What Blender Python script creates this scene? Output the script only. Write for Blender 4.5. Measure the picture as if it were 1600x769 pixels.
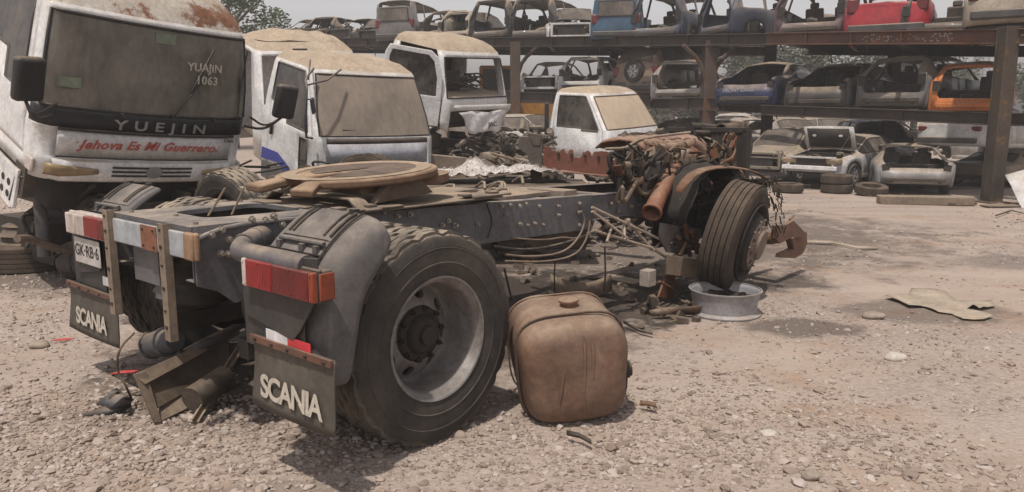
import bpy, bmesh, math, random
import numpy as np
from mathutils import Vector, Matrix, Euler, noise as mnoise
R_ = math.radians
S = bpy.context.scene
COL = S.collection
for o in list(bpy.data.objects): bpy.data.objects.remove(o)

# ---------------------------------------------------------------- camera, world, sun, exposure
CAM_H = 1.57; PITCH = 9.6; FPX = 1200.0
cam_d = bpy.data.cameras.new('camera'); cam_d.sensor_width = 36; cam_d.lens = 36 * FPX / 1600
cam_d.clip_start = 0.05; cam_d.clip_end = 3000
cam = bpy.data.objects.new('camera', cam_d); COL.objects.link(cam)
cam.location = (0, 0, CAM_H); cam.rotation_euler = (R_(90 - PITCH), 0, 0)
S.camera = cam
SUN_EL, SUN_AZ = 68.0, 205.0      # azimuth clockwise from +Y (behind the camera, a little left)
w = bpy.data.worlds.new('World'); S.world = w; w.use_nodes = True
nt = w.node_tree; nt.nodes.clear()
sky = nt.nodes.new('ShaderNodeTexSky'); sky.sky_type = 'NISHITA'; sky.sun_disc = False
sky.sun_elevation = R_(SUN_EL); sky.sun_rotation = R_(SUN_AZ); sky.altitude = 100
sky.air_density = 1.6; sky.dust_density = 6.0; sky.ozone_density = 2.0
hsv = nt.nodes.new('ShaderNodeHueSaturation'); hsv.inputs['Saturation'].default_value = 0.22
tint = nt.nodes.new('ShaderNodeMix'); tint.data_type = 'RGBA'; tint.blend_type = 'MULTIPLY'
tint.inputs[0].default_value = 1.0; tint.inputs[7].default_value = (1.0, 0.96, 0.99, 1)
bg = nt.nodes.new('ShaderNodeBackground'); bg.inputs[1].default_value = 0.090
wo = nt.nodes.new('ShaderNodeOutputWorld')
nt.links.new(sky.outputs[0], hsv.inputs['Color']); nt.links.new(hsv.outputs[0], tint.inputs[6])
# hazy air brightens the sky towards the horizon
wtc = nt.nodes.new('ShaderNodeTexCoord'); wsp = nt.nodes.new('ShaderNodeSeparateXYZ'); nt.links.new(wtc.outputs['Generated'], wsp.inputs[0])
wmr = nt.nodes.new('ShaderNodeMapRange'); wmr.inputs[1].default_value = 0.0; wmr.inputs[2].default_value = 0.7; wmr.inputs[3].default_value = 3.3; wmr.inputs[4].default_value = 0.75
nt.links.new(wsp.outputs[2], wmr.inputs[0])
wml = nt.nodes.new('ShaderNodeVectorMath'); wml.operation = 'SCALE'; nt.links.new(tint.outputs[2], wml.inputs[0]); nt.links.new(wmr.outputs[0], wml.inputs['Scale'])
nt.links.new(wml.outputs[0], bg.inputs[0]); nt.links.new(bg.outputs[0], wo.inputs[0])
sd = bpy.data.lights.new('sun', 'SUN'); sd.energy = 3.7; sd.angle = R_(1.2); sd.color = (1.0, 0.94, 0.86)
sun = bpy.data.objects.new('sun', sd); COL.objects.link(sun)
az = R_(SUN_AZ); el = R_(SUN_EL)
sdir = Vector((math.sin(az) * math.cos(el), math.cos(az) * math.cos(el), math.sin(el)))
sun.rotation_euler = (-sdir).to_track_quat('-Z', 'Y').to_euler()
S.view_settings.view_transform = 'Standard'; S.view_settings.look = 'None'
S.view_settings.exposure = -0.06; S.view_settings.gamma = 1.0
S.render.engine = 'CYCLES'
HAZE = 0.0030

# ---------------------------------------------------------------- helpers
def ray(u, v):
    a = (u - 800) / FPX; b = (384.5 - v) / FPX; p = R_(PITCH)
    return Vector((a, math.cos(p) + b * math.sin(p), -math.sin(p) + b * math.cos(p)))
def PT(u, v, Y=None, z=None):       # a survey point of the photo at distance Y (or height z)
    r = ray(u, v); t = Y / r.y if Y is not None else (z - CAM_H) / r.z
    return Vector((0, 0, CAM_H)) + r * t
def tag(o, label=None, cat=None, group=None, kind=None):
    if label: o['label'] = label
    if cat: o['category'] = cat
    if group: o['group'] = group
    if kind: o['kind'] = kind
    return o
def empty(name, loc=(0, 0, 0), rz=0, rot=None):
    o = bpy.data.objects.new(name, None); COL.objects.link(o); o.location = loc
    o.rotation_euler = rot if rot else (0, 0, rz); o.empty_display_size = 0.2
    return o
def thing(name, label, cat, loc=(0, 0, 0), rz=0, rot=None, group=None):
    return tag(empty(name, loc, rz, rot), label, cat, group)
def frame_from(d, up=Vector((0, 0, 1))):
    d = Vector(d).normalized()
    if abs(d.dot(up)) > 0.98: up = Vector((1, 0, 0))
    x = up.cross(d).normalized(); y = d.cross(x)
    return x, y, d
class MB:
    def __init__(s): s.v = []; s.f = []; s.m = []
    def add(s, vs, fs, mi=0, M=None):
        n = len(s.v)
        for p in vs:
            p = Vector(p)
            if M is not None: p = M @ p
            s.v.append(p)
        for f in fs: s.f.append([i + n for i in f]); s.m.append(mi)
        return s
    def box(s, c, d, rot=None, mi=0):
        x, y, z = d[0] / 2, d[1] / 2, d[2] / 2
        vs = [(-x, -y, -z), (x, -y, -z), (x, y, -z), (-x, y, -z), (-x, -y, z), (x, -y, z), (x, y, z), (-x, y, z)]
        fs = [(0, 3, 2, 1), (4, 5, 6, 7), (0, 1, 5, 4), (1, 2, 6, 5), (2, 3, 7, 6), (3, 0, 4, 7)]
        M = Matrix.Translation(c)
        if rot is not None: M = M @ (rot.to_matrix().to_4x4() if isinstance(rot, Euler) else Euler(rot).to_matrix().to_4x4())
        return s.add(vs, fs, mi, M)
    def bar(s, p0, p1, w_, h_, up=Vector((0, 0, 1)), mi=0):
        p0 = Vector(p0); p1 = Vector(p1); x, y, d = frame_from(p1 - p0, up)
        vs = [p + x * a * w_ / 2 + y * b * h_ / 2 for p in (p0, p1) for a, b in ((-1, -1), (1, -1), (1, 1), (-1, 1))]
        return s.add(vs, [(3, 2, 1, 0), (4, 5, 6, 7), (0, 1, 5, 4), (1, 2, 6, 5), (2, 3, 7, 6), (3, 0, 4, 7)], mi)
    def cyl(s, p0, p1, r0, r1=None, n=16, mi=0, cap=True):
        r1 = r0 if r1 is None else r1
        p0 = Vector(p0); p1 = Vector(p1); x, y, d = frame_from(p1 - p0)
        vs = [p + (x * math.cos(2 * math.pi * i / n) + y * math.sin(2 * math.pi * i / n)) * r for p, r in ((p0, r0), (p1, r1)) for i in range(n)]
        fs = [(i, (i + 1) % n, n + (i + 1) % n, n + i) for i in range(n)]
        if cap: fs += [tuple(range(n - 1, -1, -1)), tuple(range(n, 2 * n))]
        return s.add(vs, fs, mi)
    def tube(s, path, r, n=8, mi=0, cap=True, smooth_path=0):
        P = [Vector(p) for p in path]
        rr = list(r) if hasattr(r, '__len__') else [r] * len(P)
        for _ in range(smooth_path):
            Q = [P[0]]; q = [rr[0]]
            for i in range(len(P) - 1):
                Q += [P[i].lerp(P[i + 1], .25), P[i].lerp(P[i + 1], .75)]; q += [rr[i] * .75 + rr[i + 1] * .25, rr[i] * .25 + rr[i + 1] * .75]
            Q.append(P[-1]); q.append(rr[-1]); P = Q; rr = q
        vs = []; x = None
        for i, p in enumerate(P):
            d = (P[min(i + 1, len(P) - 1)] - P[max(i - 1, 0)])
            if d.length < 1e-9: d = Vector((0, 0, 1))
            d.normalize()
            if x is None: x, y, _ = frame_from(d)
            else:
                x = (x - d * x.dot(d)).normalized(); y = d.cross(x)
            vs += [p + (x * math.cos(2 * math.pi * k / n) + y * math.sin(2 * math.pi * k / n)) * rr[i] for k in range(n)]
        fs = [(i * n + k, i * n + (k + 1) % n, (i + 1) * n + (k + 1) % n, (i + 1) * n + k) for i in range(len(P) - 1) for k in range(n)]
        if cap: fs += [tuple(range(n - 1, -1, -1)), tuple((len(P) - 1) * n + k for k in range(n))]
        return s.add(vs, fs, mi)
    def lathe(s, prof, c=(0, 0, 0), axis='y', n=48, mi=0, M=None, closed=False):
        # prof: list of (r, h) along axis
        vs = []; m = len(prof)
        for i in range(n):
            a = 2 * math.pi * i / n; ca, sa = math.cos(a), math.sin(a)
            for r, h_ in prof:
                if axis == 'y': vs.append((c[0] + r * ca, c[1] + h_, c[2] + r * sa))
                elif axis == 'z': vs.append((c[0] + r * ca, c[1] + r * sa, c[2] + h_))
                else: vs.append((c[0] + h_, c[1] + r * ca, c[2] + r * sa))
        k = m if closed else m - 1
        fs = [(i * m + j, ((i + 1) % n) * m + j, ((i + 1) % n) * m + (j + 1) % m, i * m + (j + 1) % m) for i in range(n) for j in range(k)]
        return s.add(vs, fs, mi, M)
    def prism(s, poly, M, t, mi=0):     # poly in XY of frame M, extruded by t along its Z
        n = len(poly)
        vs = [(a, b, 0) for a, b in poly] + [(a, b, t) for a, b in poly]
        fs = [tuple(range(n - 1, -1, -1)), tuple(range(n, 2 * n))] + [(i, (i + 1) % n, n + (i + 1) % n, n + i) for i in range(n)]
        return s.add(vs, fs, mi, M)
    def sheet(s, rows, mi=0):           # rows of equal length of points
        m = len(rows[0]); vs = [p for r in rows for p in r]
        return s.add(vs, [(i * m + j, i * m + j + 1, (i + 1) * m + j + 1, (i + 1) * m + j) for i in range(len(rows) - 1) for j in range(m - 1)], mi)
    def jitter(s, a, f=3.0, seed=0):
        for i, p in enumerate(s.v):
            q = p * f + Vector((seed * 7.3, seed * 3.1, 0))
            s.v[i] = p + Vector(mnoise.noise_vector(q)) * a
        return s
    def build(s, name, mats, parent=None, smooth=35, bevel=0, solid=0, sub=0, recalc=True):
        me = bpy.data.meshes.new(name); me.from_pydata([tuple(v) for v in s.v], [], s.f)
        mats = mats if isinstance(mats, (list, tuple)) else [mats]
        for m in mats: me.materials.append(m)
        me.polygons.foreach_set('material_index', s.m)
        if recalc:
            b = bmesh.new(); b.from_mesh(me); bmesh.ops.recalc_face_normals(b, faces=b.faces); b.to_mesh(me); b.free()
        if smooth:
            me.polygons.foreach_set('use_smooth', [True] * len(me.polygons))
            me.set_sharp_from_angle(angle=R_(smooth))
        me.update()
        o = bpy.data.objects.new(name, me); COL.objects.link(o)
        if parent is not None: o.parent = parent
        if sub:
            m = o.modifiers.new('sub', 'SUBSURF'); m.levels = sub; m.render_levels = sub
        if solid:
            m = o.modifiers.new('solid', 'SOLIDIFY'); m.thickness = abs(solid); m.offset = -1 if solid > 0 else 1
        if bevel:
            m = o.modifiers.new('bevel', 'BEVEL'); m.width = bevel; m.segments = 2; m.limit_method = 'ANGLE'; m.angle_limit = R_(40)
        return o
def build_lr(mb, name, mats, parent=None, split_x=None, fin=None, **k):
    """one object per side (and per door, when split_x is given)"""
    out = []; groups = {}
    for f, mi in zip(mb.f, mb.m):
        c = sum((mb.v[i] for i in f), Vector()) / len(f); key = (c.y > 0, split_x is not None and c.x > split_x); groups.setdefault(key, []).append((f, mi))
    for key, fs in sorted(groups.items()):
        q = MB(); idx = {}
        for f, mi in fs:
            nf_ = []
            for i in f:
                if i not in idx: idx[i] = len(q.v); q.v.append(mb.v[i].copy())
                nf_.append(idx[i])
            q.f.append(nf_); q.m.append(mi)
        o = q.build(name, mats, parent, **k); weld(o); out.append((o, q))
    return out
def text(name, body, size, mat, parent, loc, rot, bold=0.0, shear=0.0, space=1.0, ext=0.001, align='CENTER', sx=1.0):
    c = bpy.data.curves.new(name, 'FONT'); c.body = body; c.size = size; c.offset = bold; c.shear = shear
    c.space_character = space; c.extrude = ext; c.align_x = align; c.align_y = 'CENTER'
    c.materials.append(mat)
    tmp = bpy.data.objects.new(name + '_outline', c); COL.objects.link(tmp)
    me = bpy.data.meshes.new_from_object(tmp.evaluated_get(bpy.context.evaluated_depsgraph_get())); bpy.data.objects.remove(tmp); bpy.data.curves.remove(c)
    me.name = name; o = bpy.data.objects.new(name, me); COL.objects.link(o); o.parent = parent; o.location = loc; o.scale = (sx, 1, 1)
    if isinstance(rot, Matrix): o.rotation_mode = 'QUATERNION'; o.rotation_quaternion = rot.to_quaternion()
    else: o.rotation_euler = rot
    return o
def basis(x, y, o=(0, 0, 0)):
    x = Vector(x).normalized(); y = (Vector(y) - x * Vector(y).dot(x)).normalized(); z = x.cross(y)
    M = Matrix((x, y, z)).transposed().to_4x4(); M.translation = Vector(o); return M
def copy_tree(o, parent=None):
    c = o.copy(); COL.objects.link(c)
    if parent is not None: c.parent = parent
    for ch in list(o.children): copy_tree(ch, c)
    return c

# ---------------------------------------------------------------- materials
_mats = {}
DUST = (0.40, 0.305, 0.215)
def mat(name, c1, c2=None, rough=.6, metal=0., scale=6., dust=.4, dustc=DUST, base_dust=.15, rust=0., rustc=(.16, .055, .022), bump=.15,
        bscale=60., spec=.5, mixc=.5, rust_scale=3., coat=0., streak=0.):
    if name in _mats: return _mats[name]
    base_dust *= .62; dust *= .92
    m = bpy.data.materials.new(name); m.use_nodes = True; n = m.node_tree; L = n.links; N = n.nodes
    b = N['Principled BSDF']; tc = N.new('ShaderNodeTexCoord')
    def nz(sc, det=4, rg=.6, dist=0., vec=None):
        t = N.new('ShaderNodeTexNoise'); t.inputs['Scale'].default_value = sc; t.inputs['Detail'].default_value = det
        t.inputs['Roughness'].default_value = rg; t.inputs['Distortion'].default_value = dist
        L.new(vec if vec is not None else tc.outputs['Object'], t.inputs['Vector']); return t.outputs[0]
    def rng(x, a, b_, c=0., d=1.):
        t = N.new('ShaderNodeMapRange'); t.inputs[1].default_value = a; t.inputs[2].default_value = b_; t.inputs[3].default_value = c; t.inputs[4].default_value = d
        L.new(x, t.inputs[0]); return t.outputs[0]
    def mth(op, x, y):
        t = N.new('ShaderNodeMath'); t.operation = op; t.use_clamp = op != 'MULTIPLY'
        for i, q in enumerate((x, y)):
            if isinstance(q, (int, float)): t.inputs[i].default_value = q
            else: L.new(q, t.inputs[i])
        return t.outputs[0]
    def mx(f, a, b_):
        t = N.new('ShaderNodeMix'); t.data_type = 'RGBA'
        for i, q in ((0, f), (6, a), (7, b_)):
            if isinstance(q, (int, float)): t.inputs[i].default_value = q
            elif isinstance(q, tuple): t.inputs[i].default_value = (*q, 1)
            else: L.new(q, t.inputs[i])
        return t.outputs[2]
    n1 = nz(scale)
    c2 = c2 or tuple(x * .72 for x in c1)
    col = mx(mth('MULTIPLY', rng(n1, .35, .7), mixc * 2 if mixc < .5 else 1.0), c1, c2)
    rgh = rough
    if rust > 0:
        nr = nz(rust_scale, 8, .72)
        fr = rng(nr, .68 - .3 * rust, .74 - .3 * rust)
        rc = mx(rng(nz(30.), .3, .7), rustc, tuple(x * .5 for x in rustc))
        col = mx(fr, col, rc)
        if metal: L.new(mth('MULTIPLY', mth('SUBTRACT', 1.0, fr), metal), b.inputs['Metallic'])
        r2 = N.new('ShaderNodeMapRange'); r2.inputs[3].default_value = rough; r2.inputs[4].default_value = .9; L.new(fr, r2.inputs[0]); rgh = r2.outputs[0]
    elif metal: b.inputs['Metallic'].default_value = metal
    if dust > 0 or base_dust > 0:
        g = N.new('ShaderNodeNewGeometry'); sx = N.new('ShaderNodeSeparateXYZ'); L.new(g.outputs['Normal'], sx.inputs[0])
        up = rng(sx.outputs[2], .15, .85)
        nd = rng(nz(scale * .6 + 1.3, 6, .65), .25, .6)
        fd = mth('MULTIPLY', mth('MULTIPLY', up, nd), dust)
        nb = rng(nz(scale * .35 + .9, 7, .7, .4), .3, .75)
        fd = mth('MAXIMUM', fd, mth('MULTIPLY', nb, base_dust))
        if streak > 0:
            mp = N.new('ShaderNodeMapping'); mp.inputs['Scale'].default_value = (9, 9, .8); L.new(tc.outputs['Object'], mp.inputs[0])
            fd = mth('MAXIMUM', fd, mth('MULTIPLY', rng(nz(1.6, 5, .6, 0, mp.outputs[0]), .5, .75), streak))
        col = mx(fd, col, mx(nz(18.), dustc, tuple(x * .8 for x in dustc)))
        r3 = N.new('ShaderNodeMapRange'); L.new(fd, r3.inputs[0]); r3.inputs[4].default_value = .95
        if isinstance(rgh, float) or isinstance(rgh, int): r3.inputs[3].default_value = rgh
        else: L.new(rgh, r3.inputs[3])
        rgh = r3.outputs[0]
    # fine grime mottling and small scratches in the finish itself
    mot = N.new('ShaderNodeMix'); mot.data_type = 'RGBA'; mot.blend_type = 'MULTIPLY'; mot.inputs[0].default_value = 1.0; L.new(col, mot.inputs[6])
    mm = mth('MULTIPLY', rng(nz(21., 8, .78, .3), .28, .68, .62, 1.12), rng(nz(3.3, 5, .65), .3, .65, .80, 1.1))
    cb_ = N.new('ShaderNodeCombineColor'); [L.new(mm, cb_.inputs[q]) for q in range(3)]; L.new(cb_.outputs[0], mot.inputs[7]); col = mot.outputs[2]
    L.new(col, b.inputs['Base Color'])
    if isinstance(rgh, (int, float)): b.inputs['Roughness'].default_value = rgh
    else: L.new(rgh, b.inputs['Roughness'])
    b.inputs['Specular IOR Level'].default_value = spec * .7
    if coat: b.inputs['Coat Weight'].default_value = coat
    if bump:
        bp = N.new('ShaderNodeBump'); bp.inputs['Strength'].default_value = bump; bp.inputs['Distance'].default_value = .01
        L.new(nz(bscale, 5, .7), bp.inputs['Height']); L.new(bp.outputs[0], b.inputs['Normal'])
    _mats[name] = m; return m
def glassmat(name, tintc, dustc, d0, d1, sc=2.0, rough=.08):
    """grimy glass: clear tinted glass under a patchy film of dust"""
    if name in _mats: return _mats[name]
    m = bpy.data.materials.new(name); m.use_nodes = True; n = m.node_tree; L = n.links; N = n.nodes
    b = N['Principled BSDF']; out = N['Material Output']
    b.inputs['Base Color'].default_value = (*dustc, 1); b.inputs['Roughness'].default_value = .85
    tc = N.new('ShaderNodeTexCoord'); t = N.new('ShaderNodeTexNoise'); t.inputs['Scale'].default_value = sc; t.inputs['Detail'].default_value = 7
    t.inputs['Roughness'].default_value = .62; t.inputs['Distortion'].default_value = .5
    L.new(tc.outputs['Object'], t.inputs['Vector'])
    r = N.new('ShaderNodeMapRange'); r.inputs[1].default_value = .36; r.inputs[2].default_value = .64; r.inputs[3].default_value = d0; r.inputs[4].default_value = d1
    t2_ = N.new('ShaderNodeTexNoise'); t2_.inputs['Scale'].default_value = sc * 9; t2_.inputs['Detail'].default_value = 6; t2_.inputs['Roughness'].default_value = .7
    mpn = N.new('ShaderNodeMapping'); mpn.inputs['Scale'].default_value = (1, 1, .35); L.new(tc.outputs['Object'], mpn.inputs[0]); L.new(mpn.outputs[0], t2_.inputs['Vector'])
    av = N.new('ShaderNodeMix'); av.inputs[0].default_value = .35; L.new(t.outputs[0], av.inputs[2]); L.new(t2_.outputs[0], av.inputs[3])
    L.new(av.outputs[0], r.inputs[0])
    dcm = N.new('ShaderNodeMix'); dcm.data_type = 'RGBA'; dcm.inputs[6].default_value = (*[q * .72 for q in dustc], 1); dcm.inputs[7].default_value = (*[q * 1.25 for q in dustc], 1)
    L.new(r.outputs[0], dcm.inputs[0]); L.new(dcm.outputs[2], b.inputs['Base Color'])
    tr = N.new('ShaderNodeBsdfTransparent'); tr.inputs[0].default_value = (*tintc, 1)
    gl = N.new('ShaderNodeBsdfGlossy'); gl.inputs[1].default_value = rough; gl.inputs[0].default_value = (.9, .9, .9, 1)
    fr = N.new('ShaderNodeFresnel'); fr.inputs[0].default_value = 1.5
    m1 = N.new('ShaderNodeMixShader'); L.new(fr.outputs[0], m1.inputs[0]); L.new(tr.outputs[0], m1.inputs[1]); L.new(gl.outputs[0], m1.inputs[2])
    m2 = N.new('ShaderNodeMixShader'); L.new(r.outputs[0], m2.inputs[0]); L.new(m1.outputs[0], m2.inputs[1]); L.new(b.outputs[0], m2.inputs[2])
    L.new(m2.outputs[0], out.inputs[0])
    _mats[name] = m; return m
M_rubber = mat('rubber', (.028, .026, .025), (.045, .040, .036), rough=.8, dust=.75, base_dust=.35, bump=.3, bscale=90, dustc=(.27, .215, .165))
M_rubber_dirty = mat('rubber_muddy', (.036, .028, .022), (.065, .048, .036), rough=.9, dust=.65, base_dust=.65, bump=.6, bscale=50, dustc=(.19, .135, .095))
M_tread = mat('rubber_tread', (.03, .028, .027), (.05, .044, .038), rough=.85, dust=1., base_dust=.5, bump=.3, dustc=(.42, .34, .26))
M_rim = mat('rim_steel', (.34, .33, .32), (.19, .175, .165), rough=.5, metal=.45, dust=.5, base_dust=.75, rust=.12, scale=7, dustc=(.25, .19, .15))
M_rimdark = mat('rim_grimy', (.028, .023, .021), (.016, .014, .013), rough=.7, metal=.1, dust=.3, base_dust=.35, rust=.10, dustc=(.16, .12, .1))
M_frame = mat('frame_grey_paint', (.105, .108, .12), (.07, .07, .08), rough=.55, dust=1., base_dust=.33, rust=.12, bump=.12, scale=4, dustc=(.40, .33, .265))
M_frame_r = mat('frame_grey_worn', (.115, .118, .13), (.08, .08, .09), rough=.55, dust=.95, base_dust=.4, rust=.35, bump=.2, scale=5)
M_plastic = mat('grey_plastic', (.085, .085, .09), (.06, .058, .06), rough=.6, dust=.9, base_dust=.6, bump=.15, scale=3, dustc=(.30, .25, .21), streak=.55)
M_rust = mat('rust', (.17, .065, .03), (.09, .035, .02), rough=.85, dust=.6, base_dust=.2, bump=.5, bscale=40)
M_rust_red = mat('red_oxide', (.19, .062, .038), (.12, .042, .03), rough=.7, dust=.55, base_dust=.2, bump=.2)
M_rust_or = mat('orange_rust', (.25, .085, .04), (.15, .055, .03), rough=.7, dust=.5, base_dust=.12, bump=.3, scale=9)
M_brownsteel = mat('brown_steel', (.12, .085, .06), (.08, .055, .04), rough=.7, dust=.6, base_dust=.35, rust=.4, bump=.3)
M_soot = mat('soot_black', (.010, .009, .009), (.018, .015, .013), rough=.8, dust=.12, base_dust=.06, bump=.4, bscale=30)
M_dark = mat('greasy_black', (.015, .013, .012), (.028, .022, .019), rough=.65, dust=.34, base_dust=.14, bump=.4, bscale=30)
M_engine = mat('greasy_engine', (.036, .031, .028), (.075, .056, .044), rough=.6, metal=.1, dust=.55, base_dust=.28, rust=.25, bump=.4, bscale=25)
M_alu = mat('dull_aluminium', (.42, .38, .33), (.28, .24, .2), rough=.5, metal=.5, dust=.6, base_dust=.35)
M_bolt = mat('bolt_steel', (.42, .38, .33), (.25, .2, .16), rough=.5, metal=.4, dust=.5, base_dust=.3, bump=0)
M_pipe = mat('beige_pipe', (.22, .16, .12), (.14, .10, .07), rough=.7, dust=.6, base_dust=.3, rust=.2)
M_hose = mat('grey_hose', (.10, .10, .115), (.07, .07, .08), rough=.6, dust=.8, base_dust=.25)
M_white = mat('white_paint', (.78, .77, .76), (.68, .67, .65), rough=.4, dust=.95, base_dust=.25, rust=.08, bump=.03, scale=2.2, streak=.35, coat=.2)
M_white_cl = mat('white_paint_cleaner', (.82, .81, .80), (.74, .73, .72), rough=.4, dust=.95, base_dust=.14, bump=.03, scale=2.2, streak=.15, coat=.2)
M_white_rust = mat('white_roof_rusting', (.62, .58, .52), (.5, .44, .37), rough=.6, dust=.9, base_dust=.4, rust=.56, rustc=(.27, .10, .05), rust_scale=2.2, bump=.15)
M_dustroof = mat('dust_covered_roof', (.45, .37, .285), (.38, .30, .22), rough=.95, dust=1., base_dust=.7, bump=.12, scale=1.5, dustc=(.46, .36, .26))
M_blackpl = mat('black_plastic', (.022, .022, .025), (.03, .03, .032), rough=.45, dust=.6, base_dust=.12, bump=.05)
M_redlens = mat('red_lens', (.29, .008, .012), (.22, .006, .010), rough=.3, dust=.3, base_dust=.08, bump=.15, bscale=130, coat=.3)
M_dredlens = mat('dark_red_lens', (.15, .007, .009), (.10, .006, .008), rough=.3, dust=.3, base_dust=.08, bump=.15, bscale=130, coat=.3)
M_amber = mat('amber_lens', (.27, .05, .02), (.20, .035, .015), rough=.3, dust=.3, base_dust=.12, bump=.1)
M_clear = mat('clear_lens', (.62, .55, .5), (.5, .42, .38), rough=.3, dust=.5, base_dust=.3, bump=.1)
M_refl_w = mat('reflector_white', (.68, .66, .66), rough=.5, dust=.3, base_dust=.12, bump=.02)
M_refl_r = mat('reflector_red', (.62, .035, .05), rough=.5, dust=.3, base_dust=.12, bump=.02)
M_flap = mat('mudflap_rubber', (.10, .088, .072), (.07, .06, .05), rough=.8, dust=.4, base_dust=.5, bump=.15, scale=2.5, dustc=(.20, .155, .115), streak=.35)
M_letter = mat('letter_cream', (.62, .56, .47), (.48, .42, .34), rough=.85, dust=0, base_dust=.55, dustc=(.30, .25, .2), rust=.30, rustc=(.12, .10, .08), rust_scale=26, bump=0)
M_redletter = mat('letter_red', (.42, .05, .04), (.5, .13, .10), rough=.7, dust=0, base_dust=.3, rust=.28, rustc=(.6, .42, .38), rust_scale=30, bump=0)
M_chrome = mat('letter_silver', (.40, .40, .42), (.28, .28, .29), rough=.5, metal=.4, dust=.3, base_dust=.5, rust=.2, rustc=(.1, .09, .08), rust_scale=20, bump=0)
M_plate = mat('licence_plate', (.55, .52, .49), (.45, .41, .38), rough=.5, dust=.2, base_dust=.3, bump=.03)
M_tank = mat('tank_brown', (.19, .105, .068), (.105, .058, .038), rough=.62, dust=.75, base_dust=.5, dustc=(.40, .30, .22), rust=.22, bump=.3, bscale=35, scale=4, streak=.35)
M_5th = mat('fifth_wheel_dusty', (.16, .09, .055), (.10, .06, .04), rough=.8, dust=1., base_dust=.35, dustc=(.44, .31, .205), bump=.2, scale=3.5)
M_grease = mat('old_grease', (.065, .04, .032), (.11, .07, .05), rough=.55, dust=.35, base_dust=.2, bump=.3, scale=9)
M_beampaint = mat('beam_pale_blue', (.42, .45, .47), (.33, .35, .37), rough=.5, dust=.7, base_dust=.25, rust=.1, bump=.08)
M_silver = mat('silver_rim_paint', (.42, .42, .45), (.33, .32, .33), rough=.5, metal=.25, dust=.8, base_dust=.4, rust=.12, bump=.05)
M_beam = mat('rack_dark_steel', (.030, .024, .022), (.05, .034, .028), rough=.75, dust=.3, base_dust=.12, rust=.4, rustc=(.08, .032, .02), bump=.3, scale=2)
M_beam_r = mat('rack_rusty_steel', (.12, .052, .038), (.055, .032, .027), rough=.75, dust=.5, base_dust=.2, rust=.5, rustc=(.20, .07, .035), bump=.3, scale=1.5)
M_post = mat('rack_post_brown', (.06, .042, .034), (.09, .06, .045), rough=.8, dust=.35, base_dust=.2, rust=.5, bump=.3, scale=2)
M_fluff = mat('white_fluff', (.62, .58, .55), (.45, .40, .37), rough=1., dust=.2, base_dust=.2, bump=.8, bscale=60)
M_card = mat('cardboard', (.44, .375, .30), (.36, .29, .22), rough=.95, dust=.4, base_dust=.3, bump=.3)
M_hg = glassmat('grimy_windscreen', (.30, .29, .25), (.23, .205, .17), .42, .86, 1.7)
M_hg_dust = glassmat('dust_covered_glass', (.3, .3, .27), (.265, .215, .17), .62, .98, 1.3)
M_hg_dust2 = glassmat('thick_dust_glass', (.3, .3, .27), (.38, .30, .22), .8, 1., 1.3)
M_sg = glassmat('side_glass', (.16, .15, .14), (.20, .17, .145), .12, .6, 2.)
M_inside = mat('cab_inside', (.03, .026, .024), (.05, .043, .038), rough=.9, dust=.4, base_dust=.2, bump=.1)
M_seat = mat('seat_cloth', (.06, .05, .048), (.09, .075, .065), rough=.95, dust=.5, base_dust=.3)

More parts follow.
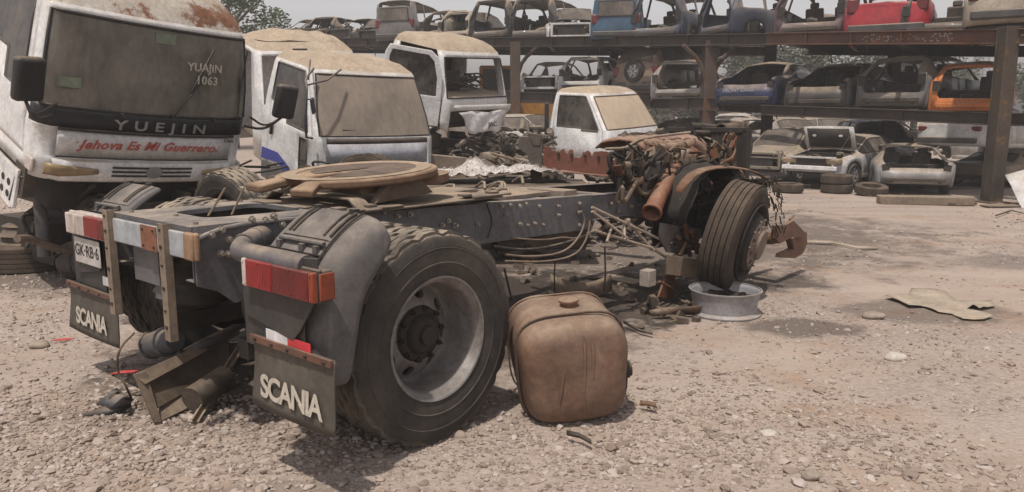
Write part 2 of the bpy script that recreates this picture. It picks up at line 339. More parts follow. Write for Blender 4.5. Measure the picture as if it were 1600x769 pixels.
# ---------------------------------------------------------------- ground
def ground_material():
    m = bpy.data.materials.new('gravel_earth'); m.use_nodes = True; n = m.node_tree; L = n.links; N = n.nodes; b = N['Principled BSDF']
    tc = N.new('ShaderNodeTexCoord')
    def nz(sc, det=6, rg=.65, dist=0.):
        t = N.new('ShaderNodeTexNoise'); t.inputs['Scale'].default_value = sc; t.inputs['Detail'].default_value = det; t.inputs['Roughness'].default_value = rg
        t.inputs['Distortion'].default_value = dist; L.new(tc.outputs['Object'], t.inputs['Vector']); return t.outputs[0]
    def rng(x, a, b_, c=0., d=1.):
        t = N.new('ShaderNodeMapRange'); t.inputs[1].default_value = a; t.inputs[2].default_value = b_; t.inputs[3].default_value = c; t.inputs[4].default_value = d
        L.new(x, t.inputs[0]); return t.outputs[0]
    def mx(f, a, b_, bt='MIX'):
        t = N.new('ShaderNodeMix'); t.data_type = 'RGBA'; t.blend_type = bt
        for i, q in ((0, f), (6, a), (7, b_)):
            if isinstance(q, (int, float)): t.inputs[i].default_value = q
            elif isinstance(q, tuple): t.inputs[i].default_value = (*q, 1)
            else: L.new(q, t.inputs[i])
        return t.outputs[2]
    def mul(a, b_):
        t = N.new('ShaderNodeMath'); t.operation = 'MULTIPLY'
        for i, q in enumerate((a, b_)):
            if isinstance(q, (int, float)): t.inputs[i].default_value = q
            else: L.new(q, t.inputs[i])
        return t.outputs[0]
    vo = N.new('ShaderNodeTexVoronoi'); vo.inputs['Scale'].default_value = 42; vo.inputs['Randomness'].default_value = 1
    L.new(tc.outputs['Object'], vo.inputs['Vector'])
    vo2 = N.new('ShaderNodeTexVoronoi'); vo2.inputs['Scale'].default_value = 17; L.new(tc.outputs['Object'], vo2.inputs['Vector'])
    stone = mx(rng(vo.outputs['Color'], 0, 1), (.26, .205, .17), (.39, .325, .285))
    sand = mx(rng(nz(1.1), .3, .7), (.33, .255, .205), (.40, .325, .27))
    f1 = rng(nz(.55, 8, .7, .6), .40, .60)
    col = mx(f1, sand, stone)
    col = mx(mul(rng(nz(.8, 7, .7), .52, .68), .6), col, (.30, .175, .10))          # browner earth
    col = mx(mul(rng(nz(14., 5, .75), .56, .70), .45), col, (.15, .11, .085))       # small dark bits
    # packed wheel tracks, paler where the dust was pressed flat
    mp = N.new('ShaderNodeMapping'); mp.inputs['Rotation'].default_value = (0, 0, R_(-38)); mp.inputs['Scale'].default_value = (.35, 2.6, 1); L.new(tc.outputs['Object'], mp.inputs[0])
    tk = N.new('ShaderNodeTexNoise'); tk.inputs['Scale'].default_value = .8; tk.inputs['Detail'].default_value = 5; L.new(mp.outputs[0], tk.inputs['Vector'])
    col = mx(mul(rng(tk.outputs[0], .48, .62), .38), col, (.43, .36, .31))
    # oily earth where engines were drained, deepened to carry the shade under the chassis
    pos = N.new('ShaderNodeSeparateXYZ'); L.new(tc.outputs['Object'], pos.inputs[0])
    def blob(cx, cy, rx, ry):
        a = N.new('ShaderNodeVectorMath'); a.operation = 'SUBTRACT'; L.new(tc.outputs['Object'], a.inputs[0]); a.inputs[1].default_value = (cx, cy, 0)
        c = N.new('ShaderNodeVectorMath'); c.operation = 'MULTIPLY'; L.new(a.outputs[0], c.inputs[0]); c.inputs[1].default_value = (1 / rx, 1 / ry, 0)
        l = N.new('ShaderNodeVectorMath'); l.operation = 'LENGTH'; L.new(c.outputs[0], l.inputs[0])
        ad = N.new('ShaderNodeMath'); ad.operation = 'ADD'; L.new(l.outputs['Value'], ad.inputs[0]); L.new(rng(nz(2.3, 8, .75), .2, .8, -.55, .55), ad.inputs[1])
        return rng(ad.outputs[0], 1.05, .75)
    oil_and_shade = (.05, .04, .033)
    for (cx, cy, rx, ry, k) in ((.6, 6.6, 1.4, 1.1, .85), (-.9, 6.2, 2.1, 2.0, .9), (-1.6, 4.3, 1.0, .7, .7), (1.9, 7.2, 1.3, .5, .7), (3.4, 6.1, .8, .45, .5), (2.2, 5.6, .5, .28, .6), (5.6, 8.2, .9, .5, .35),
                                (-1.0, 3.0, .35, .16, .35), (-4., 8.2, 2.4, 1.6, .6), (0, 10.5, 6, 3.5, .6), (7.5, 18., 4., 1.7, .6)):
        col = mx(mul(blob(cx, cy, rx, ry), k), col, oil_and_shade)
    L.new(col, b.inputs['Base Color']); b.inputs['Roughness'].default_value = .95; b.inputs['Specular IOR Level'].default_value = .2
    # relief: embedded chips over lumps
    inv = rng(vo.outputs['Distance'], 0, .6, 1, 0); inv2 = rng(vo2.outputs['Distance'], 0, .6, 1, 0)
    ad = N.new('ShaderNodeMath'); ad.operation = 'ADD'; L.new(mul(inv, f1), ad.inputs[0]); L.new(mul(nz(55., 4, .7), .7), ad.inputs[1])
    a2 = N.new('ShaderNodeMath'); a2.operation = 'ADD'; L.new(ad.outputs[0], a2.inputs[0]); L.new(mul(inv2, .35), a2.inputs[1])
    bp = N.new('ShaderNodeBump'); bp.inputs['Strength'].default_value = .8; bp.inputs['Distance'].default_value = .012
    L.new(a2.outputs[0], bp.inputs['Height']); L.new(bp.outputs[0], b.inputs['Normal'])
    return m
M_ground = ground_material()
def gz(x, y):
    if y > 60 or abs(x) > 40: return 0.
    return 0.018 * mnoise.noise(Vector((x * .9, y * .9, 3))) + .012 * mnoise.noise(Vector((x * 3.1, y * 3.1, 7)))
def graded(a, b, near, steps):
    out = [a]
    while out[-1] < b:
        d = max(near, abs(out[-1] - steps) * .035); out.append(out[-1] + d)
    return out
ys = [-60, -20, -5, 0, 1.2] + [2 + i * .09 for i in range(90)]
while ys[-1] < 2500: ys.append(ys[-1] + max(.12, (ys[-1] - 9) * .12))
xs = [i * .1 for i in range(0, 62)]
while xs[-1] < 2000: xs.append(xs[-1] + max(.14, (xs[-1] - 5) * .18))
xs = [-x for x in reversed(xs[1:])] + xs
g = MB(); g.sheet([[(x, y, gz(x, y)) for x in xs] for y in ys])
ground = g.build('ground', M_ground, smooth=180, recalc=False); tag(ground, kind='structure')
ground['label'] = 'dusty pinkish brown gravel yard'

def pebbles():
    rnd = np.random.RandomState(5)
    def ico(sub):
        b = bmesh.new(); bmesh.ops.create_icosphere(b, subdivisions=sub, radius=1)
        v = np.array([q.co[:] for q in b.verts]); f = np.array([[q.index for q in p.verts] for p in b.faces]); b.free(); return v, f
    allv = []; allf = []; cols = []; off = 0
    for sub, N_, d0, d1 in ((2, 15000, 2.6, 4.6), (1, 60000, 3.2, 20.0)):
        V, F = ico(sub)
        k = 0
        while k < N_:
            D = d0 * (d1 / d0) ** rnd.rand(); x = (rnd.rand() * 2 - 1) * D * .74
            # open swept earth to the right, loose gravel at the left and near
            dens = .5 + .5 * mnoise.noise(Vector((x * .7, D * .7, 1.5))) * 1.6
            if x > .8: dens -= .10 * min(x - .8, 2.5) + .05
            if D < 4.2: dens += .25
            if x < -1: dens += .15
            k += 1
            for (cx, cy, rx, ry) in ((.6, 6.6, 1.4, 1.1), (-.9, 6.2, 2.1, 2.0), (1.9, 7.2, 1.3, .5), (2.2, 5.6, .5, .28)):
                if ((x - cx) / rx) ** 2 + ((D - cy) / ry) ** 2 < 1.1: dens -= .42
            if rnd.rand() > dens: continue
            s = np.exp(rnd.normal(-4.92, .48)) * (1.0 if D < 5 else 1 + (D - 5) * .035)
            s = min(s, .027)
            sc = s * np.array([1 + .5 * rnd.rand(), .75 + .4 * rnd.rand(), .42 + .35 * rnd.rand()])
            P = V * (1 + .22 * rnd.normal(size=(len(V), 1)).clip(-1.5, 1.5)) * sc
            a = rnd.rand() * 6.283; c, s_ = math.cos(a), math.sin(a); t = rnd.normal() * .25
            P = P @ np.array([[1, 0, 0], [0, math.cos(t), -math.sin(t)], [0, math.sin(t), math.cos(t)]]).T
            P = P @ np.array([[c, -s_, 0], [s_, c, 0], [0, 0, 1]]).T + [x, D, gz(x, D) + sc[2] * .35]
            allv.append(P); allf.append(F + off); off += len(V)
            q = rnd.rand(); cols.append(np.repeat(q, len(V)))
    v = np.concatenate(allv).astype(np.float32); f = np.concatenate(allf).astype(np.int32); cc = np.concatenate(cols)
    me = bpy.data.meshes.new('gravel'); me.vertices.add(len(v)); me.vertices.foreach_set('co', v.ravel())
    me.loops.add(f.size); me.loops.foreach_set('vertex_index', f.ravel()); me.polygons.add(len(f))
    me.polygons.foreach_set('loop_start', np.arange(0, f.size, 3, dtype=np.int32)); me.polygons.foreach_set('loop_total', np.full(len(f), 3, np.int32))
    me.update(calc_edges=True)
    at = me.attributes.new('shade', 'FLOAT', 'POINT'); at.data.foreach_set('value', cc.astype(np.float32))
    me.polygons.foreach_set('use_smooth', [True] * len(f)); me.set_sharp_from_angle(angle=R_(50))
    m = bpy.data.materials.new('pebble_stone'); m.use_nodes = True; n = m.node_tree; b = n.nodes['Principled BSDF']
    a = n.nodes.new('ShaderNodeAttribute'); a.attribute_name = 'shade'
    cr = n.nodes.new('ShaderNodeValToRGB'); n.links.new(a.outputs['Fac'], cr.inputs[0])
    e = cr.color_ramp.elements; e[0].position = 0; e[0].color = (.21, .16, .13, 1); e[1].position = 1; e[1].color = (.43, .37, .33, 1)
    q = e.new(.35); q.color = (.30, .24, .20, 1); q = e.new(.75); q.color = (.36, .295, .25, 1)
    n.links.new(cr.outputs[0], b.inputs['Base Color']); b.inputs['Roughness'].default_value = .95; b.inputs['Specular IOR Level'].default_value = .2
    me.materials.append(m); o = bpy.data.objects.new('gravel', me); COL.objects.link(o)
    tag(o, 'loose pinkish grey gravel scattered over the yard', kind='stuff')
pebbles()

# ---------------------------------------------------------------- the stripped tractor unit
TO = Vector((-1.26, 4.34, 0)); TA = R_(49)
TMI = (Matrix.Translation(TO) @ Matrix.Rotation(TA, 4, 'Z')).inverted()
def TP(u, v, ax, val):              # survey point of the photo on the truck's own plane ax = val
    c = TMI @ Vector((0, 0, CAM_H)); d = TMI.to_3x3() @ ray(u, v); i = 'xyz'.index(ax)
    return c + d * ((val - c[i]) / d[i])
truck = thing('truck_chassis', 'stripped grey lorry chassis without cab on big dual rear wheels, two lettered mudflaps', 'truck', TO, TA)

def tyre_part(parent, c, r, w_, mats=(M_rubber, M_tread), name='tyre', n=84, rim_r=.29, blocks=True, squash=0, M=None):
    # lathe around y at centre c ; outer side is -y
    h = w_ / 2
    prof = [(rim_r, -h * .78), (rim_r + .012, -h * .93), (rim_r + .05, -h * 1.0), (r * .70, -h * 1.03), (r * .705, -h * 1.05), (r * .715, -h * 1.05), (r * .72, -h * 1.035), (r * .79, -h * 1.045), (r * .845, -h * 1.03), (r * .85, -h * 1.045), (r * .86, -h * 1.02), (r * .865, -h * 1.035), (r * .93, -h * .98), (r - .022, -h * .93)]
    tr = []
    g_ = .016
    for a, b_ in ((-.88, -.58), (-.54, -.21), (-.17, .17), (.21, .54), (.58, .88)):
        tr += [(r - g_, h * (a - .001)), (r, h * (a + .015)), (r, h * (b_ - .015)), (r - g_, h * (b_ + .001))]
    prof = prof + tr + [(q, -y) for q, y in reversed(prof)]
    mb = MB(); mb.lathe(prof, axis='y', n=n)
    m = len(prof); i0, i1 = 14, 14 + len(tr)
    for k in range(len(mb.f)):
        j = k % (m - 1)
        mb.m[k] = 1 if i0 - 1 <= j < i1 else 0
    for i in range(n):
        for j in range(m):
            p = mb.v[i * m + j]
            rr = math.hypot(p.x, p.z)
            if i0 <= j < i1:
                col_ = (j - i0) // 4
                ph = (i + (0, 1, 0, 1, 0)[col_]) % 4
                if blocks and ph == 0:
                    k_ = (rr - (.016 if col_ in (0, 4) else .010)) / rr; p.x *= k_; p.z *= k_
            elif j in (i0 - 1, i1) and blocks and i % 4 == 0:
                k_ = (rr - .006) / rr; p.x *= k_; p.z *= k_
            if squash and p.z < -r * .5:
                p.z += squash * (-p.z / r - .5) * 2 * .5; p.y *= 1 + .12 * (-p.z / r - .5)
    if M is not None: mb.v = [M @ p for p in mb.v]
    mb.v = [p + Vector(c) for p in mb.v]
    return mb.build(name, list(mats), parent, smooth=28)

def disc_with_holes(mb, r0, r1, y0, y1, nh, hr, k=4, phase=0, depth=.03, mi=0):
    # conical annulus with nh round openings, around the y axis
    for s in range(nh):
        a0 = 2 * math.pi * s / nh + phase; a1 = 2 * math.pi * (s + 1) / nh + phase; am = (a0 + a1) / 2; rm = (r0 + r1) / 2
        def P(a, r):
            t = (r - r0) / (r1 - r0); return Vector((r * math.cos(a), y0 + (y1 - y0) * t, r * math.sin(a)))
        out = []
        for i in range(k): out.append(P(a0 + (a1 - a0) * i / k, r0))
        for i in range(k): out.append(P(a1, r0 + (r1 - r0) * i / k))
        for i in range(k): out.append(P(a1 - (a1 - a0) * i / k, r1))
        for i in range(k): out.append(P(a0, r1 - (r1 - r0) * i / k))
        c = P(am, rm); tx = Vector((-math.sin(am), 0, math.cos(am))); rx = Vector((math.cos(am), (y1 - y0) / (r1 - r0), math.sin(am))).normalized()
        n_ = 4 * k; inn = []
        for p in out:
            d = p - c; a = math.atan2(d.dot(rx), d.dot(tx)); inn.append(c + (tx * math.cos(a) + rx * math.sin(a)) * hr)
        back = [p + Vector((0, depth, 0)) for p in inn]
        fs = [(i, (i + 1) % n_, n_ + (i + 1) % n_, n_ + i) for i in range(n_)] + [(n_ + i, n_ + (i + 1) % n_, 2 * n_ + (i + 1) % n_, 2 * n_ + i) for i in range(n_)]
        mb.add(out + inn + back, fs, mi)

def truck_wheel(parent, y_out, side, dual=True, label=None):
    """side -1: right hand wheel (outer face towards -y)"""
    wh = empty('wheel', (0, 0, .52)); wh.parent = parent
    if label: wh['label'] = label
    F = Matrix.Diagonal((1, -side, 1, 1))
    tyre_part(wh, (0, side * (y_out - .145), 0), .52, .29, M=F)
    if dual: tyre_part(wh, (0, side * (y_out - .145 - .325), 0), .52, .29, name='tyre')
    # rim: lip, barrel, recessed disc with hand holes
    mb = MB()
    prof = [(.298, .03), (.306, .006), (.302, 0), (.294, .004), (.288, .02), (.274, .03), (.266, .06), (.262, .13), (.258, .19), (.249, .222), (.243, .228)]
    mb.lathe([(r, y - .0) for r, y in prof], axis='y', n=72)
    mb.lathe([(.300, .03), (.29, .3)], axis='y', n=48)
    disc_with_holes(mb, .150, .243, .165, .228, 8, .034, k=5, phase=.2)
    mb.lathe([(.150, .165), (.13, .16), (.10, .158)], axis='y', n=48)
    mb.v = [Vector((p.x, side * y_out + -side * p.y, p.z)) for p in mb.v]
    rim = mb.build('rim', M_rim, wh, smooth=40)
    hub = MB()
    hub.lathe([(.14, .118), (.13, .105), (.10, .10), (.095, .085), (.08, .07), (.05, .065), (.045, .045), (.0, .045)], axis='y', n=32)
    hub.lathe([(.23, .27), (.0, .27)], axis='y', n=24)
    for i in range(10):
        a = i * math.pi / 5 + .1
        c = Vector((.128 * math.cos(a), 0, .128 * math.sin(a))); hub.cyl(c + Vector((0, .12, 0)), c + Vector((0, .09, 0)), .014, n=6); hub.cyl(c + Vector((0, .09, 0)), c + Vector((0, .075, 0)), .008, n=8)
    hub.v = [Vector((p.x, side * y_out - side * (p.y + .035), p.z)) for p in hub.v]
    hub.build('hub', M_rimdark, wh, smooth=35)
    return wh
truck_wheel(truck, 1.22, -1, label='near dual rear wheel with deep grimy steel rim')
truck_wheel(truck, 1.22, 1, label='far dual rear wheel beside the other mudguard')

RS = -.03
def rz_(x): return 1.05 + RS * x
for side in (-1, 1):
    mb = MB(); y = .43 * side
    def seg(x0, x1, h0, h1, top_off=0.0, yo=0):
        a0, a1 = rz_(x0) + top_off, rz_(x1) + top_off
        yi = y - side * .008 + yo * side
        # web
        mb.add([(x0, yi + side * .004, a0 - h0), (x1, yi + side * .004, a1 - h1), (x1, yi + side * .004, a1), (x0, yi + side * .004, a0),
                (x0, yi - side * .004, a0 - h0), (x1, yi - side * .004, a1 - h1), (x1, yi - side * .004, a1), (x0, yi - side * .004, a0)],
               [(0, 1, 2, 3), (7, 6, 5, 4), (0, 4, 5, 1), (1, 5, 6, 2), (2, 6, 7, 3), (3, 7, 4, 0)])
        for dz0, dz1 in ((-.005, -.005), (-h0 + .005, -h1 + .005)):
            mb.bar((x0, y - side * .046, a0 + dz0), (x1, y - side * .046, a1 + dz1), .076, .009)
    seg(-.80, 2.36, .265, .265)
    seg(2.37, 4.35, .20, .18, -.003, -.012)
    rail = mb.build('frame_rail', M_frame if side < 0 else M_frame_r, truck, bevel=.004)
    # bolt heads on the outer web
    bb = MB(); rr = random.Random(3)
    spots = []
    if side < 0:
        spots = [TP(u, v, 'y', -.43) for u, v in ((797, 320), (812, 322), (822, 318), (842, 322), (812, 350), (824, 352), (835, 349), (848, 351), (872, 322), (872, 336), (905, 318), (904, 332), (905, 352), (790, 335), (783, 322),
                 (700, 345), (690, 352), (710, 352), (745, 350), (640, 335), (620, 338), (600, 331), (955, 318), (966, 330), (948, 345), (930, 330), (985, 322))]
    else: spots = [Vector((x, .43, rz_(x) - .1)) for x in (.2, .4, .8, 1.3, 1.7, 2.1)]
    for p in spots:
        k_ = rr.uniform(.75, 1.1); bb.cyl((p.x, side * .43, p.z), (p.x, side * .436, p.z), .016 * k_, n=12); bb.cyl((p.x, side * .436, p.z), (p.x + rr.uniform(-.002, .002), side * (.436 + .016 * k_ * rr.uniform(.5, 1.4)), p.z), .010 * k_, n=6)
    bb.build('rail_bolts', M_bolt, rail, smooth=30)
# rear crossmember: a pressed top plate with a big rounded opening
def rrect(x0, x1, y0, y1, r, k):
    pts = []
    for cx, cy, a0 in ((x1 - r, y1 - r, 0), (x0 + r, y1 - r, 90), (x0 + r, y0 + r, 180), (x1 - r, y0 + r, 270)):
        for i in range(k + 1):
            a = R_(a0 + 90 * i / k); pts.append((cx + r * math.cos(a), cy + r * math.sin(a)))
    return pts
mb = MB(); k = 6
outer = rrect(-.80, -.02, -.43, .41, .03, k); inn = rrect(-.60, -.07, -.27, .24, .09, k)
n_ = len(outer)
inn = [(x, y * (1 - .25 * max(0, (-.05 - x)) / .5) + 0) for x, y in inn]
vs = [(x, y, 1.072) for x, y in outer] + [(x, y, 1.074) for x, y in inn] + [(x + (.004 if x < -.3 else 0), y * .985, 1.05) for x, y in inn]
mb.add(vs, [(i, (i + 1) % n_, n_ + (i + 1) % n_, n_ + i) for i in range(n_)] + [(n_ + i, n_ + (i + 1) % n_, 2 * n_ + (i + 1) % n_, 2 * n_ + i) for i in range(n_)])
dn = [(x, y * 1.02, 1.03) for x, y in outer]
mb.add([(x, y, 1.072) for x, y in outer] + dn, [(i, n_ + i, n_ + (i + 1) % n_, (i + 1) % n_) for i in range(n_)])
top = mb.build('rear_crossmember', M_frame, truck, smooth=50)
bb = MB()
for x, y in ((-.74, -.36), (-.74, .33), (-.35, -.38), (-.12, -.39), (-.35, .34), (-.1, .36), (-.66, 0)): bb.cyl((x, y, 1.07), (x, y, 1.084), .012, n=6)
bb.build('crossmember_bolts', M_bolt, top)
# flared side gusset with rolled edge
mb = MB(); poly = [(-.80, .80), (-.80, 1.03), (-.62, 1.062), (-.3, 1.055), (.05, 1.05), (.05, .80), (-.2, .79), (-.45, .70), (-.62, .69), (-.70, .76)]
mb.prism(poly, basis((1, 0, 0), (0, 0, 1), (0, -.445, 0)), .01)
mb.prism(poly, basis((1, 0, 0), (0, 0, 1), (0, .435, 0)), .01)
mb.tube([(-.80, -.45, .99), (-.78, -.452, 1.02), (-.62, -.455, 1.062), (-.3, -.455, 1.06), (.1, -.455, 1.045)], .014, n=8, smooth_path=1)
gs = mb.build('side_gusset', M_frame, truck, smooth=40, bevel=.002)
bb = MB()
for u, v in ((330, 367), (346, 359), (358, 374), (393, 343), (414, 344), (427, 337), (345, 396), (358, 397), (440, 350)):
    p = TP(u, v, 'y', -.457); bb.cyl((p.x, -.455, p.z), (p.x, -.462, p.z), .018, n=14); bb.cyl((p.x, -.462, p.z), (p.x, -.48, p.z), .012, n=6)
bb.build('gusset_bolts', M_bolt, gs)
# painted end beam
mb = MB(); mb.box((-.812, -.005, .985), (.02, .78, .125)); eb = mb.build('end_beam', M_beampaint, truck, bevel=.008)
mb = MB(); mb.box((-.824, -.045, .985), (.004, .17, .122)); rp = mb.build('rust_patch', mat('rust_plate', (.25, .10, .055), (.17, .075, .045), rough=.8, dust=.3, base_dust=.25, bump=.3, bscale=90), eb)
bb = MB()
for y in (-.10, .012):
    for z in (.945, 1.025): bb.cyl((-.826, y, z), (-.832, y, z), .006, n=8)
bb.build('patch_bolts', M_dark, rp)
mb = MB(); mb.box((-.812, -.437, .985), (.03, .085, .13)); mb.tube([(-.80, -.475, .92), (-.80, -.475, 1.05)], .015, n=10)
mb.build('beam_end_cap', mat('rusting_beige_steel', (.36, .22, .13), (.20, .12, .08), rough=.75, dust=.4, base_dust=.3, rust=.35, rustc=(.30, .12, .05), bump=.2), truck, bevel=.01)
for (y, z0, z1, lean) in ((.40, .53, 1.09, .0), (-.225, .505, 1.075, -.03)):
    mb = MB(); mb.bar((-.845, y, z0), (-.845, y, z1), .058, .008, up=Vector((1, 0, 0))); mb.bar((-.828, y - .026, z0), (-.828, y - .026, z1), .006, .038, up=Vector((1, 0, 0)))
    p_ = mb.build('angle_post', mat('post_olive_rust', (.17, .135, .10), (.25, .19, .14), rough=.8, dust=.5, base_dust=.4, rust=.4, rustc=(.16, .085, .05), bump=.25), truck, bevel=.002)
    bb = MB()
    for i, z in enumerate((.03, .11, .2, .31, .42, .5)): bb.cyl((-.849, y, z1 - z), (-.855, y, z1 - z), .010 if i % 2 else .007, n=10)
    bb.build('bolts', M_dark, p_)
# outrigger tube holding the mudguard
for side in (-1, 1):
    if side < 0:
        pth = [(-.42, -.40, .985), (-.50, -.50, 1.0), (-.60, -.57, 1.0), (-.70, -.66, .98), (-.735, -.78, .985), (-.735, -1.0, .985), (-.735, -1.24, .985)]
    else: pth = [(-.42, .40, .985), (-.5, .52, .99), (-.6, .62, .965), (-.66, .72, .945), (-.68, .85, .94), (-.68, 1.2, .93)]
    mb = MB(); mb.tube(pth, [.055, .053, .047, .046, .046, .046, .046][:len(pth)], n=20, smooth_path=2)
    for i in (1, 2): 
        a, b_ = Vector(pth[i]), Vector(pth[i + 1]); mb.cyl(a.lerp(b_, .4), a.lerp(b_, .5), .0535, n=20)
    mb.build('mudguard_support', M_hose, truck, smooth=40)
# mudguards
def mudguard(side, label):
    root = empty('mudguard', (0, 0, 0)); root.parent = truck; root['label'] = label
    path = [(-.385, 1.15), (-.42, 1.14), (-.47, 1.115), (-.53, 1.075), (-.60, 1.015), (-.655, .95), (-.69, .87), (-.705, .78), (-.712, .66), (-.715, .56), (-.712, .48)]
    # smooth the path
    P = [Vector((a, 0, b_)) for a, b_ in path]
    cross = [(.0, -.755, -.03), (.0, -.76, 0), (0, -.80, .006), (0, -1.14, .006), (0, -1.20, .0), (0, -1.25, -.018), (0, -1.285, -.055), (0, -1.30, -.11), (0, -1.30, -.15)]
    rows = []
    for i, p in enumerate(P):
        d = (P[min(i + 1, len(P) - 1)] - P[max(0, i - 1)]).normalized(); nrm = Vector((d.z, 0, -d.x))
        if nrm.dot(p - Vector((0, 0, .52))) < 0: nrm = -nrm
        t = i / (len(P) - 1)
        rows.append([Vector((p.x, side * -y, p.z)) + nrm * h_ * (.75 + .5 * math.sin(t * 3.1)) for _, y, h_ in cross])
    mb = MB(); mb.sheet(rows)
    shell = mb.build('guard_shell', M_plastic, root, smooth=60, solid=.006, sub=1)
    mb = MB()
    sgn = side
    # raised panel with slots and a hinge bar
    def on(t, y, h_):
        i = min(int(t), len(P) - 2); f = t - i; p = P[i].lerp(P[i + 1], f); d = (P[i + 1] - P[i]).normalized(); nrm = Vector((d.z, 0, -d.x))
        if nrm.dot(p - Vector((0, 0, .52))) < 0: nrm = -nrm
        return Vector((p.x, sgn * y, p.z)) + nrm * h_
    rows = [[on(t, y, .012 if .82 < y < 1.14 else .006) for y in (.80, .805, .83, 1.13, 1.155, 1.16)] for t in (.3, .8, 1.4, 2.0, 2.8, 3.4)]
    mb.sheet(rows)
    mb.tube([on(3.75, .84, .022), on(3.75, 1.16, .022)], .011, n=8)
    for y in (.85, 1.02, 1.12): mb.box(on(4.0, y, .012), (.02, .03, .03))
    mb.build('hinged_panel', M_plastic, root, smooth=40)
    mb = MB()
    for y in (.845, .875, 1.10, 1.145):
        mb.tube([on(.7, y, .016), on(1.6, y, .018), on(2.6, y, .018), on(3.2, y, .016)], .0065, n=6)
    mb.box(on(.45, 1.12, .02), (.03, .035, .02)); mb.box(on(.45, .86, .02), (.03, .035, .02))
    mb.build('straps', M_blackpl, root)
    mb = MB(); mb.tube([on(t, 1.175, .012) for t in (.1, 1, 2, 3, 4, 5, 6, 7, 8, 9.4)], .005, n=6, smooth_path=1); mb.tube([on(4.3, y, .010) for y in (.78, .9, 1.0, 1.17)], .005, n=6)
    mb.build('panel_seam', M_soot, root, smooth=60)
    mb = MB()
    for y in (.80, .95, 1.12): mb.cyl(on(5.0, y, .004), on(5.0, y, .016), .012, n=10)
    mb.build('rivets', M_bolt, root)
    return root
mgr = mudguard(-1, 'near grey plastic mudguard over the dual wheel')
mgl = mudguard(1, 'far grey plastic mudguard')
# back plates, lamps, tape, flaps
def lamp(side):
    root = empty('tail_lamp'); root.parent = truck
    if side < 0:
        y0, y1, z, rot = -.835, -1.35, .92, 0; root['label'] = 'near tail lamp with red lens and orange end'
    else:
        y0, y1, z, rot = 1.13, .56, .955, 0; root['label'] = 'far tail lamp with bleached clear and red lens'
    X = -.755
    L = y0 - y1
    mb = MB(); mb.box((X + .025, (y0 + y1) / 2, z), (.07, L, .125)); mb.box((X, (y0 + y1) / 2, z), (.02, L + .012, .14))
    mb.build('housing', M_blackpl if side < 0 else M_clear, root, bevel=.008)
    segs = ((0, .06, M_clear), (.06, .44, M_redlens), (.44, .94, M_dredlens), (.94, 1.0, M_amber)) if side < 0 else ((0, .24, M_clear), (.24, .47, M_clear), (.47, .82, M_redlens), (.82, 1., M_dredlens))
    for a, b_, m in segs:
        mb = MB(); ya, yb = y0 - L * a, y0 - L * b_
        mb.box((X - .022, (ya + yb) / 2, z), (.03, L * (b_ - a) - .003, .12))
        if a > .8 and side < 0: mb.box((X + .028, yb - .004, z), (.07, .012, .11))
        ln = mb.build('lens', m, root, bevel=.006)
        rb = MB(); nr_ = max(2, int(abs(yb - ya) / .012))
        for q in range(1, nr_): rb.bar((X - .0375, ya + (yb - ya) * q / nr_, z - .052), (X - .0375, ya + (yb - ya) * q / nr_, z + .052), .0035, .0008, up=Vector((1, 0, 0)))
        for q in (-1, 1): rb.cyl((X - .036, (ya + yb) / 2, z + q * .047), (X - .041, (ya + yb) / 2, z + q * .047), .005, n=8)
        rb.build('lens_ribs', m, ln)
    return root
lr = lamp(-1); ll = lamp(1)
mb = MB(); poly = [(.77, .99), (1.33, 1.03), (1.34, .90), (1.20, .72), (1.14, .665), (.78, .72)]
for s in (-1, 1):
    mb = MB()
    mb.prism([(s * (a if s < 0 else min(a, 1.12)), b_ - (.0 if s < 0 else .02)) for a, b_ in poly], basis((0, 1, 0), (0, 0, 1), (-.755, 0, 0)), .008 * 1)
    mb.prism([(s * a, b_) for a, b_ in ((.75, .96), (1.2, .96), (1.2, .58), (.75, .58))], basis((0, 1, 0), (0, 0, 1), (-.738, 0, 0)), .006)
    mb.build('lamp_back_plate', mat('dark_grey_plastic', (.032, .032, .035), (.025, .025, .027), rough=.6, dust=.5, base_dust=.2, streak=.15), truck, bevel=.002)
mb = MB(); mb.box((-.752, -1.02, .655), (.003, .16, .055)); mb.build('reflector_tape', M_refl_w, truck)
mb = MB(); mb.box((-.752, -1.18, .648), (.003, .16, .055)); mb.build('reflector_tape', M_refl_r, truck)
mb = MB(); mb.box((-.77, .66, .66), (.003, .09, .05)); mb.build('reflector_tape', M_refl_w, truck)
def flap(side, y0, y1, z0, z1, txt):
    root = empty('mudflap'); root.parent = truck; root['label'] = txt
    mb = MB(); n = 8
    rows = []
    for i in range(n + 1):
        t = i / n; rows.append([Vector((-.745 - .02 * t ** 2 + .004 * math.sin(t * 5 + s * 3), y0 + (y1 - y0) * s + .02 * side * t * 0, z1 + (z0 - z1) * t - .03 * t * (1 - s) * 0 - .01 * math.sin(3 * s) * t)) for s in (0, .25, .5, .75, 1)])
    mb.sheet(rows); sh = mb.build('rubber_sheet', M_flap, root, solid=.008, smooth=60)
    mb = MB(); ym = (y0 + y1) / 2; mb.box((-.757, ym, z1 - .012), (.012, abs(y1 - y0), .032)); st = mb.build('clamp_strip', mat('strip_rust', (.14, .065, .042), (.09, .045, .032), rough=.8, dust=.4, base_dust=.25, bump=.3), root, bevel=.002)
    bb = MB()
    for f in (.08, .3, .5, .72, .93): bb.cyl((-.764, y0 + (y1 - y0) * f, z1 - .012), (-.771, y0 + (y1 - y0) * f, z1 - .012), .007, n=8)
    bb.build('rivets', M_dark, st)
    M = basis((0, -1, 0), (.055, 0, 1))
    text('lettering', 'SCANIA', .138, M_letter, root, (-.770, ym - .01, z0 + .098), M, bold=.004, space=.88, ext=.0004, sx=1.0)
    return root
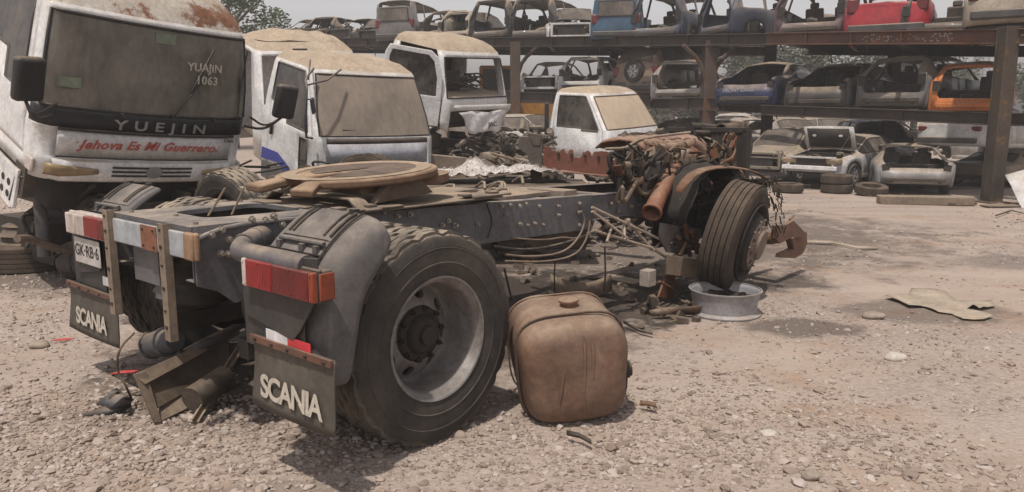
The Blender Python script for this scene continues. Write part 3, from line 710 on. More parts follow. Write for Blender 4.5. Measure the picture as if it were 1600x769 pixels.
flap(-1, -.82, -1.405, .325, .635, 'near mudflap with cream lettering')
flap(1, 1.30, .60, .285, .575, 'far mudflap with cream lettering')
lp = empty('licence_plate'); lp.parent = truck
mb = MB(); mb.box((-.768, .90, .80), (.006, .36, .15)); mb.build('plate', M_plate, lp, bevel=.003)
text('plate_lettering', 'GK\u00b7RB\u00b76', .095, M_dark, lp, (-.7725, .90, .80), basis((0, -1, 0), (0, 0, 1)), bold=.001, ext=.0005)
# hanging plates under the end beam, axle, suspension
mb = MB(); mb.box((-.77, .13, .83), (.006, .28, .20)); mb.box((-.74, .02, .74), (.006, .14, .18), (0, .1, .05)); mb.box((-.70, .31, .82), (.12, .006, .2), (0, 0, .2))
mb.build('hanging_plate', M_frame_r, truck, bevel=.003)
mb = MB()
mb.cyl((0, -.95, .52), (0, .95, .52), .085, n=20); mb.lathe([(.09, -.30), (.17, -.20), (.225, -.08), (.225, .06), (.17, .16), (.09, .26)], c=(0, 0, .52), axis='y', n=24)
mb.lathe([(.215, .0), (.19, -.12), (.10, -.22), (0, -.22)], c=(-.06, 0, .52), axis='x', n=24); mb.cyl((.2, 0, .54), (.48, 0, .60), .09, .055, n=16)
mb.build('rear_axle', M_dark, truck)
for s in (-1, 1):
    mb = MB(); mb.lathe([(.10, 0), (.13, .03), (.14, .10), (.12, .14), (.14, .18), (.13, .25), (.10, .28)], c=(-.38, s * .38, .50), axis='z', n=24)
    mb.box((-.1, s * .38, .43), (.9, .09, .10)); mb.build('air_bellows', M_dark, truck)
    mb = MB()
    for i in range(5): mb.bar((.15 + .08 * i, s * .34, .62 - .0), (1.7 - .08 * i, s * .34, .66 + .012 * i), .07, .012)
    mb.box((1.45, s * .36, .78), (.25, .05, .25)); mb.build('leaf_spring', M_dark, truck)
mb = MB(); mb.cyl((.48, 0, .60), (2.9, 0, .70), .055, n=14); mb.lathe([(.11, 0), (.11, .05), (.06, .09)], c=(.48, 0, .6), axis='x', n=16); mb.build('propeller_shaft', M_dark, truck)
mb = MB()
for x in (.12, 1.18, 2.05, 2.75):
    z = rz_(x) - .13; mb.box((x, 0, z), (.012, .78, .20)); mb.box((x + .04, 0, z + .1), (.08, .78, .01)); mb.box((x + .04, 0, z - .1), (.08, .78, .01))
mb.box((3.3, 0, .78), (.12, .80, .14))
mb.build('crossmember', M_frame_r, truck, bevel=.003)
# brake chamber hanging at the back, hoses
mb = MB(); a = TP(232, 540, 'x', -.55); b_ = TP(330, 520, 'x', -.45)
d = (b_ - a).normalized()
mb.cyl(a, a + d * .035, .055, n=20); mb.cyl(a + d * .035, a + d * .05, .085, n=24); mb.cyl(a + d * .05, a + d * .17, .078, n=24); mb.cyl(a + d * .17, a + d * .185, .088, n=24); mb.cyl(a + d * .185, a + d * .27, .072, .06, n=24); mb.cyl(a - d * .03, a, .02, n=10)
mb.build('brake_chamber', M_hose, truck, smooth=40)
# deck plate under the fifth wheel
mb = MB(); DZ = 1.058
mb.box((.62, 0, DZ), (1.25, 1.02, .012)); mb.box((.15, -.47, DZ + .014), (.5, .10, .012)); mb.box((1.15, -.46, DZ + .014), (.34, .12, .012)); mb.box((1.15, .46, DZ + .014), (.34, .12, .012))
for x in (.0, .2, .95, 1.2): mb.box((x, -.455, DZ + .028), (.06, .07, .016))
mb.prism([(-.05, 0), (.05, 0), (.13, .05), (.87, .05), (.95, 0), (1.05, 0), (1.05, .012), (.96, .012), (.88, .062), (.12, .062), (.04, .012), (-.05, .012)], basis((0, 1, 0), (0, 0, 1), (.12, -.5, DZ + .006)), .10)
mb.build('deck_plate', mat('deck_dusty', (.12, .10, .09), (.09, .07, .06), rough=.8, dust=1., base_dust=.4, rust=.2, bump=.2), truck, bevel=.003)
fw = empty('fifth_wheel', (.47, -.01, 1.245), rot=(0, R_(-4.0), 0)); fw.parent = truck
mb = MB()
out = []
for i in range(49):                   # horseshoe outline with a slot opening to the rear (-x)
    a = R_(180 - 27 - (306) * i / 48); r = .50
    out.append((r * math.cos(a) * .96, r * math.sin(a)))
out = [(-.56, .34)] + out + [(-.56, -.34), (-.58, -.15), (-.42, -.09), (-.20, -.055), (-.10, -.05), (-.05, 0), (-.10, .05), (-.20, .055), (-.42, .09), (-.58, .15)]
b0 = bmesh.new(); vs_ = [b0.verts.new((x, y, (0 if x > -.45 else (x + .45) * .2))) for x, y in out]; f_ = b0.faces.new(vs_)
bmesh.ops.triangulate(b0, faces=[f_]); r_ = bmesh.ops.extrude_face_region(b0, geom=b0.faces[:]); 
for v_ in [q for q in r_['geom'] if isinstance(q, bmesh.types.BMVert)]: v_.co.z -= .045
mb.add([v_.co.copy() for v_ in b0.verts], [[q.index for q in f.verts] for f in (b0.verts.index_update(), b0.faces)[1]]); b0.free()
pl = mb.build('top_plate', M_5th, fw, smooth=30, bevel=.012)
mb = MB(); 
rows = []
for rr_, zz_ in ((.02, .004), (.15, .006), (.25, .005), (.33, .003)):
    rows.append([(.06 + rr_ * (1 + .10 * math.sin(3 * a_ + rr_ * 9)) * math.cos(a_), rr_ * 1.12 * (1 + .08 * math.sin(2 * a_ + 1)) * math.sin(a_), zz_) for a_ in [R_(-165 + 330 * i / 40) for i in range(41)]])
mb.sheet(rows); mb.build('grease_ring', M_grease, pl, smooth=60)
mb = MB(); mb.lathe([(.36, .0035), (.41, .010), (.45, .0035)], axis='z', n=60); mb.build('wear_ring', mat('pale_wear_ring', (.40, .29, .20), (.33, .24, .17), rough=.9, dust=.8, base_dust=.3), pl, smooth=60)
mb = MB(); 
for s in (-1, 1): mb.prism([(-.22, -.14), (.22, -.14), (.12, -.04), (-.12, -.04)], basis((1, 0, 0), (0, 0, 1), (0, s * .40 + .03, 0)), .06)
mb.box((0, 0, -.07), (.5, .7, .05)); mb.build('pivot_bracket', M_brownsteel, fw, bevel=.004)
# second, loose looking lower plate of the coupling seen below the near ramp
mb = MB(); mb.cyl((.3, -.2, -.10), (.3, -.2, -.05), .2, n=24); mb.build('locking_jaw', M_5th, fw)
# thin rods standing up through the crossmember opening
for (u0, v0, u1, v1) in ((325, 338, 352, 294), (362, 336, 381, 294)):
    a = TP(u0, v0, 'y', -.05); b_ = TP(u1, v1, 'y', .0); mb = MB(); mb.tube([a, b_], .006, n=6); mb.build('cable_rod', M_brownsteel, truck)
# frame top clutter
rnd = random.Random(11)
mb = MB()
mb.box((1.75, -.10, 1.01), (.5, .42, .03)); mb.box((2.15, -.2, 1.0), (.16, .36, .05)); mb.box((1.45, .2, 1.03), (.3, .3, .04)); mb.box((2.1, .2, .99), (.5, .30, .03), (0, .02, .1))
for i in range(10):
    x = 1.4 + rnd.random() * 1.0; y = -.3 + rnd.random() * .6; mb.tube([(x, y, 1.02), (x + .1, y + .1, 1.06 + .03 * rnd.random()), (x + .25 * rnd.random(), y + .25, 1.01)], .012, n=6, smooth_path=1)
mb.build('valve_plate', mat('dusty_plate', (.22, .18, .15), (.15, .12, .1), rough=.9, dust=1., base_dust=.5, bump=.2), truck, bevel=.004)
# air lines and hoses below the rail
mb = MB()
def L_(pts, y): return [TP(u, v, 'y', y_) for (u, v), y_ in zip(pts, y if isinstance(y, (list, tuple)) else [y] * len(pts))]
mb.tube(L_([(790, 398), (830, 402), (880, 396), (905, 372), (915, 345), (908, 330)], -.47), .008, n=8, smooth_path=2)
mb.tube(L_([(790, 408), (850, 410), (900, 400), (918, 372), (922, 345)], -.49), .007, n=8, smooth_path=2)
mb.tube(L_([(800, 372), (850, 376), (880, 370), (900, 374), (930, 360)], -.46), .006, n=8, smooth_path=2)
mb.build('air_line', M_pipe, truck, smooth=60)
mb = MB()
mb.tube(L_([(770, 385), (820, 392), (870, 384), (920, 368)], -.42), .011, n=8, smooth_path=2)
mb.tube(L_([(788, 420), (800, 470)], -.3), .008, n=6); mb.tube(L_([(868, 400), (866, 430), (868, 470)], -.3), .006, n=6)
mb.tube(L_([(945, 385), (946, 430), (944, 455)], -.45), .008, n=6)
mb.build('black_hose', M_blackpl, truck, smooth=60)
for pts in ([(760, 318), (770, 345), (762, 372)],):
    mb = MB(); mb.tube(L_(pts, -.455), .006, n=6, smooth_path=1); mb.build('brake_pipe', M_dark, truck)
# welded tube bracket
mb = MB()
for a, b_ in (((925, 324), (1040, 378)), ((925, 330), (980, 372)), ((980, 345), (1018, 388)), ((927, 360), (1020, 388)), ((975, 345), (976, 375)), ((955, 357), (948, 378)), ((1018, 388), (1045, 405)), ((1037, 372), (1020, 392))):
    mb.tube([TP(*a, 'y', -.52), TP(*b_, 'y', -.60)], .011, n=8)
for c in ((980, 345), (1018, 388), (975, 372)):
    p = TP(*c, 'y', -.56); mb.cyl(p - Vector((.018, 0, 0)), p + Vector((.018, 0, 0)), .02, n=10)
mb.build('tube_bracket', mat('galvanised_dusty', (.44, .36, .29), (.32, .24, .18), rough=.6, dust=.5, base_dust=.3, rust=.2), truck, smooth=50)
# front brackets
def plate_px(name, pts, y, t, m, parent=truck, solid=True):
    P_ = [TP(u, v, 'y', y) for u, v in pts]
    mb = MB(); mb.prism([(p.x, p.z) for p in P_], basis((1, 0, 0), (0, 0, 1), (0, y, 0)), t)
    return mb.build(name, m, parent, bevel=.003)
plate_px('front_bracket', [(1030, 348), (1092, 358), (1094, 372), (1070, 385), (1068, 398), (1040, 394), (1028, 370)], -.60, .02, mat('bracket_grey', (.17, .15, .14), (.11, .09, .08), rough=.7, dust=.7, base_dust=.4, rust=.25, bump=.2))
plate_px('front_bracket', [(1040, 398), (1072, 402), (1070, 432), (1036, 428)], -.62, .16, M_brownsteel)
plate_px('front_bracket', [(1038, 430), (1052, 430), (1050, 468), (1026, 464)], -.60, .02, M_rust)
mb = MB(); p = TP(1012, 434, 'y', -.70); mb.box(p, (.11, .09, .13)); mb.build('junction_box', mat('pale_box', (.36, .32, .29), (.28, .24, .21), rough=.7, dust=.6, base_dust=.4), truck, bevel=.006)
mb = MB()
for (u0, v0, u1, v1, r) in ((1070, 350, 1078, 400, .02), (1080, 362, 1090, 395, .024), (1062, 400, 1075, 372, .018), (1030, 440, 1052, 452, .012)):
    mb.tube([TP(u0, v0, 'y', -.7), TP(u1, v1, 'y', -.66)], r, n=8)
for i in range(7):
    p = TP(1045 + rnd.random() * 45, 355 + rnd.random() * 75, 'y', -.66); mb.box(p, (.03 + .06 * rnd.random(), .05, .03 + .05 * rnd.random()), (rnd.random(), rnd.random(), rnd.random()))
mb.build('steering_link', M_rust, truck, bevel=.003)
for u, v, sx_ in ((1002, 275, 1), (985, 270, 1)):
    pass
# spring hanger arches standing above the rail
def arch(u0, y, m, cc=(1012, 300), r0=.10, r1=.19):
    c = TP(*cc, 'y', y); mb = MB(); a_ = [R_(90 + 110 * i / 10) for i in range(11)]
    poly = [(c.x + r1 * math.cos(q), c.z + r1 * 1.35 * math.sin(q)) for q in a_] + [(c.x + r0 * math.cos(q), c.z + r0 * 1.35 * math.sin(q)) for q in reversed(a_)]
    poly = [(c.x + r1 * .9, c.z + r1 * 1.35)] + poly + [(c.x + r1 * .9, c.z + r0 * 1.35)]
    mb.prism(poly, basis((1, 0, 0), (0, 0, 1), (0, y, 0)), .07); mb.box((c.x - .15, y - .03, c.z - .09), (.12, .10, .03))
    return mb.build('cab_mount_arch', m, truck, bevel=.006)
arch(0, -.38, mat('mount_grey', (.09, .085, .085), (.06, .055, .055), rough=.7, dust=.7, base_dust=.4, bump=.2), (1010, 300))
# red-orange exhaust pipe
mb = MB(); a = TP(1018, 333, 'y', -.62); b_ = TP(1036, 292, 'y', -.55); c = TP(1055, 262, 'y', -.40)
mb.tube([a, a.lerp(b_, .15), b_, c], [.078, .07, .068, .065], n=24, smooth_path=2, cap=False)
d = (a - b_).normalized(); mb.tube([a - d * .03, a], .083, n=24, cap=False); 
ep = mb.build('exhaust_pipe', M_rust_or, truck, smooth=50, solid=.006)
# engine mass and radiator side between the rails
eng = empty('engine'); eng.parent = truck
def E_(u, v, y=-.15): return TP(u, v, 'y', y)
mb = MB(); mb.box((4.25, .05, 1.02), (1.0, .46, .46)); mb.box((4.2, .02, .78), (1.1, .34, .3))
for i in range(2, 7): mb.box((3.34 + .22 * i, -.215, 1.02), (.03, .05, .42)); mb.cyl((3.42 + .22 * i, -.20, .92), (3.42 + .22 * i, -.235, .92), .05, n=14)
mb.box((4.78, .05, 1.0), (.10, .56, .60)); mb.build('block', M_dark, eng, bevel=.012)
mb = MB(); rows = []
for i in range(9):
    rows.append([(3.42 + 1.22 * j / 24, -.22 + .5 * i / 8, 1.275 + .10 * math.sin(math.pi * i / 8) ** .5 * (1 - .25 * (abs(math.sin(j * .55)) < .25)) + .018 * mnoise.noise(Vector((j * .6, i * .9, 2)))) for j in range(25)])
mb.sheet(rows); mb.build('rocker_cover', mat('cover_rust', (.25, .105, .075), (.30, .18, .13), rough=.8, dust=.7, base_dust=.45, bump=.5, scale=8), eng, solid=.015, smooth=50)
mb = MB(); mb.tube([E_(946, 233), E_(976, 232), E_(984, 227), E_(1002, 216), E_(1078, 207)], .013, n=8, smooth_path=1); mb.build('rail_pipe', mat('pale_strip', (.36, .29, .22), (.22, .16, .12), rough=.6, dust=.5, base_dust=.3, rust=.3), eng, smooth=60)
mb = MB()
for i in range(12): p = Vector((3.36 + .115 * i, -.235, 1.245)); mb.cyl(p, p + Vector((0, -.03, .03)), .014, n=8); mb.tube([p + Vector((0, -.02, 0)), p + Vector((.02, -.07, -.03)), p + Vector((.04, -.05, -.12))], .007, n=6, smooth_path=1)
mb.build('injector_pipes', M_engine, eng, smooth=40)
Mman = mat('manifold_brown', (.26, .16, .11), (.15, .09, .06), rough=.8, dust=.7, base_dust=.5, rust=.35, bump=.3)
mb = MB(); mb.tube([E_(1012, 234, -.25), E_(1035, 232, -.27), E_(1060, 230, -.27), E_(1078, 226, -.27)], [.038, .046, .046, .042], n=14, smooth_path=1)
for u in (1020, 1036, 1052, 1068): p = E_(u, 232, -.26); mb.tube([p, p + Vector((0, .04, .05)), p + Vector((0, .08, .05))], .032, n=10, smooth_path=1); mb.cyl(p + Vector((-.012, 0, 0)), p + Vector((.012, 0, 0)), .056, n=14)
mb.tube([E_(1070, 228, -.3), E_(1084, 222, -.33), E_(1098, 236, -.36), E_(1102, 255, -.38), E_(1096, 272, -.38)], [.04, .05, .052, .048, .045], n=14, smooth_path=2); mb.build('manifold', Mman, eng, smooth=40)
mb = MB(); c = E_(1074, 250, -.38); mb.lathe([(0, -.06), (.07, -.055), (.10, -.03), (.105, 0), (.09, .035), (.05, .06), (.05, .12), (.04, .13)], c=c, axis='y', n=28); mb.tube([c + Vector((-.09, 0, -.05)), c + Vector((-.13, 0, .03)), c + Vector((-.08, 0, .10))], .03, n=10, smooth_path=1)
mb.cyl(c + Vector((.02, .05, -.02)), c + Vector((.04, .06, -.14)), .035, n=12); mb.build('turbocharger', mat('turbo_metal', (.30, .24, .20), (.18, .12, .09), rough=.6, metal=.3, dust=.5, base_dust=.4, rust=.3), eng, smooth=40)
mb = MB(); c = E_(1050, 262, -.40); mb.box(c, (.12, .07, .12), (.2, .3, .1)); mb.box(c + Vector((.10, .02, -.10)), (.10, .06, .14), (0, .4, 0)); mb.cyl(c + Vector((-.12, 0, -.05)), c + Vector((-.12, 0, -.22)), .045, n=16); mb.cyl(c + Vector((-.24, 0, -.03)), c + Vector((-.24, 0, -.18)), .04, n=16); mb.build('oil_filter', M_engine, eng, bevel=.008)
mb = MB(); mb.box((5.0, -.02, 1.08), (.07, .86, .68)); mb.box((5.0, -.02, 1.43), (.10, .9, .05)); mb.box((5.0, -.46, 1.08), (.10, .05, .70))
for i in range(16): mb.box((4.962, -.42 + .053 * i, 1.08), (.006, .012, .62))
mb.build('radiator', M_dark, eng, bevel=.004)
mb = MB(); mb.lathe([(.30, -.03), (.31, 0), (.30, .05)], c=(4.90, .0, 1.06), axis='x', n=36)
for q in range(8):
    a = q * .785; mb.bar((4.90, .06 * math.cos(a), 1.06 + .06 * math.sin(a)), (4.92, .28 * math.cos(a), 1.06 + .28 * math.sin(a)), .08, .01, up=Vector((1, .5, 0)))
mb.lathe([(0, -.05), (.06, -.04), (.07, .02)], c=(4.9, 0, 1.06), axis='x', n=16); mb.build('fan', M_blackpl, eng, smooth=40)
mb = MB(); mb.tube([E_(1078, 199, .1), E_(1100, 200, .05), E_(1128, 203, -.05)], .05, n=16); mb.tube([E_(1085, 208, .0), E_(1122, 209, -.1)], .03, n=12)
mb.tube([E_(1160, 200, .0), E_(1168, 222, -.05), E_(1160, 250, -.15), E_(1150, 285, -.3)], [.07, .075, .075, .06], n=16, smooth_path=2); mb.tube([E_(1110, 250, -.4), E_(1128, 270, -.45), E_(1140, 300, -.5)], .03, n=10, smooth_path=1); mb.build('intake_pipe', M_dark, eng, smooth=50)
mb = MB(); mb.tube([E_(1150, 200, -.10), E_(1126, 203, -.16)], [.06, .062], n=20, cap=False); mb.tube([E_(1129, 203, -.15), E_(1126, 203, -.16)], .072, n=20, cap=False); mb.build('intake_mouth', M_brownsteel, eng, solid=.006, smooth=50)
mb = MB(); p = E_(1152, 208, -.05); mb.box(p, (.16, .16, .26), (.1, .1, .2)); mb.box(p + Vector((.05, -.05, -.18)), (.12, .1, .14), (.2, 0, .3)); mb.build('air_box', M_brownsteel, eng, bevel=.015)
mb = MB()
for i in range(38):
    p = Vector((rnd.uniform(3.2, 5.0), rnd.uniform(-.42, -.22), rnd.uniform(.72, 1.2))); k_ = rnd.random()
    if k_ < .5: mb.box(p, (.03 + .08 * rnd.random(), .03 + .05 * rnd.random(), .02 + .07 * rnd.random()), (rnd.random() * .4, rnd.random() * .4, rnd.random()))
    elif k_ < .75: mb.cyl(p, p + Vector((rnd.uniform(-.08, .08), -.04, rnd.uniform(-.03, .06))), .015 + .02 * rnd.random(), n=12)
    else: mb.tube([p + Vector((rnd.uniform(-.2, .2), rnd.uniform(-.05, .05), rnd.uniform(-.12, .12))) for _ in range(4)], .008, n=6, smooth_path=2)
mb.build('fittings', M_engine, eng, smooth=30)
for mname, mt_, n_p, sd_ in (('rusty_brackets', M_rust, 34, 5), ('brown_brackets', M_brownsteel, 46, 6), ('black_hoses', M_soot, 44, 7)):
    r5 = random.Random(sd_); mb = MB()
    for i in range(n_p):
        u_ = r5.uniform(955, 1165); p = TP(u_, r5.uniform(236 if u_ < 1090 else 214, 300), 'y', r5.uniform(-.52, -.30)); k_ = r5.random()
        if mname == 'black_hoses' or k_ > .75: mb.tube([p + Vector((r5.uniform(-.16, .16), r5.uniform(-.06, .06), r5.uniform(-.14, .12))) for _ in range(5)], r5.uniform(.006, .018), n=7, smooth_path=2)
        elif k_ < .4: mb.prism([(-.06, -.03), (.03, -.05), (.06, .0), (.02, .05), (-.03, .03)], Matrix.Translation(p) @ Euler((r5.uniform(0, 3), r5.uniform(0, 3), r5.uniform(0, 3))).to_matrix().to_4x4(), .012)
        elif k_ < .6: mb.cyl(p, p + Vector((r5.uniform(-.06, .06), r5.uniform(-.04, .02), r5.uniform(-.05, .05))), r5.uniform(.012, .035), n=12)
        else: mb.bar(p, p + Vector((r5.uniform(-.16, .16), r5.uniform(-.05, .05), r5.uniform(-.1, .1))), .03, .008)
    mb.build(mname, mt_, eng, smooth=30)
r5 = random.Random(15); mb = MB()
for i in range(46):
    p = TP(r5.uniform(1058, 1148), r5.uniform(290, 400), 'y', r5.uniform(-.70, -.56)); k_ = r5.random()
    if k_ < .4: mb.box(p, (r5.uniform(.03, .14), r5.uniform(.02, .06), r5.uniform(.03, .12)), (r5.random(), r5.random(), r5.random()))
    else: mb.tube([p + Vector((r5.uniform(-.14, .14), r5.uniform(-.05, .05), r5.uniform(-.14, .12))) for _ in range(4)], r5.uniform(.008, .022), n=7, smooth_path=2)
mb.build('suspension_parts', M_dark, truck, smooth=30)
# inner wing liner and rusty strip over the front tyre
mb = MB(); rows = []
for i in range(13):
    a = R_(20 + 145 * i / 12); rows.append([Vector((3.72 + .60 * math.cos(a), y, .55 + .60 * math.sin(a))) for y in (-.55, -.62, -.72, -.80)])
mb.sheet(rows); mb.prism([(3.72 + .60 * math.cos(R_(q)), .55 + .60 * math.sin(R_(q))) for q in range(15, 170, 10)] + [(3.15, .45), (4.3, .45)], basis((1, 0, 0), (0, 0, 1), (0, -.52, 0)), .01)
mb.jitter(.055, 7, 4); mb.build('wing_liner', M_soot, truck, solid=.006, smooth=50)
mb = MB(); pa = [(1060, 300), (1080, 268), (1115, 258), (1150, 259), (1185, 266), (1208, 286)]
rows = []
for i, (u, v) in enumerate(pa):
    p = TP(u, v, 'y', -.80); rows.append([p + Vector((0, .05, .0)), p, p + Vector((0, -.03, -.02))])
mb.sheet(rows); mb.build('wing_strip', M_rust, truck, solid=.006, sub=1)
mb = MB(); pa = [(1080, 266), (1070, 285), (1056, 305), (1048, 330), (1050, 350)]
mb.sheet([[TP(u, v, 'y', -.60) for u, v in pa], [TP(u + 7, v + 2, 'y', -.64) for u, v in pa]]); mb.build('wing_edge', mat('wing_edge_cream', (.34, .25, .18), (.2, .13, .09), rough=.7, dust=.5, base_dust=.3, rust=.3), truck, solid=.008, sub=1)
# shaggy brush of torn matting behind the wheel
mb = MB(); r3 = random.Random(7)
for i in range(260):
    a = R_(-5 + 75 * r3.random()); y = -.75 - .45 * r3.random(); rr_ = .48 + .06 * r3.random()
    p = Vector((3.74 + rr_ * math.cos(a), y, .58 + rr_ * math.sin(a))); q = p + Vector((r3.uniform(-.02, .07), r3.uniform(-.03, .03), r3.uniform(-.10, .01)))
    mb.bar(p, q, .012, .003)
rows = []
for i in range(9):
    a = R_(5 + 60 * i / 8); rows.append([Vector((3.74 + .50 * math.cos(a), y, .58 + .50 * math.sin(a))) for y in (-.66, -.8, -.95, -1.05)])
mb.sheet(rows); mb.build('torn_matting', mat('matting', (.022, .018, .015), (.06, .045, .035), rough=1., dust=.5, base_dust=.3, bump=.4), truck, solid=.004, smooth=40)
# front wheel, leaning, tyre sagging on a loose rim
fwh = empty('wheel', (3.70, -.98, .545), rot=(R_(12), 0, R_(8))); fwh.parent = truck; fwh['label'] = 'leaning front wheel with sagging muddy tyre'
tyre_part(fwh, (0, .01, 0), .485, .265, mats=(M_rubber_dirty, M_rubber_dirty), blocks=False, rim_r=.325, squash=.06)
mb = MB(); mb.lathe([(.28, -.10), (.288, -.135), (.282, -.145), (.268, -.13), (.262, -.08), (.25, -.02), (.235, -.01)], axis='y', n=60)
mb.lathe([(.235, -.01), (.228, -.09), (.205, -.155), (.15, -.185)], axis='y', n=48)
mb.v = [Vector((p.x * 1.17, p.y * 1.06, p.z * 1.17)) for p in mb.v]; mb.build('rim', M_rimdark, fwh, smooth=40)
mb = MB(); disc_with_holes(mb, .115, .185, -.205, -.175, 10, .020, k=4)
mb.lathe([(.118, -.20), (.11, -.225), (.06, -.235), (0, -.235)], axis='y', n=36)
for i in range(10):
    a = i * math.pi / 5; c = Vector((.19 * math.cos(a), -.175, .19 * math.sin(a))); mb.cyl(c, c + Vector((0, -.015, 0)), .009, n=6)
mb.v = [Vector((p.x * 1.12, p.y * 1.06, p.z * 1.12)) for p in mb.v]; mb.build('wheel_disc', mat('disc_brown_grey', (.19, .15, .12), (.12, .09, .07), rough=.6, metal=.2, dust=.5, base_dust=.4, rust=.3), fwh, smooth=35)
# rusty cab lock bracket at the very front
mb = MB()
def fp(u, v, y=-1.0): return TP(u, v, 'y', y)
mb.prism([(fp(*q).x, fp(*q).z) for q in ((1205, 352), (1222, 350), (1232, 344), (1240, 352), (1250, 362), (1246, 370), (1226, 372), (1210, 380), (1205, 372))], basis((1, 0, 0), (0, 0, 1), (0, -1.0, 0)), .05)
mb.prism([(fp(*q).x, fp(*q).z) for q in ((1228, 368), (1256, 362), (1257, 380), (1250, 396), (1238, 403), (1214, 402), (1216, 396), (1234, 388))], basis((1, 0, 0), (0, 0, 1), (0, -.98, 0)), .05)
mb.tube([fp(1236, 350), fp(1234, 343), fp(1240, 337)], .012, n=8); mb.tube([fp(1150, 370, -.6), fp(1210, 372, -1.0)], .06, n=12)
mb.tube([fp(1238, 372, -1.06), fp(1240, 390, -1.06)], .015, n=8)
mb.build('front_lock_bracket', mat('lock_rust', (.17, .075, .045), (.10, .055, .04), rough=.8, dust=.6, base_dust=.3, bump=.4), truck, bevel=.004)
# bent reflective pieces hanging under the middle
mb = MB(); rows = []
for i in range(9):
    t = i / 8; u = 860 + 95 * t; v = 428 + 14 * math.sin(t * 3.1) 
    rows.append([TP(u, v, 'y', -.25), TP(u + 2, v + 26, 'y', -.3)])
mb.sheet(rows); mb.build('bent_shield', M_brownsteel, truck, solid=.006)

# silver rim lying on the ground, wheel stands on it
PR = PT(1138, 486, z=.06)
rim = thing('wheel_rim', 'loose silver wheel rim lying flat under the leaning front wheel', 'wheel rim', (1.72, 6.05, 0)); rim.scale = (1.07, 1.07, 1)
mb = MB(); mb.lathe([(.255, 0), (.265, .0), (.268, .012), (.25, .02), (.235, .03), (.238, .05), (.240, .10), (.246, .12), (.25, .16), (.258, .185), (.268, .19), (.270, .20), (.262, .203)], axis='z', n=64)
mb.build('barrel', M_silver, rim, smooth=50, solid=.006)
mb = MB(); disc_with_holes(mb, .10, .222, .0, .03, 8, .028, k=4); mb.v = [Vector((p.x, p.z, .10 + p.y)) for p in mb.v]; mb.build('disc', M_rimdark, rim)

# ---------------------------------------------------------------- brown fuel tank standing on the gravel
tank = thing('fuel_tank', 'dusty brown rounded metal fuel tank standing on the gravel beside the big wheel', 'fuel tank', (.315, 4.05, .0), rot=(R_(3), R_(-5), R_(8)))
def sq_ring(y, hw, hh, e, n=48, zc=.315):
    out = []
    for i in range(n):
        a = 2 * math.pi * i / n; c, s = math.cos(a), math.sin(a)
        r = (abs(c) ** e + abs(s) ** e) ** (-1 / e)
        out.append(Vector((hw * r * c, y, zc + hh * r * s)))
    return out
mb = MB(); st = [(-.345, .06, .06), (-.344, .12, .12), (-.336, .2, .2), (-.315, .255, .255), (-.285, .285, .287), (-.25, .300, .302), (-.20, .305, .308), (.0, .305, .308), (.26, .30, .305), (.3, .29, .295), (.33, .25, .25), (.345, .1, .1)]
rings = [sq_ring(y, a, b_, 4.2) for y, a, b_ in st]; n_ = 48
vs = [p for r in rings for p in r]
fs = [(i * n_ + k_, i * n_ + (k_ + 1) % n_, (i + 1) * n_ + (k_ + 1) % n_, (i + 1) * n_ + k_) for i in range(len(rings) - 1) for k_ in range(n_)] + [tuple(range(n_)), tuple((len(rings) - 1) * n_ + k_ for k_ in range(n_))]
mb.add(vs, fs)
tank.scale = (.93, .95, .91)
for i_, p in enumerate(mb.v):
    mb.v[i_] = p * 1.0 + Vector((mnoise.noise(p * 3.1) * .022, mnoise.noise(p * 4.2 + Vector((5, 0, 0))) * .020, mnoise.noise(p * 3.3 + Vector((0, 9, 0))) * .016))
body = mb.build('shell', M_tank, tank, smooth=180, sub=1)
mb = MB()
def tface(x, z):      # depth of the bulged end at (x, z)
    m = max(abs(x) / .305, abs(z - .315) / .308); return -.345 + .03 * m ** 2 + .09 * max(0, m - .8) ** 1.2
for x0, tall in ((.03, .24), (.075, .20)):
    mb.tube([(x0 + .012 * math.sin(z * 9), tface(x0, .315 + z) - .001, .315 + z) for z in [tall * (i / 10 - .5) * 2 for i in range(11)]], [.002] + [.010] * 9 + [.002], n=8)
mb.tube([(-.12 + .05 * i / 6, tface(-.1, .3) - .0, .16 + .25 * i / 6) for i in range(7)], [.001, .006, .008, .008, .008, .006, .001], n=8)
mb.build('pressed_rib', M_tank, body, smooth=60)
mb = MB(); r0 = sq_ring(-.17, .312, .315, 4.2); pr = [p for p in r0]
mb.tube(pr + [pr[0]], .009, n=8, cap=False); mb.build('weld_seam', mat('seam_dark', (.09, .055, .04), rough=.8, dust=.5, base_dust=.2, bump=.3), body, smooth=60)
mb = MB(); mb.lathe([(.05, 0), (.05, .03), (.058, .032), (.058, .045), (.045, .05), (0, .052)], c=(.04, .0, .615), axis='z', n=24); mb.build('filler_neck', mat('filler_rust', (.22, .10, .06), (.15, .08, .05), rough=.8, dust=.8, base_dust=.3, bump=.2), tank, smooth=40)
mb = MB(); mb.lathe([(.055, 0), (.055, .03), (.045, .035), (.045, .045), (0, .05)], c=(.295, -.16, .25), axis='x', n=24); mb.build('side_cap', M_dark, tank, smooth=40)
mb = MB(); pr2 = sq_ring(.22, .309, .312, 4.2); mb.tube(pr2 + [pr2[0]], .006, n=8, cap=False); mb.build('weld_bead', M_tank, body, smooth=60)

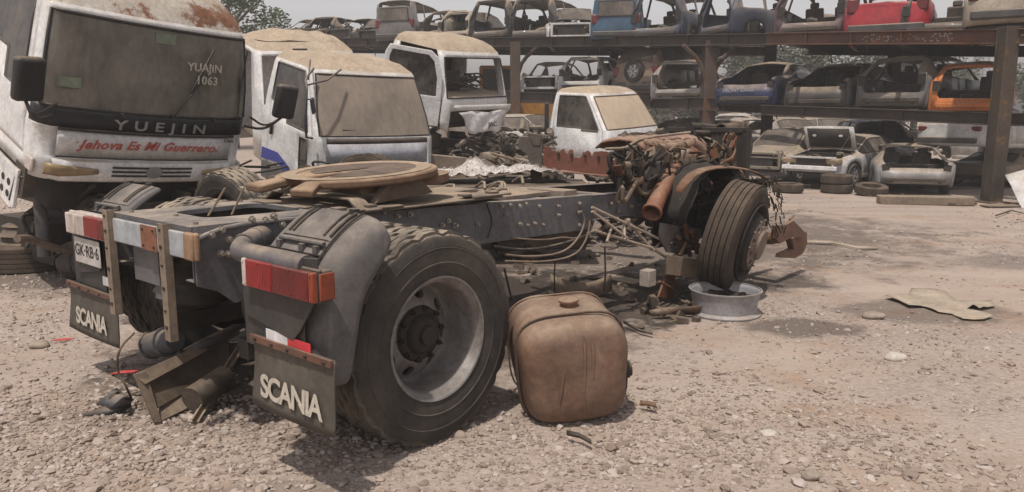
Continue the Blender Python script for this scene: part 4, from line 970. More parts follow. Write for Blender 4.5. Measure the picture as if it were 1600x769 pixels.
# ---------------------------------------------------------------- lorry cabs
def cab_shell(rows, nside, nfront, tags, k=5):
    """rows: (z, x_front, x_rear, half_width, corner_radius, bow); side/front columns as fractions; tags(row, seg, i)-> key or None.
    returns dict key -> MB of faces, plus grid points"""
    pts = []; segs = []
    for ri, (z, xf, xr, hw, rc, bow) in enumerate(rows):
        line = []
        for s in nside: line.append(Vector((xr + (xf - rc - xr) * s, hw, z)))
        for i in range(1, k + 1):
            a = R_(90 * i / k); line.append(Vector((xf - rc + rc * math.sin(a), hw - rc + rc * math.cos(a), z)))
        for s in nfront[1:]:
            y = (hw - rc) * (1 - 2 * s); line.append(Vector((xf + bow * (1 - (1 - 2 * s) ** 2), y, z)))
        for i in range(1, k + 1):
            a = R_(90 - 90 * i / k); line.append(Vector((xf - rc + rc * math.sin(a), -(hw - rc + rc * math.cos(a)), z)))
        for s in reversed(nside[:-1]): line.append(Vector((xr + (xf - rc - xr) * s, -hw, z)))
        # close over the back
        line.append(Vector((xr, -hw * .5, z))); line.append(Vector((xr, hw * .5, z)))
        pts.append(line)
    segs = [('L', i) for i in range(len(nside) - 1)] + [('C1', i) for i in range(k)] + [('F', i) for i in range(len(nfront) - 1)] + [('C2', i) for i in range(k)] + [('R', i) for i in reversed(range(len(nside) - 1))] + [('B', 0), ('B', 1), ('B', 2)]
    m = len(pts[0]); out = {}
    for r in range(len(rows) - 1):
        for c in range(m):
            t = tags(r, *segs[c])
            if t is None: continue
            mb = out.setdefault(t, MB())
            mb.add([pts[r][c], pts[r][(c + 1) % m], pts[r + 1][(c + 1) % m], pts[r + 1][c]], [(0, 1, 2, 3)])
    return out, pts, segs
def weld(o, d=.0005):
    b = bmesh.new(); b.from_mesh(o.data); bmesh.ops.remove_doubles(b, verts=b.verts, dist=d); bmesh.ops.recalc_face_normals(b, faces=b.faces); b.to_mesh(o.data); b.free(); return o
def border(mb, faces_mb, r):
    """rubber strip along the boundary of a patch of faces"""
    b = bmesh.new(); vs = [b.verts.new(p) for p in faces_mb.v]
    for f in faces_mb.f: b.faces.new([vs[i] for i in f])
    bmesh.ops.remove_doubles(b, verts=b.verts, dist=.0005)
    ed = [e for e in b.edges if len(e.link_faces) == 1]
    nb = {}
    for e in ed:
        for v in e.verts: nb.setdefault(v, []).append(e.other_vert(v))
    seen = set()
    for v0 in list(nb):
        if v0 in seen: continue
        loop = [v0]; seen.add(v0); cur = v0
        while True:
            nx = [q for q in nb[cur] if q not in seen]
            if not nx: break
            cur = nx[0]; seen.add(cur); loop.append(cur)
        P = [v.co.copy() for v in loop]
        P.append(P[0]); mb.tube(P, r, n=6, cap=False)
    b.free()
def lr_windows(mb, parent, name='door_window'):
    for o, q in build_lr(mb, name, M_sg, parent):
        gk = MB(); border(gk, q, .013); gk.build('rubber_seal', M_blackpl, o, smooth=60)
def roof_mesh(ring, rise, name, m, parent, wav=0., n=6):
    """domed roof over the top ring of points"""
    c = sum(ring, Vector()) / len(ring); mb = MB(); rows = []
    for i in range(n + 1):
        t = i / n; k_ = 1 - t
        row = []
        for p in ring + [ring[0]]:
            q = c.lerp(p, k_ ** .9 if i < n else 0)
            q.z = p.z * k_ + c.z * t + rise * (1 - k_ ** 2.6) + (wav * math.sin((q.y) * 17) * min(1, (1 - k_) * 4) * min(1, k_ * 3) if wav else 0)
            row.append(q)
        rows.append(row)
    mb.sheet(rows); o = mb.build(name, m, parent, smooth=70); weld(o); return o
def interior(parent, rows, floor_z, xr, xf, hw, seats=True, top=None):
    mb = MB(); mb.box(((xr + xf) / 2, 0, floor_z), (xf - xr - .12, hw * 1.9, .05)); mb.box((xf - .25, 0, floor_z + .42), (.3, hw * 1.86, .35)); 
    o = mb.build('dashboard', M_inside, parent, bevel=.03)
    if seats:
        for s in (-.5, .12, .55):
            mb = MB(); mb.box((xr + .42, s * hw, floor_z + .28), (.45, hw * .42, .16)); mb.box((xr + .20, s * hw, floor_z + .62), (.13, hw * .42, .60), (0, -.12, 0)); mb.box((xr + .15, s * hw, floor_z + 1.0), (.09, .24, .18)); mb.build('seat', M_seat, parent, bevel=.04)
        mb = MB(); mb.lathe([(.20, 0), (.213, .012), (.20, .024), (.187, .012)], axis='x', n=32, closed=True); 
        R = Matrix.Translation((xf - .48, .45 * hw, floor_z + .68)) @ Euler((0, R_(50), 0)).to_matrix().to_4x4()
        mb.v = [R @ p for p in mb.v]; mb.tube([R @ Vector((0, -.19, 0)), R @ Vector((0, .19, 0))], .012, n=6); mb.tube([R @ Vector((0, 0, 0)), (xf - .3, .45 * hw, floor_z + .4)], .025, n=8)
        mb.build('steering_wheel', M_blackpl, parent, smooth=60)

# --- big white cab with rust-blistered roof, tipped forward
c1 = thing('lorry_cab', 'large white lorry cab tipped forward, rusty roof, black band and red slogan below windscreen', 'truck cab', (-3.633, 7.389, .691), rot=(R_(-3.9), R_(21.9), R_(-38.1)))
rows1 = [(.34, .06, -1.55, .99, .16, .05), (.50, .07, -1.55, 1.0, .17, .05), (.545, .055, -1.55, 1.0, .17, .05), (.555, .045, -1.55, 1.0, .17, .05), (.80, .03, -1.55, 1.0, .17, .06), (.815, .04, -1.55, 1.0, .17, .06), (.95, .03, -1.55, .995, .17, .07),
         (.985, .015, -1.55, .99, .17, .07), (1.25, -.04, -1.54, .98, .17, .07), (1.5, -.10, -1.53, .955, .17, .06), (1.74, -.165, -1.52, .925, .17, .05), (1.80, -.19, -1.51, .91, .17, .05), (1.90, -.26, -1.48, .87, .2, .04), (1.99, -.38, -1.42, .79, .24, .03)]
ns = [0, .1, .16, .35, .62, .80, .90, .97, 1.0]; nf = [0, .12, .3, .5, .7, .88, 1.0]
def t1(r, s, i):
    if s == 'B': return 'body'
    if 7 <= r <= 9:
        if s == 'F' or (s in ('C1', 'C2') and ((s == 'C1' and i >= 2) or (s == 'C2' and i < 3))): return 'wind'
        if s in ('L', 'R') and 2 <= i <= 5 and not (r == 7 and i < 4): return 'side'
        if s in ('L', 'R') and r == 7 and 2 <= i < 4: return 'side' if False else 'door'
    if s in ('L', 'R') and 2 <= i <= 6 and 1 <= r <= 10: return 'door'
    if r in (5, 6) and (s == 'F' or s in ('C1', 'C2')): return 'band'
    if r == 4 and s == 'F': return 'seamf'
    if r == 3 and (s == 'F'): return 'panel'
    if r >= 11: return 'roofside'
    if r == 2: return 'seam' if s == 'F' else 'body'
    return 'body'
P1, pts1, segs1 = cab_shell(rows1, ns, nf, t1)
bodyo = weld(P1['body'].build('body_shell', M_white, c1, solid=.02, smooth=50))
build_lr(P1['door'], 'door', M_white, c1, solid=.025, smooth=50)
weld(P1['seamf'].build('lower_band', M_blackpl, c1, solid=.02)); weld(P1['seam'].build('panel_gap', M_dark, c1, solid=.02))
pn = weld(P1['panel'].build('front_panel', M_white, c1, solid=.02))
bd = weld(P1['band'].build('black_band', mat('band_black', (.018, .02, .026), (.03, .03, .035), rough=.4, dust=.5, base_dust=.12, bump=.03), c1, solid=.02))
wd = weld(P1['wind'].build('windscreen', M_hg, c1, smooth=60)); gk = MB(); border(gk, P1['wind'], .016); gk.build('rubber_seal', M_blackpl, wd, smooth=60)
lr_windows(P1['side'], c1)
rf = weld(P1['roofside'].build('roof_edge', M_white_rust, c1, smooth=60)); roof_mesh(pts1[-1], .09, 'roof', M_white_rust, c1)
interior(c1, rows1, .42, -1.5, .0, .92)
# bumper, grille, lamps
mb = MB(); rr0 = []
for z, dx in ((.545, .07), (.53, .10), (.45, .115), (.36, .11), (.33, .07)):
    rr0.append([(dx + .05 * (1 - (y / .96) ** 2) - .16 * max(0, abs(y) - .8) / .18, y, z) for y in [-.98 + 1.96 * i / 20 for i in range(21)]])
mb.sheet(rr0); bmp = mb.build('bumper', M_white_cl, c1, solid=.01, smooth=50)
gr = empty('grille'); gr.parent = c1
for z in (.495, .455, .415):
    mb = MB(); mb.tube([(.168 - .05 * (y / .96) ** 2, y, z) for y in [-.38 + .76 * i / 10 for i in range(11)]], .010, n=6); mb.build('slot', M_blackpl, gr, smooth=60)
mb = MB(); mb.lathe([(0, .0), (.055, 0), (.06, .01), (.0, .012)], c=(.17, 0, .455), axis='x', n=24); mb.v = [Vector((p.x, p.y * 1.3, p.z)) for p in mb.v]; mb.build('badge', M_chrome, gr)
for s in (-1, 1):
    mb = MB(); rows = []
    for i in range(9):
        t = i / 8; y = s * (.92 - .42 * t); hh = .055 * (1 - .55 * t ** 2); x = .165 - .05 * (y / .96) ** 2 - .05 * max(0, abs(y) - .82) / .1
        rows.append([(x, y, .45 + hh), (x + .018, y, .45 + hh * .5), (x + .02, y, .45 - hh * .4), (x + .002, y, .45 - hh)])
    mb.sheet(rows); mb.build('headlight', mat('yellowed_lens', (.30, .21, .10), (.20, .14, .07), rough=.3, dust=.5, base_dust=.4, bump=.1, coat=.4), c1, solid=.01, smooth=60)
    mb = MB(); mb.box((-.03, s * .985, .45), (.13, .03, .13)); mb.build('indicator', M_clear, c1, bevel=.02)
# lettering
Mx = basis((0, 1, 0), (-.02, 0, 1))
text('maker_lettering', 'YUEJIN', .125, M_chrome, bd, (.118, .03, .882), Mx, bold=.002, space=1.7, ext=.003, sx=1.45)
text('slogan', 'Jehova Es Mi Guerrero.', .115, M_redletter, pn, (.117, -.02, .69), Mx, bold=.0035, shear=.35, space=1.08, ext=.001, sx=1.1)
text('slogan_mark', '\u00b7,', .1, M_redletter, pn, (.107, -.68, .70), Mx, ext=.001); text('slogan_mark', ',:', .1, M_redletter, pn, (.107, .64, .70), Mx, ext=.001)
text('country_name', 'Chile', .05, M_dark, pn, (.09, .76, .77), Mx, bold=.001, ext=.001)
Mw = basis((0, 1, .03), (-.22, 0, 1))
text('painted_writing', 'YUAJiN', .105, M_letter, wd, (.005, .40, 1.46), Mw, bold=.002, space=1.05, ext=.001)
text('painted_writing', '1063', .105, M_letter, wd, (.03, .43, 1.345), Mw, bold=.002, space=1.1, ext=.001)
mb = MB(); mb.box((-.03, .86, 1.12), (.003, .08, .17), (0, R_(-12), R_(12))); mb.build('sticker', M_plate, wd); 
mb = MB(); mb.box((-.085, .02, 1.66), (.003, .19, .09), (0, R_(-14), 0)); mb.box((.005, -.78, 1.20), (.003, .18, .085), (0, R_(-12), R_(-4))); mb.build('sticker', mat('green_tint_sticker', (.22, .26, .19), rough=.7, dust=.1, base_dust=.2), wd)
# wipers
for (y0, y1, z1) in ((.12, .46, 1.60), (.84, .86, 1.62)):
    wp = empty('wiper'); wp.parent = c1
    mb = MB(); a = Vector((.10 if y0 < .5 else .03, y0, 1.0)); b_ = Vector((-.01 if y0 < .5 else -.1, y1 - .02, z1 - .2)); mb.tube([a, a.lerp(b_, .5) + Vector((.02, 0, 0)), b_], .008, n=6); mb.cyl(a - Vector((.03, 0, 0)), a + Vector((.015, 0, 0)), .022, n=10); mb.build('wiper_arm', M_blackpl, wp)
    mb = MB(); mb.bar((.05 if y0 < .5 else -.02, y0 + .16 * (y0 < .5), 1.22), (-.055 if y0 < .5 else -.12, y1 + .03, z1 + .03), .012, .02); mb.build('wiper_blade', M_blackpl, wp)
mb = MB()
for y in (-.35, .55): mb.cyl((.07, y, .962), (.1, y, .985), .012, n=8)
mb.build('washer_jet', M_blackpl, c1)
def mirror(parent, base, mid, head, size, rot, mt=M_blackpl, arms=2):
    mr = empty('mirror'); mr.parent = parent
    mb = MB(); base, mid, head = Vector(base), Vector(mid), Vector(head)
    mb.tube([base, mid, head], .014, n=8, smooth_path=2)
    if arms > 1: mb.tube([base + Vector((.04, 0, .12)), mid + Vector((0, 0, .03)), head], .011, n=8, smooth_path=2)
    mb.build('mirror_arm', M_blackpl, mr, smooth=60)
    mb = MB(); mb.box(head + Vector((0, 0, size[2] * .5)), size, rot); mb.build('mirror_head', mt, mr, bevel=.035)
    return mr
mirror(c1, (.06, -.90, .92), (.16, -1.08, .90), (.02, -1.10, 1.02), (.10, .24, .36), (0, R_(-4), R_(12)))
mirror(c1, (.06, .92, .93), (.12, 1.12, .92), (-.02, 1.40, 1.02), (.10, .24, .36), (0, R_(-6), R_(-6)))
# sill / step with round holes, left lower
mb = MB(); M_ = basis((1, 0, 0), (0, 0, 1), (0, -1.0, 0))
poly = [(-1.15, .33), (-.25, .33), (-.12, .34), (-.12, -.02), (-.20, -.05), (-1.0, .0), (-1.15, .1)]
mb.prism(poly, M_, .03); stp = mb.build('step_panel', M_white, c1, bevel=.008)
mb = MB(); 
for i in range(6):
    for j in range(2):
        x, z = -.26 - .12 * i, .06 + .11 * j; mb.cyl((x, -1.028, z), (x, -1.034, z), .032, n=16)
mb.build('step_holes', M_dark, stp)
mb = MB(); mb.box((-.15, -.95, .25), (.20, .10, .28)); mb.tube([(-.06, -.99, .30), (-.16, -1.02, .26), (-.2, -1.03, .02)], .012, n=8); mb.build('door_hinge', M_engine, c1, bevel=.01)
# running gear below the cab
mb = MB(); 
mb.box((-.75, .0, .10), (1.3, 1.5, .30)); mb.jitter(.03, 4, 1); mb.build('cab_underside', M_dark, c1, bevel=.02)
uc = thing('lorry_undercarriage', 'greasy front axle, leaf springs and engine parts under the white cab with rusty roof', 'undercarriage', (-4.0, 7.7, 0), R_(-38))
mb = MB(); rnd = random.Random(4)
for s in (-.42, .42): mb.bar((-1.8, s, .85), (.65, s, .72), .07, .2)
mb.bar((.5, -.5, .66), (.5, .5, .66), .1, .16); mb.build('frame_rail', M_engine, uc, bevel=.01)
mb = MB()
for i in range(46):
    p = Vector((-.9 + rnd.random() * 1.5, -.7 + rnd.random() * 1.4, .30 + rnd.random() * .62)); k_ = rnd.random()
    if k_ < .4: mb.box(p, (.08 + .25 * rnd.random(), .06 + .2 * rnd.random(), .05 + .2 * rnd.random()), (rnd.random() * .5, rnd.random() * .5, rnd.random() * 3))
    elif k_ < .75: mb.cyl(p, p + Vector((rnd.uniform(-.2, .2), rnd.uniform(-.3, .3), rnd.uniform(-.1, .12))), .02 + .06 * rnd.random(), n=12)
    else: mb.tube([p + Vector((rnd.uniform(-.3, .3), rnd.uniform(-.3, .3), rnd.uniform(-.15, .15))) for _ in range(4)], .015 + .012 * rnd.random(), n=7, smooth_path=2)
mb.box((-.6, 0, .6), (1.0, .6, .5)); mb.box((-.7, 0, .35), (1.3, 1.2, .4)); mb.build('engine', M_dark, uc, smooth=30)
for q in (((.1, -.72, .86), (.12, -.74, .28)), ((.1, .4, .86), (.12, .42, .4))): mb = MB(); mb.cyl(*q, .055, n=14); mb.build('shock_absorber', M_hose, uc)
mb = MB(); mb.tube([(.45, -1.06, .52), (.35, -.92, .50), (.28, -.7, .36), (.2, -.45, .30)], .035, n=10, smooth_path=2); mb.build('steering_arm', mat('arm_brown', (.17, .12, .09), rough=.7, dust=.7, base_dust=.4, rust=.3), uc)
wr = thing('tyre_stack', 'muddy brown lorry wheel lying flat below the white cab, coils and plate on top', 'wheel', (-5.05, 8.0, 0), 0)
tyre_part(wr, (0, 0, .14), .50, .27, mats=(M_rubber_dirty, M_rubber_dirty), blocks=False, M=Matrix.Rotation(R_(90), 4, 'X'))
mb = MB(); mb.lathe([(.30, .24), (.32, .27), (.28, .29), (.28, .34), (.31, .355), (.28, .37), (.25, .43), (.27, .45), (.2, .48), (0, .48)], axis='z', n=36); mb.build('spring_plate', M_engine, wr, smooth=40)

# --- black cylinder (air reservoir) lying behind the chassis
ar = thing('air_reservoir', 'black cylindrical air tank lying on the gravel behind the far tail lamp', 'air tank', (-4.05, 7.3, .19), R_(-12))
mb = MB(); mb.lathe([(0, -.32), (.10, -.31), (.165, -.28), (.185, -.24), (.19, -.2), (.19, .3), (.16, .34), (0, .36)], axis='x', n=36); mb.build('drum', mat('reservoir_black', (.03, .03, .035), (.045, .04, .04), rough=.5, dust=.8, base_dust=.35), ar, smooth=60)
mb = MB()
for x in (-.1, .2): mb.lathe([(.19, -.015), (.197, -.012), (.197, .012), (.19, .015)], c=(x, 0, 0), axis='x', n=36)
mb.cyl((-.2, 0, .18), (-.2, 0, .23), .02, n=10); mb.build('bands', M_blackpl, ar)

# --- white dusty cab with sand coloured roof
c2 = thing('lorry_cab', 'white lorry cab with dust-caked windscreen, sandy roof and blue stripe, behind the coupling plate', 'truck cab', (-1.80, 9.859, .399), rot=(R_(-.2), R_(11.6), R_(-48.5)))
rows2 = [(.12, .06, -1.45, .86, .12, .03), (.45, .065, -1.45, .87, .13, .03), (.60, .06, -1.45, .87, .13, .03), (.86, .035, -1.45, .86, .13, .03), (.925, .02, -1.45, .86, .13, .03),
         (.95, 0.0, -1.45, .85, .12, .03), (1.17, -.11, -1.44, .83, .11, .03), (1.42, -.24, -1.42, .79, .11, .03), (1.63, -.36, -1.40, .755, .11, .03), (1.68, -.40, -1.38, .74, .12, .02), (1.76, -.56, -1.34, .67, .16, .0)]
ns2 = [0, .08, .14, .32, .5, .68, .78, .92, 1.0]
def t2(r, s, i):
    if s == 'B': return 'body'
    if 5 <= r <= 7:
        if s == 'F' or (s == 'C1' and i >= 3) or (s == 'C2' and i < 2): return 'wind'
        if s in ('L', 'R') and 2 <= i <= 6 and not (r == 5 and i <= 3): return 'side'
    if s in ('L', 'R') and i >= 2 and i <= 7 and r <= 8: 
        if 6 <= i <= 6 and r in (1, 2): return 'lowwin'
        return 'door'
    if r == 3 and s == 'F': return 'strip'
    if r >= 9: return 'roofside'
    if r == 2 and s == 'F': return 'stripe'
    return 'body'
P2, pts2, segs2 = cab_shell(rows2, ns2, nf, t2)
weld(P2['body'].build('body_shell', M_white, c2, solid=.02, smooth=50)); build_lr(P2['door'], 'door', M_white_cl, c2, solid=.02, smooth=50)
weld(P2['strip'].build('vent_strip', mat('vent_strip', (.09, .07, .065), rough=.7, dust=.5, base_dust=.4), c2, solid=.02)); weld(P2['stripe'].build('lower_panel', mat('panel_bluish', (.50, .51, .56), (.42, .42, .46), rough=.45, dust=.6, base_dust=.2), c2, solid=.02, smooth=50))
lr_windows(P2['lowwin'], c2, 'lower_window')
wd2 = weld(P2['wind'].build('windscreen', M_hg_dust, c2, smooth=60)); gk = MB(); border(gk, P2['wind'], .012); gk.build('rubber_seal', M_blackpl, wd2)
lr_windows(P2['side'], c2)
weld(P2['roofside'].build('roof_edge', M_dustroof, c2, smooth=60)); roof_mesh(pts2[-1], .06, 'roof', M_dustroof, c2, wav=.012, n=12)
interior(c2, rows2, .3, -1.4, -.05, .78)
mb = MB(); M_ = basis((1, 0, 0), (0, 0, 1), (0, -.875, 0)); mb.prism([(-1.42, .35), (-.95, .40), (-.62, .30), (-.62, .42), (-.95, .53), (-1.42, .50)], M_, .006); mb.build('blue_stripe', mat('stripe_blue', (.02, .04, .32), rough=.4, dust=.4, base_dust=.15), c2)
mb = MB(); mb.prism([(-1.42, .10), (-.50, .10), (-.56, .24), (-.70, .36), (-.95, .36), (-1.42, .32)], basis((1, 0, 0), (0, 0, 1), (0, -.875, 0)), .004); mb.build('grey_flash', mat('flash_grey', (.12, .12, .13), rough=.5, dust=.5, base_dust=.3), c2)
# mirror gantry on the near corner
mg = empty('mirror'); mg.parent = c2
mb = MB(); mb.tube([(-.30, -.78, 1.70), (-.22, -.92, 1.58), (.02, -1.02, 1.55), (.05, -1.03, 1.48), (.05, -1.03, .96), (.0, -.9, .93)], .014, n=8, smooth_path=1); mb.tube([(-.24, -.45, 1.71), (-.1, -.7, 1.60), (.0, -1.0, 1.55)], .012, n=8)
mb.tube([(-.45, -.75, 1.78), (-.22, -.88, 1.58)], .01, n=8); mb.tube([(.05, -1.03, 1.4), (.03, -.93, 1.38)], .01, n=6); mb.build('mirror_arm', M_hose, mg, smooth=50)
mb = MB(); mb.box((.04, -.94, 1.32), (.03, .07, .20), (R_(20), 0, R_(30))); mb.build('mirror_head', M_hose, mg, bevel=.015)
mb = MB(); mb.bar((-.02, -.5, 1.02), (.0, .25, .985), .012, .012); mb.build('wiper', mat('wiper_dusty', (.10, .08, .07), rough=.8), c2)
mb = MB(); mb.box((-1.15, -.885, .80), (.04, .03, .16), (0, R_(10), 0)); mb.build('door_handle', M_blackpl, c2, bevel=.008)

# --- third cab behind it, only a dusty roof edge and dark opening
c5 = thing('lorry_cab', 'wrecked white cab with torn dusty roof, squeezed in behind the other two cabs', 'truck cab', (-3.05, 12.0, .85), rot=(R_(3), R_(14), R_(-52)))
rows5 = [(.1, .05, -1.3, .85, .12, .03), (.5, .05, -1.3, .86, .13, .03), (.95, 0, -1.3, .85, .12, .03), (1.60, -.28, -1.28, .77, .12, .02), (1.66, -.32, -1.27, .76, .12, .02), (1.76, -.5, -1.2, .68, .15, 0)]
def t5(r, s, i):
    if s == 'B': return 'body'
    if r == 2:
        if s == 'F' or (s == 'C1' and i >= 3) or (s == 'C2' and i < 2): return None
        if s in ('L', 'R') and 2 <= i <= 5: return None
    if s in ('L', 'R') and 2 <= i <= 5 and r in (0, 1): return None
    return 'body' if r < 4 else 'roof'
P5, pts5, _ = cab_shell(rows5, ns2, nf, t5)
weld(P5['body'].build('body_shell', M_white, c5, solid=.02, smooth=50)); weld(P5['roof'].build('roof_edge', M_dustroof, c5, smooth=60)); ro = roof_mesh(pts5[-1], .09, 'roof', M_dustroof, c5, wav=.02, n=10)
for v in ro.data.vertices:
    v.co.z += .09 * mnoise.noise(v.co * 2.2)
interior(c5, rows5, .3, -1.25, -.1, .78, seats=False)
mb = MB(); mb.box((-.15, -.2, 1.70), (.02, .22, .05), (0, R_(-30), 0)); mb.build('roof_vent', M_dark, c5)

# --- open cab without its windscreen
c3 = thing('lorry_cab', 'gutted white cab without windscreen, door hanging open and crumpled nose panel, sandy roof', 'truck cab', (-.745, 14.347, .974), rot=(R_(2.6), R_(12.7), R_(-36.3)))
rows3 = [(.40, .05, -1.5, .90, .1, .02), (.55, .05, -1.5, .91, .12, .02), (.74, .05, -1.5, .91, .12, .02), (.90, .03, -1.5, .90, .12, .02), (.96, .01, -1.5, .90, .13, .02), (1.2, -.07, -1.5, .88, .13, .02), (1.45, -.16, -1.48, .86, .13, .02),
         (1.62, -.22, -1.46, .83, .13, .02), (1.72, -.27, -1.45, .81, .14, .02), (1.82, -.38, -1.42, .76, .18, .02), (1.88, -.52, -1.36, .68, .2, 0)]
def t3(r, s, i):
    if s == 'B': return 'body' if (r < 4 or r > 7 ) else ('back' if True else None)
    if 4 <= r <= 6 and (s == 'F' or (s == 'C1' and i >= 3) or (s == 'C2' and i < 2)): return None
    if s == 'R' and 2 <= i <= 7 and r <= 7: return None
    if s == 'L' and 3 <= i <= 6 and 4 <= r <= 6: return None
    if r < 2 and s in ('F',): return None
    return 'body' if r < 8 else 'roof'
P3, pts3, _ = cab_shell(rows3, ns2, nf, t3)
b3 = weld(P3['body'].build('body_shell', M_white, c3, solid=.03, smooth=50)); weld(P3['roof'].build('roof_edge', M_dustroof, c3, smooth=60)); roof_mesh(pts3[-1], .05, 'roof', M_dustroof, c3, wav=.006, n=10)
weld(P3['back'].build('rear_lining', mat('lining_grey', (.10, .085, .08), rough=.9, dust=.5, base_dust=.4), c3, solid=.02))
gk = MB(); tmp = MB()
_, ppp, sss = cab_shell(rows3, ns2, nf, lambda *a: None)
def patch(rows_, k0):
    P_, a, b_ = cab_shell(rows_, ns2, nf, lambda r, s, i: 'w' if (4 <= r <= 6 and (s == 'F' or (s == 'C1' and i >= 3) or (s == 'C2' and i < 2))) else None); return P_['w']
border(gk, patch(rows3, 0), .014); gk.build('screen_seal', M_blackpl, c3, smooth=60)
mb = MB(); mb.box((-.35, 0, .93), (.5, 1.66, .05)); mb.build('dash_top', M_dustroof, c3, bevel=.02)
mb = MB(); mb.box((-.35, 0, .70), (.45, 1.66, .42)); mb.box((-.8, 0, .42), (1.3, 1.7, .06)); rr_ = random.Random(2)
for i in range(14): mb.tube([(-.5 + rr_.uniform(-.3, .3), rr_.uniform(-.6, .7), 1.0 + rr_.uniform(0, .3)) for _ in range(4)], .014, n=6, smooth_path=1)
mb.box((-.9, .25, 1.02), (.1, .5, .5), (0, -.2, .2)); mb.box((-.9, -.5, .8), (.12, .45, .7), (0, -.2, 0)); mb.build('gutted_interior', M_engine, c3)
# crumpled nose panel
mb = MB(); rows = []
for i in range(7):
    z = .72 - .36 * i / 6 ; rows.append([(.10 + .10 * (i / 6) + .03 * math.sin(j * 1.7 + i), -.62 + .25 * (i / 6) * (1 - j / 9.) + (1.45 - .15 * i / 6 - .25 * (i / 6)) * j / 9, z + .02 * math.sin(j * .9 + i * .5)) for j in range(10)])
mb.sheet(rows); np_ = mb.build('nose_panel', M_white, c3, solid=.012, smooth=60)
text('maker_badge', 'JAC', .12, M_brownsteel, np_, (.235, .22, .50), basis((0, 1, 0), (-.25, 0, 1)), bold=.004, ext=.003, sx=1.3)
mb = MB(); mb.sheet([[(.06 + .01 * j % 2, -.7 + 1.5 * j / 9, z) for j in range(10)] for z in (.84, .80, .75)]); mb.build('scuttle_panel', M_white_cl, c3, solid=.02)
mb = MB(); M_ = basis((1, 0, 0), (0, 0, 1))
dd = empty('open_door', (-.08, -.93, 0), rot=(0, 0, R_(42))); dd.parent = c3
# door hinged at the front edge, swung outward
def ring_prism(outer, inner, t, M):
    n = len(outer); m_ = MB(); vs = [(a, b_, 0) for a, b_ in outer] + [(a, b_, 0) for a, b_ in inner] + [(a, b_, t) for a, b_ in outer] + [(a, b_, t) for a, b_ in inner]
    fs = []
    for i in range(n):
        j = (i + 1) % n; fs += [(i, j, n + j, n + i), (2 * n + i, 3 * n + i, 3 * n + j, 2 * n + j), (i, 2 * n + i, 2 * n + j, j), (n + i, n + j, 3 * n + j, 3 * n + i)]
    return m_.add(vs, fs, 0, M)
Md = basis((-1, 0, 0), (0, 0, 1))
m_ = ring_prism([(0, .90), (.02, 1.3), (.12, 1.62), (.25, 1.72), (.95, 1.74), (1.02, 1.6), (1.02, .90)], [(.09, .96), (.11, 1.28), (.19, 1.55), (.29, 1.64), (.90, 1.66), (.94, 1.55), (.94, .96)], .05, Md)
m_.prism([(0, .45), (1.02, .45), (1.02, .90), (0, .90)], Md, .05); m_.build('door_skin', M_white_cl, dd, bevel=.01)
m_ = MB(); m_.prism([(.08, .95), (.10, 1.3), (.18, 1.56), (.28, 1.65), (.91, 1.67), (.95, 1.56), (.95, .95)], basis((-1, 0, 0), (0, 0, 1), (0, .02, 0)), .006); m_.build('door_window', M_sg, dd)
# engine and axle below that cab
def junk(name, label, cat, box, n, seed, m, loc=(0, 0, 0), rz=0, extra=None, big=1., parent=None, group=None):
    r = random.Random(seed); x0, x1, y0, y1, z0, z1 = box; mb = MB()
    for i in range(n):
        p = Vector((r.uniform(x0, x1), r.uniform(y0, y1), r.uniform(z0, z1))); k_ = r.random()
        if k_ < .35: mb.box(p, (.05 + .3 * r.random() * big, .05 + .2 * r.random() * big, .03 + .16 * r.random() * big), (r.random() * .7, r.random() * .7, r.random() * 3))
        elif k_ < .6: mb.cyl(p, p + Vector((r.uniform(-.3, .3), r.uniform(-.3, .3), r.uniform(-.1, .2))) * big, .02 + .06 * r.random() * big, n=12)
        elif k_ < .72: mb.lathe([(.06, 0), (.12, .01), (.13, .05), (.1, .08), (.0, .08)], c=p, axis=r.choice('xyz'), n=16)
        else: mb.tube([p + Vector((r.uniform(-.35, .35), r.uniform(-.35, .35), r.uniform(-.15, .15))) * big for _ in range(5)], .010 + .014 * r.random(), n=7, smooth_path=2)
    o = mb.build(name, m, parent, smooth=30); o.location = loc; o.rotation_euler = (0, 0, rz)
    if parent is None: tag(o, label, cat, group)
    return o
def place_at(u, v, z): return PT(u, v, z=z)
e3 = thing('lorry_engine', 'black greasy engine and front axle under the gutted windowless cab', 'engine', (-.7, 14.3, 0), R_(-36))
mb = MB(); mb.box((-.5, 0, .85), (1.0, .7, .6)); mb.bar((-1.8, -.42, .8), (.1, -.42, .8), .07, .2); mb.bar((-1.8, .42, .8), (.1, .42, .8), .07, .2); mb.box((0, 0, .65), (.12, 1.3, .14)); mb.build('block', M_dark, e3, bevel=.01)
junk('fittings', None, None, (-.9, .15, -.8, .8, .35, 1.25), 60, 21, M_engine, parent=e3); junk('pale_fittings', None, None, (-.2, .2, -.7, .7, .6, 1.1), 12, 22, M_alu, parent=e3, big=.6)

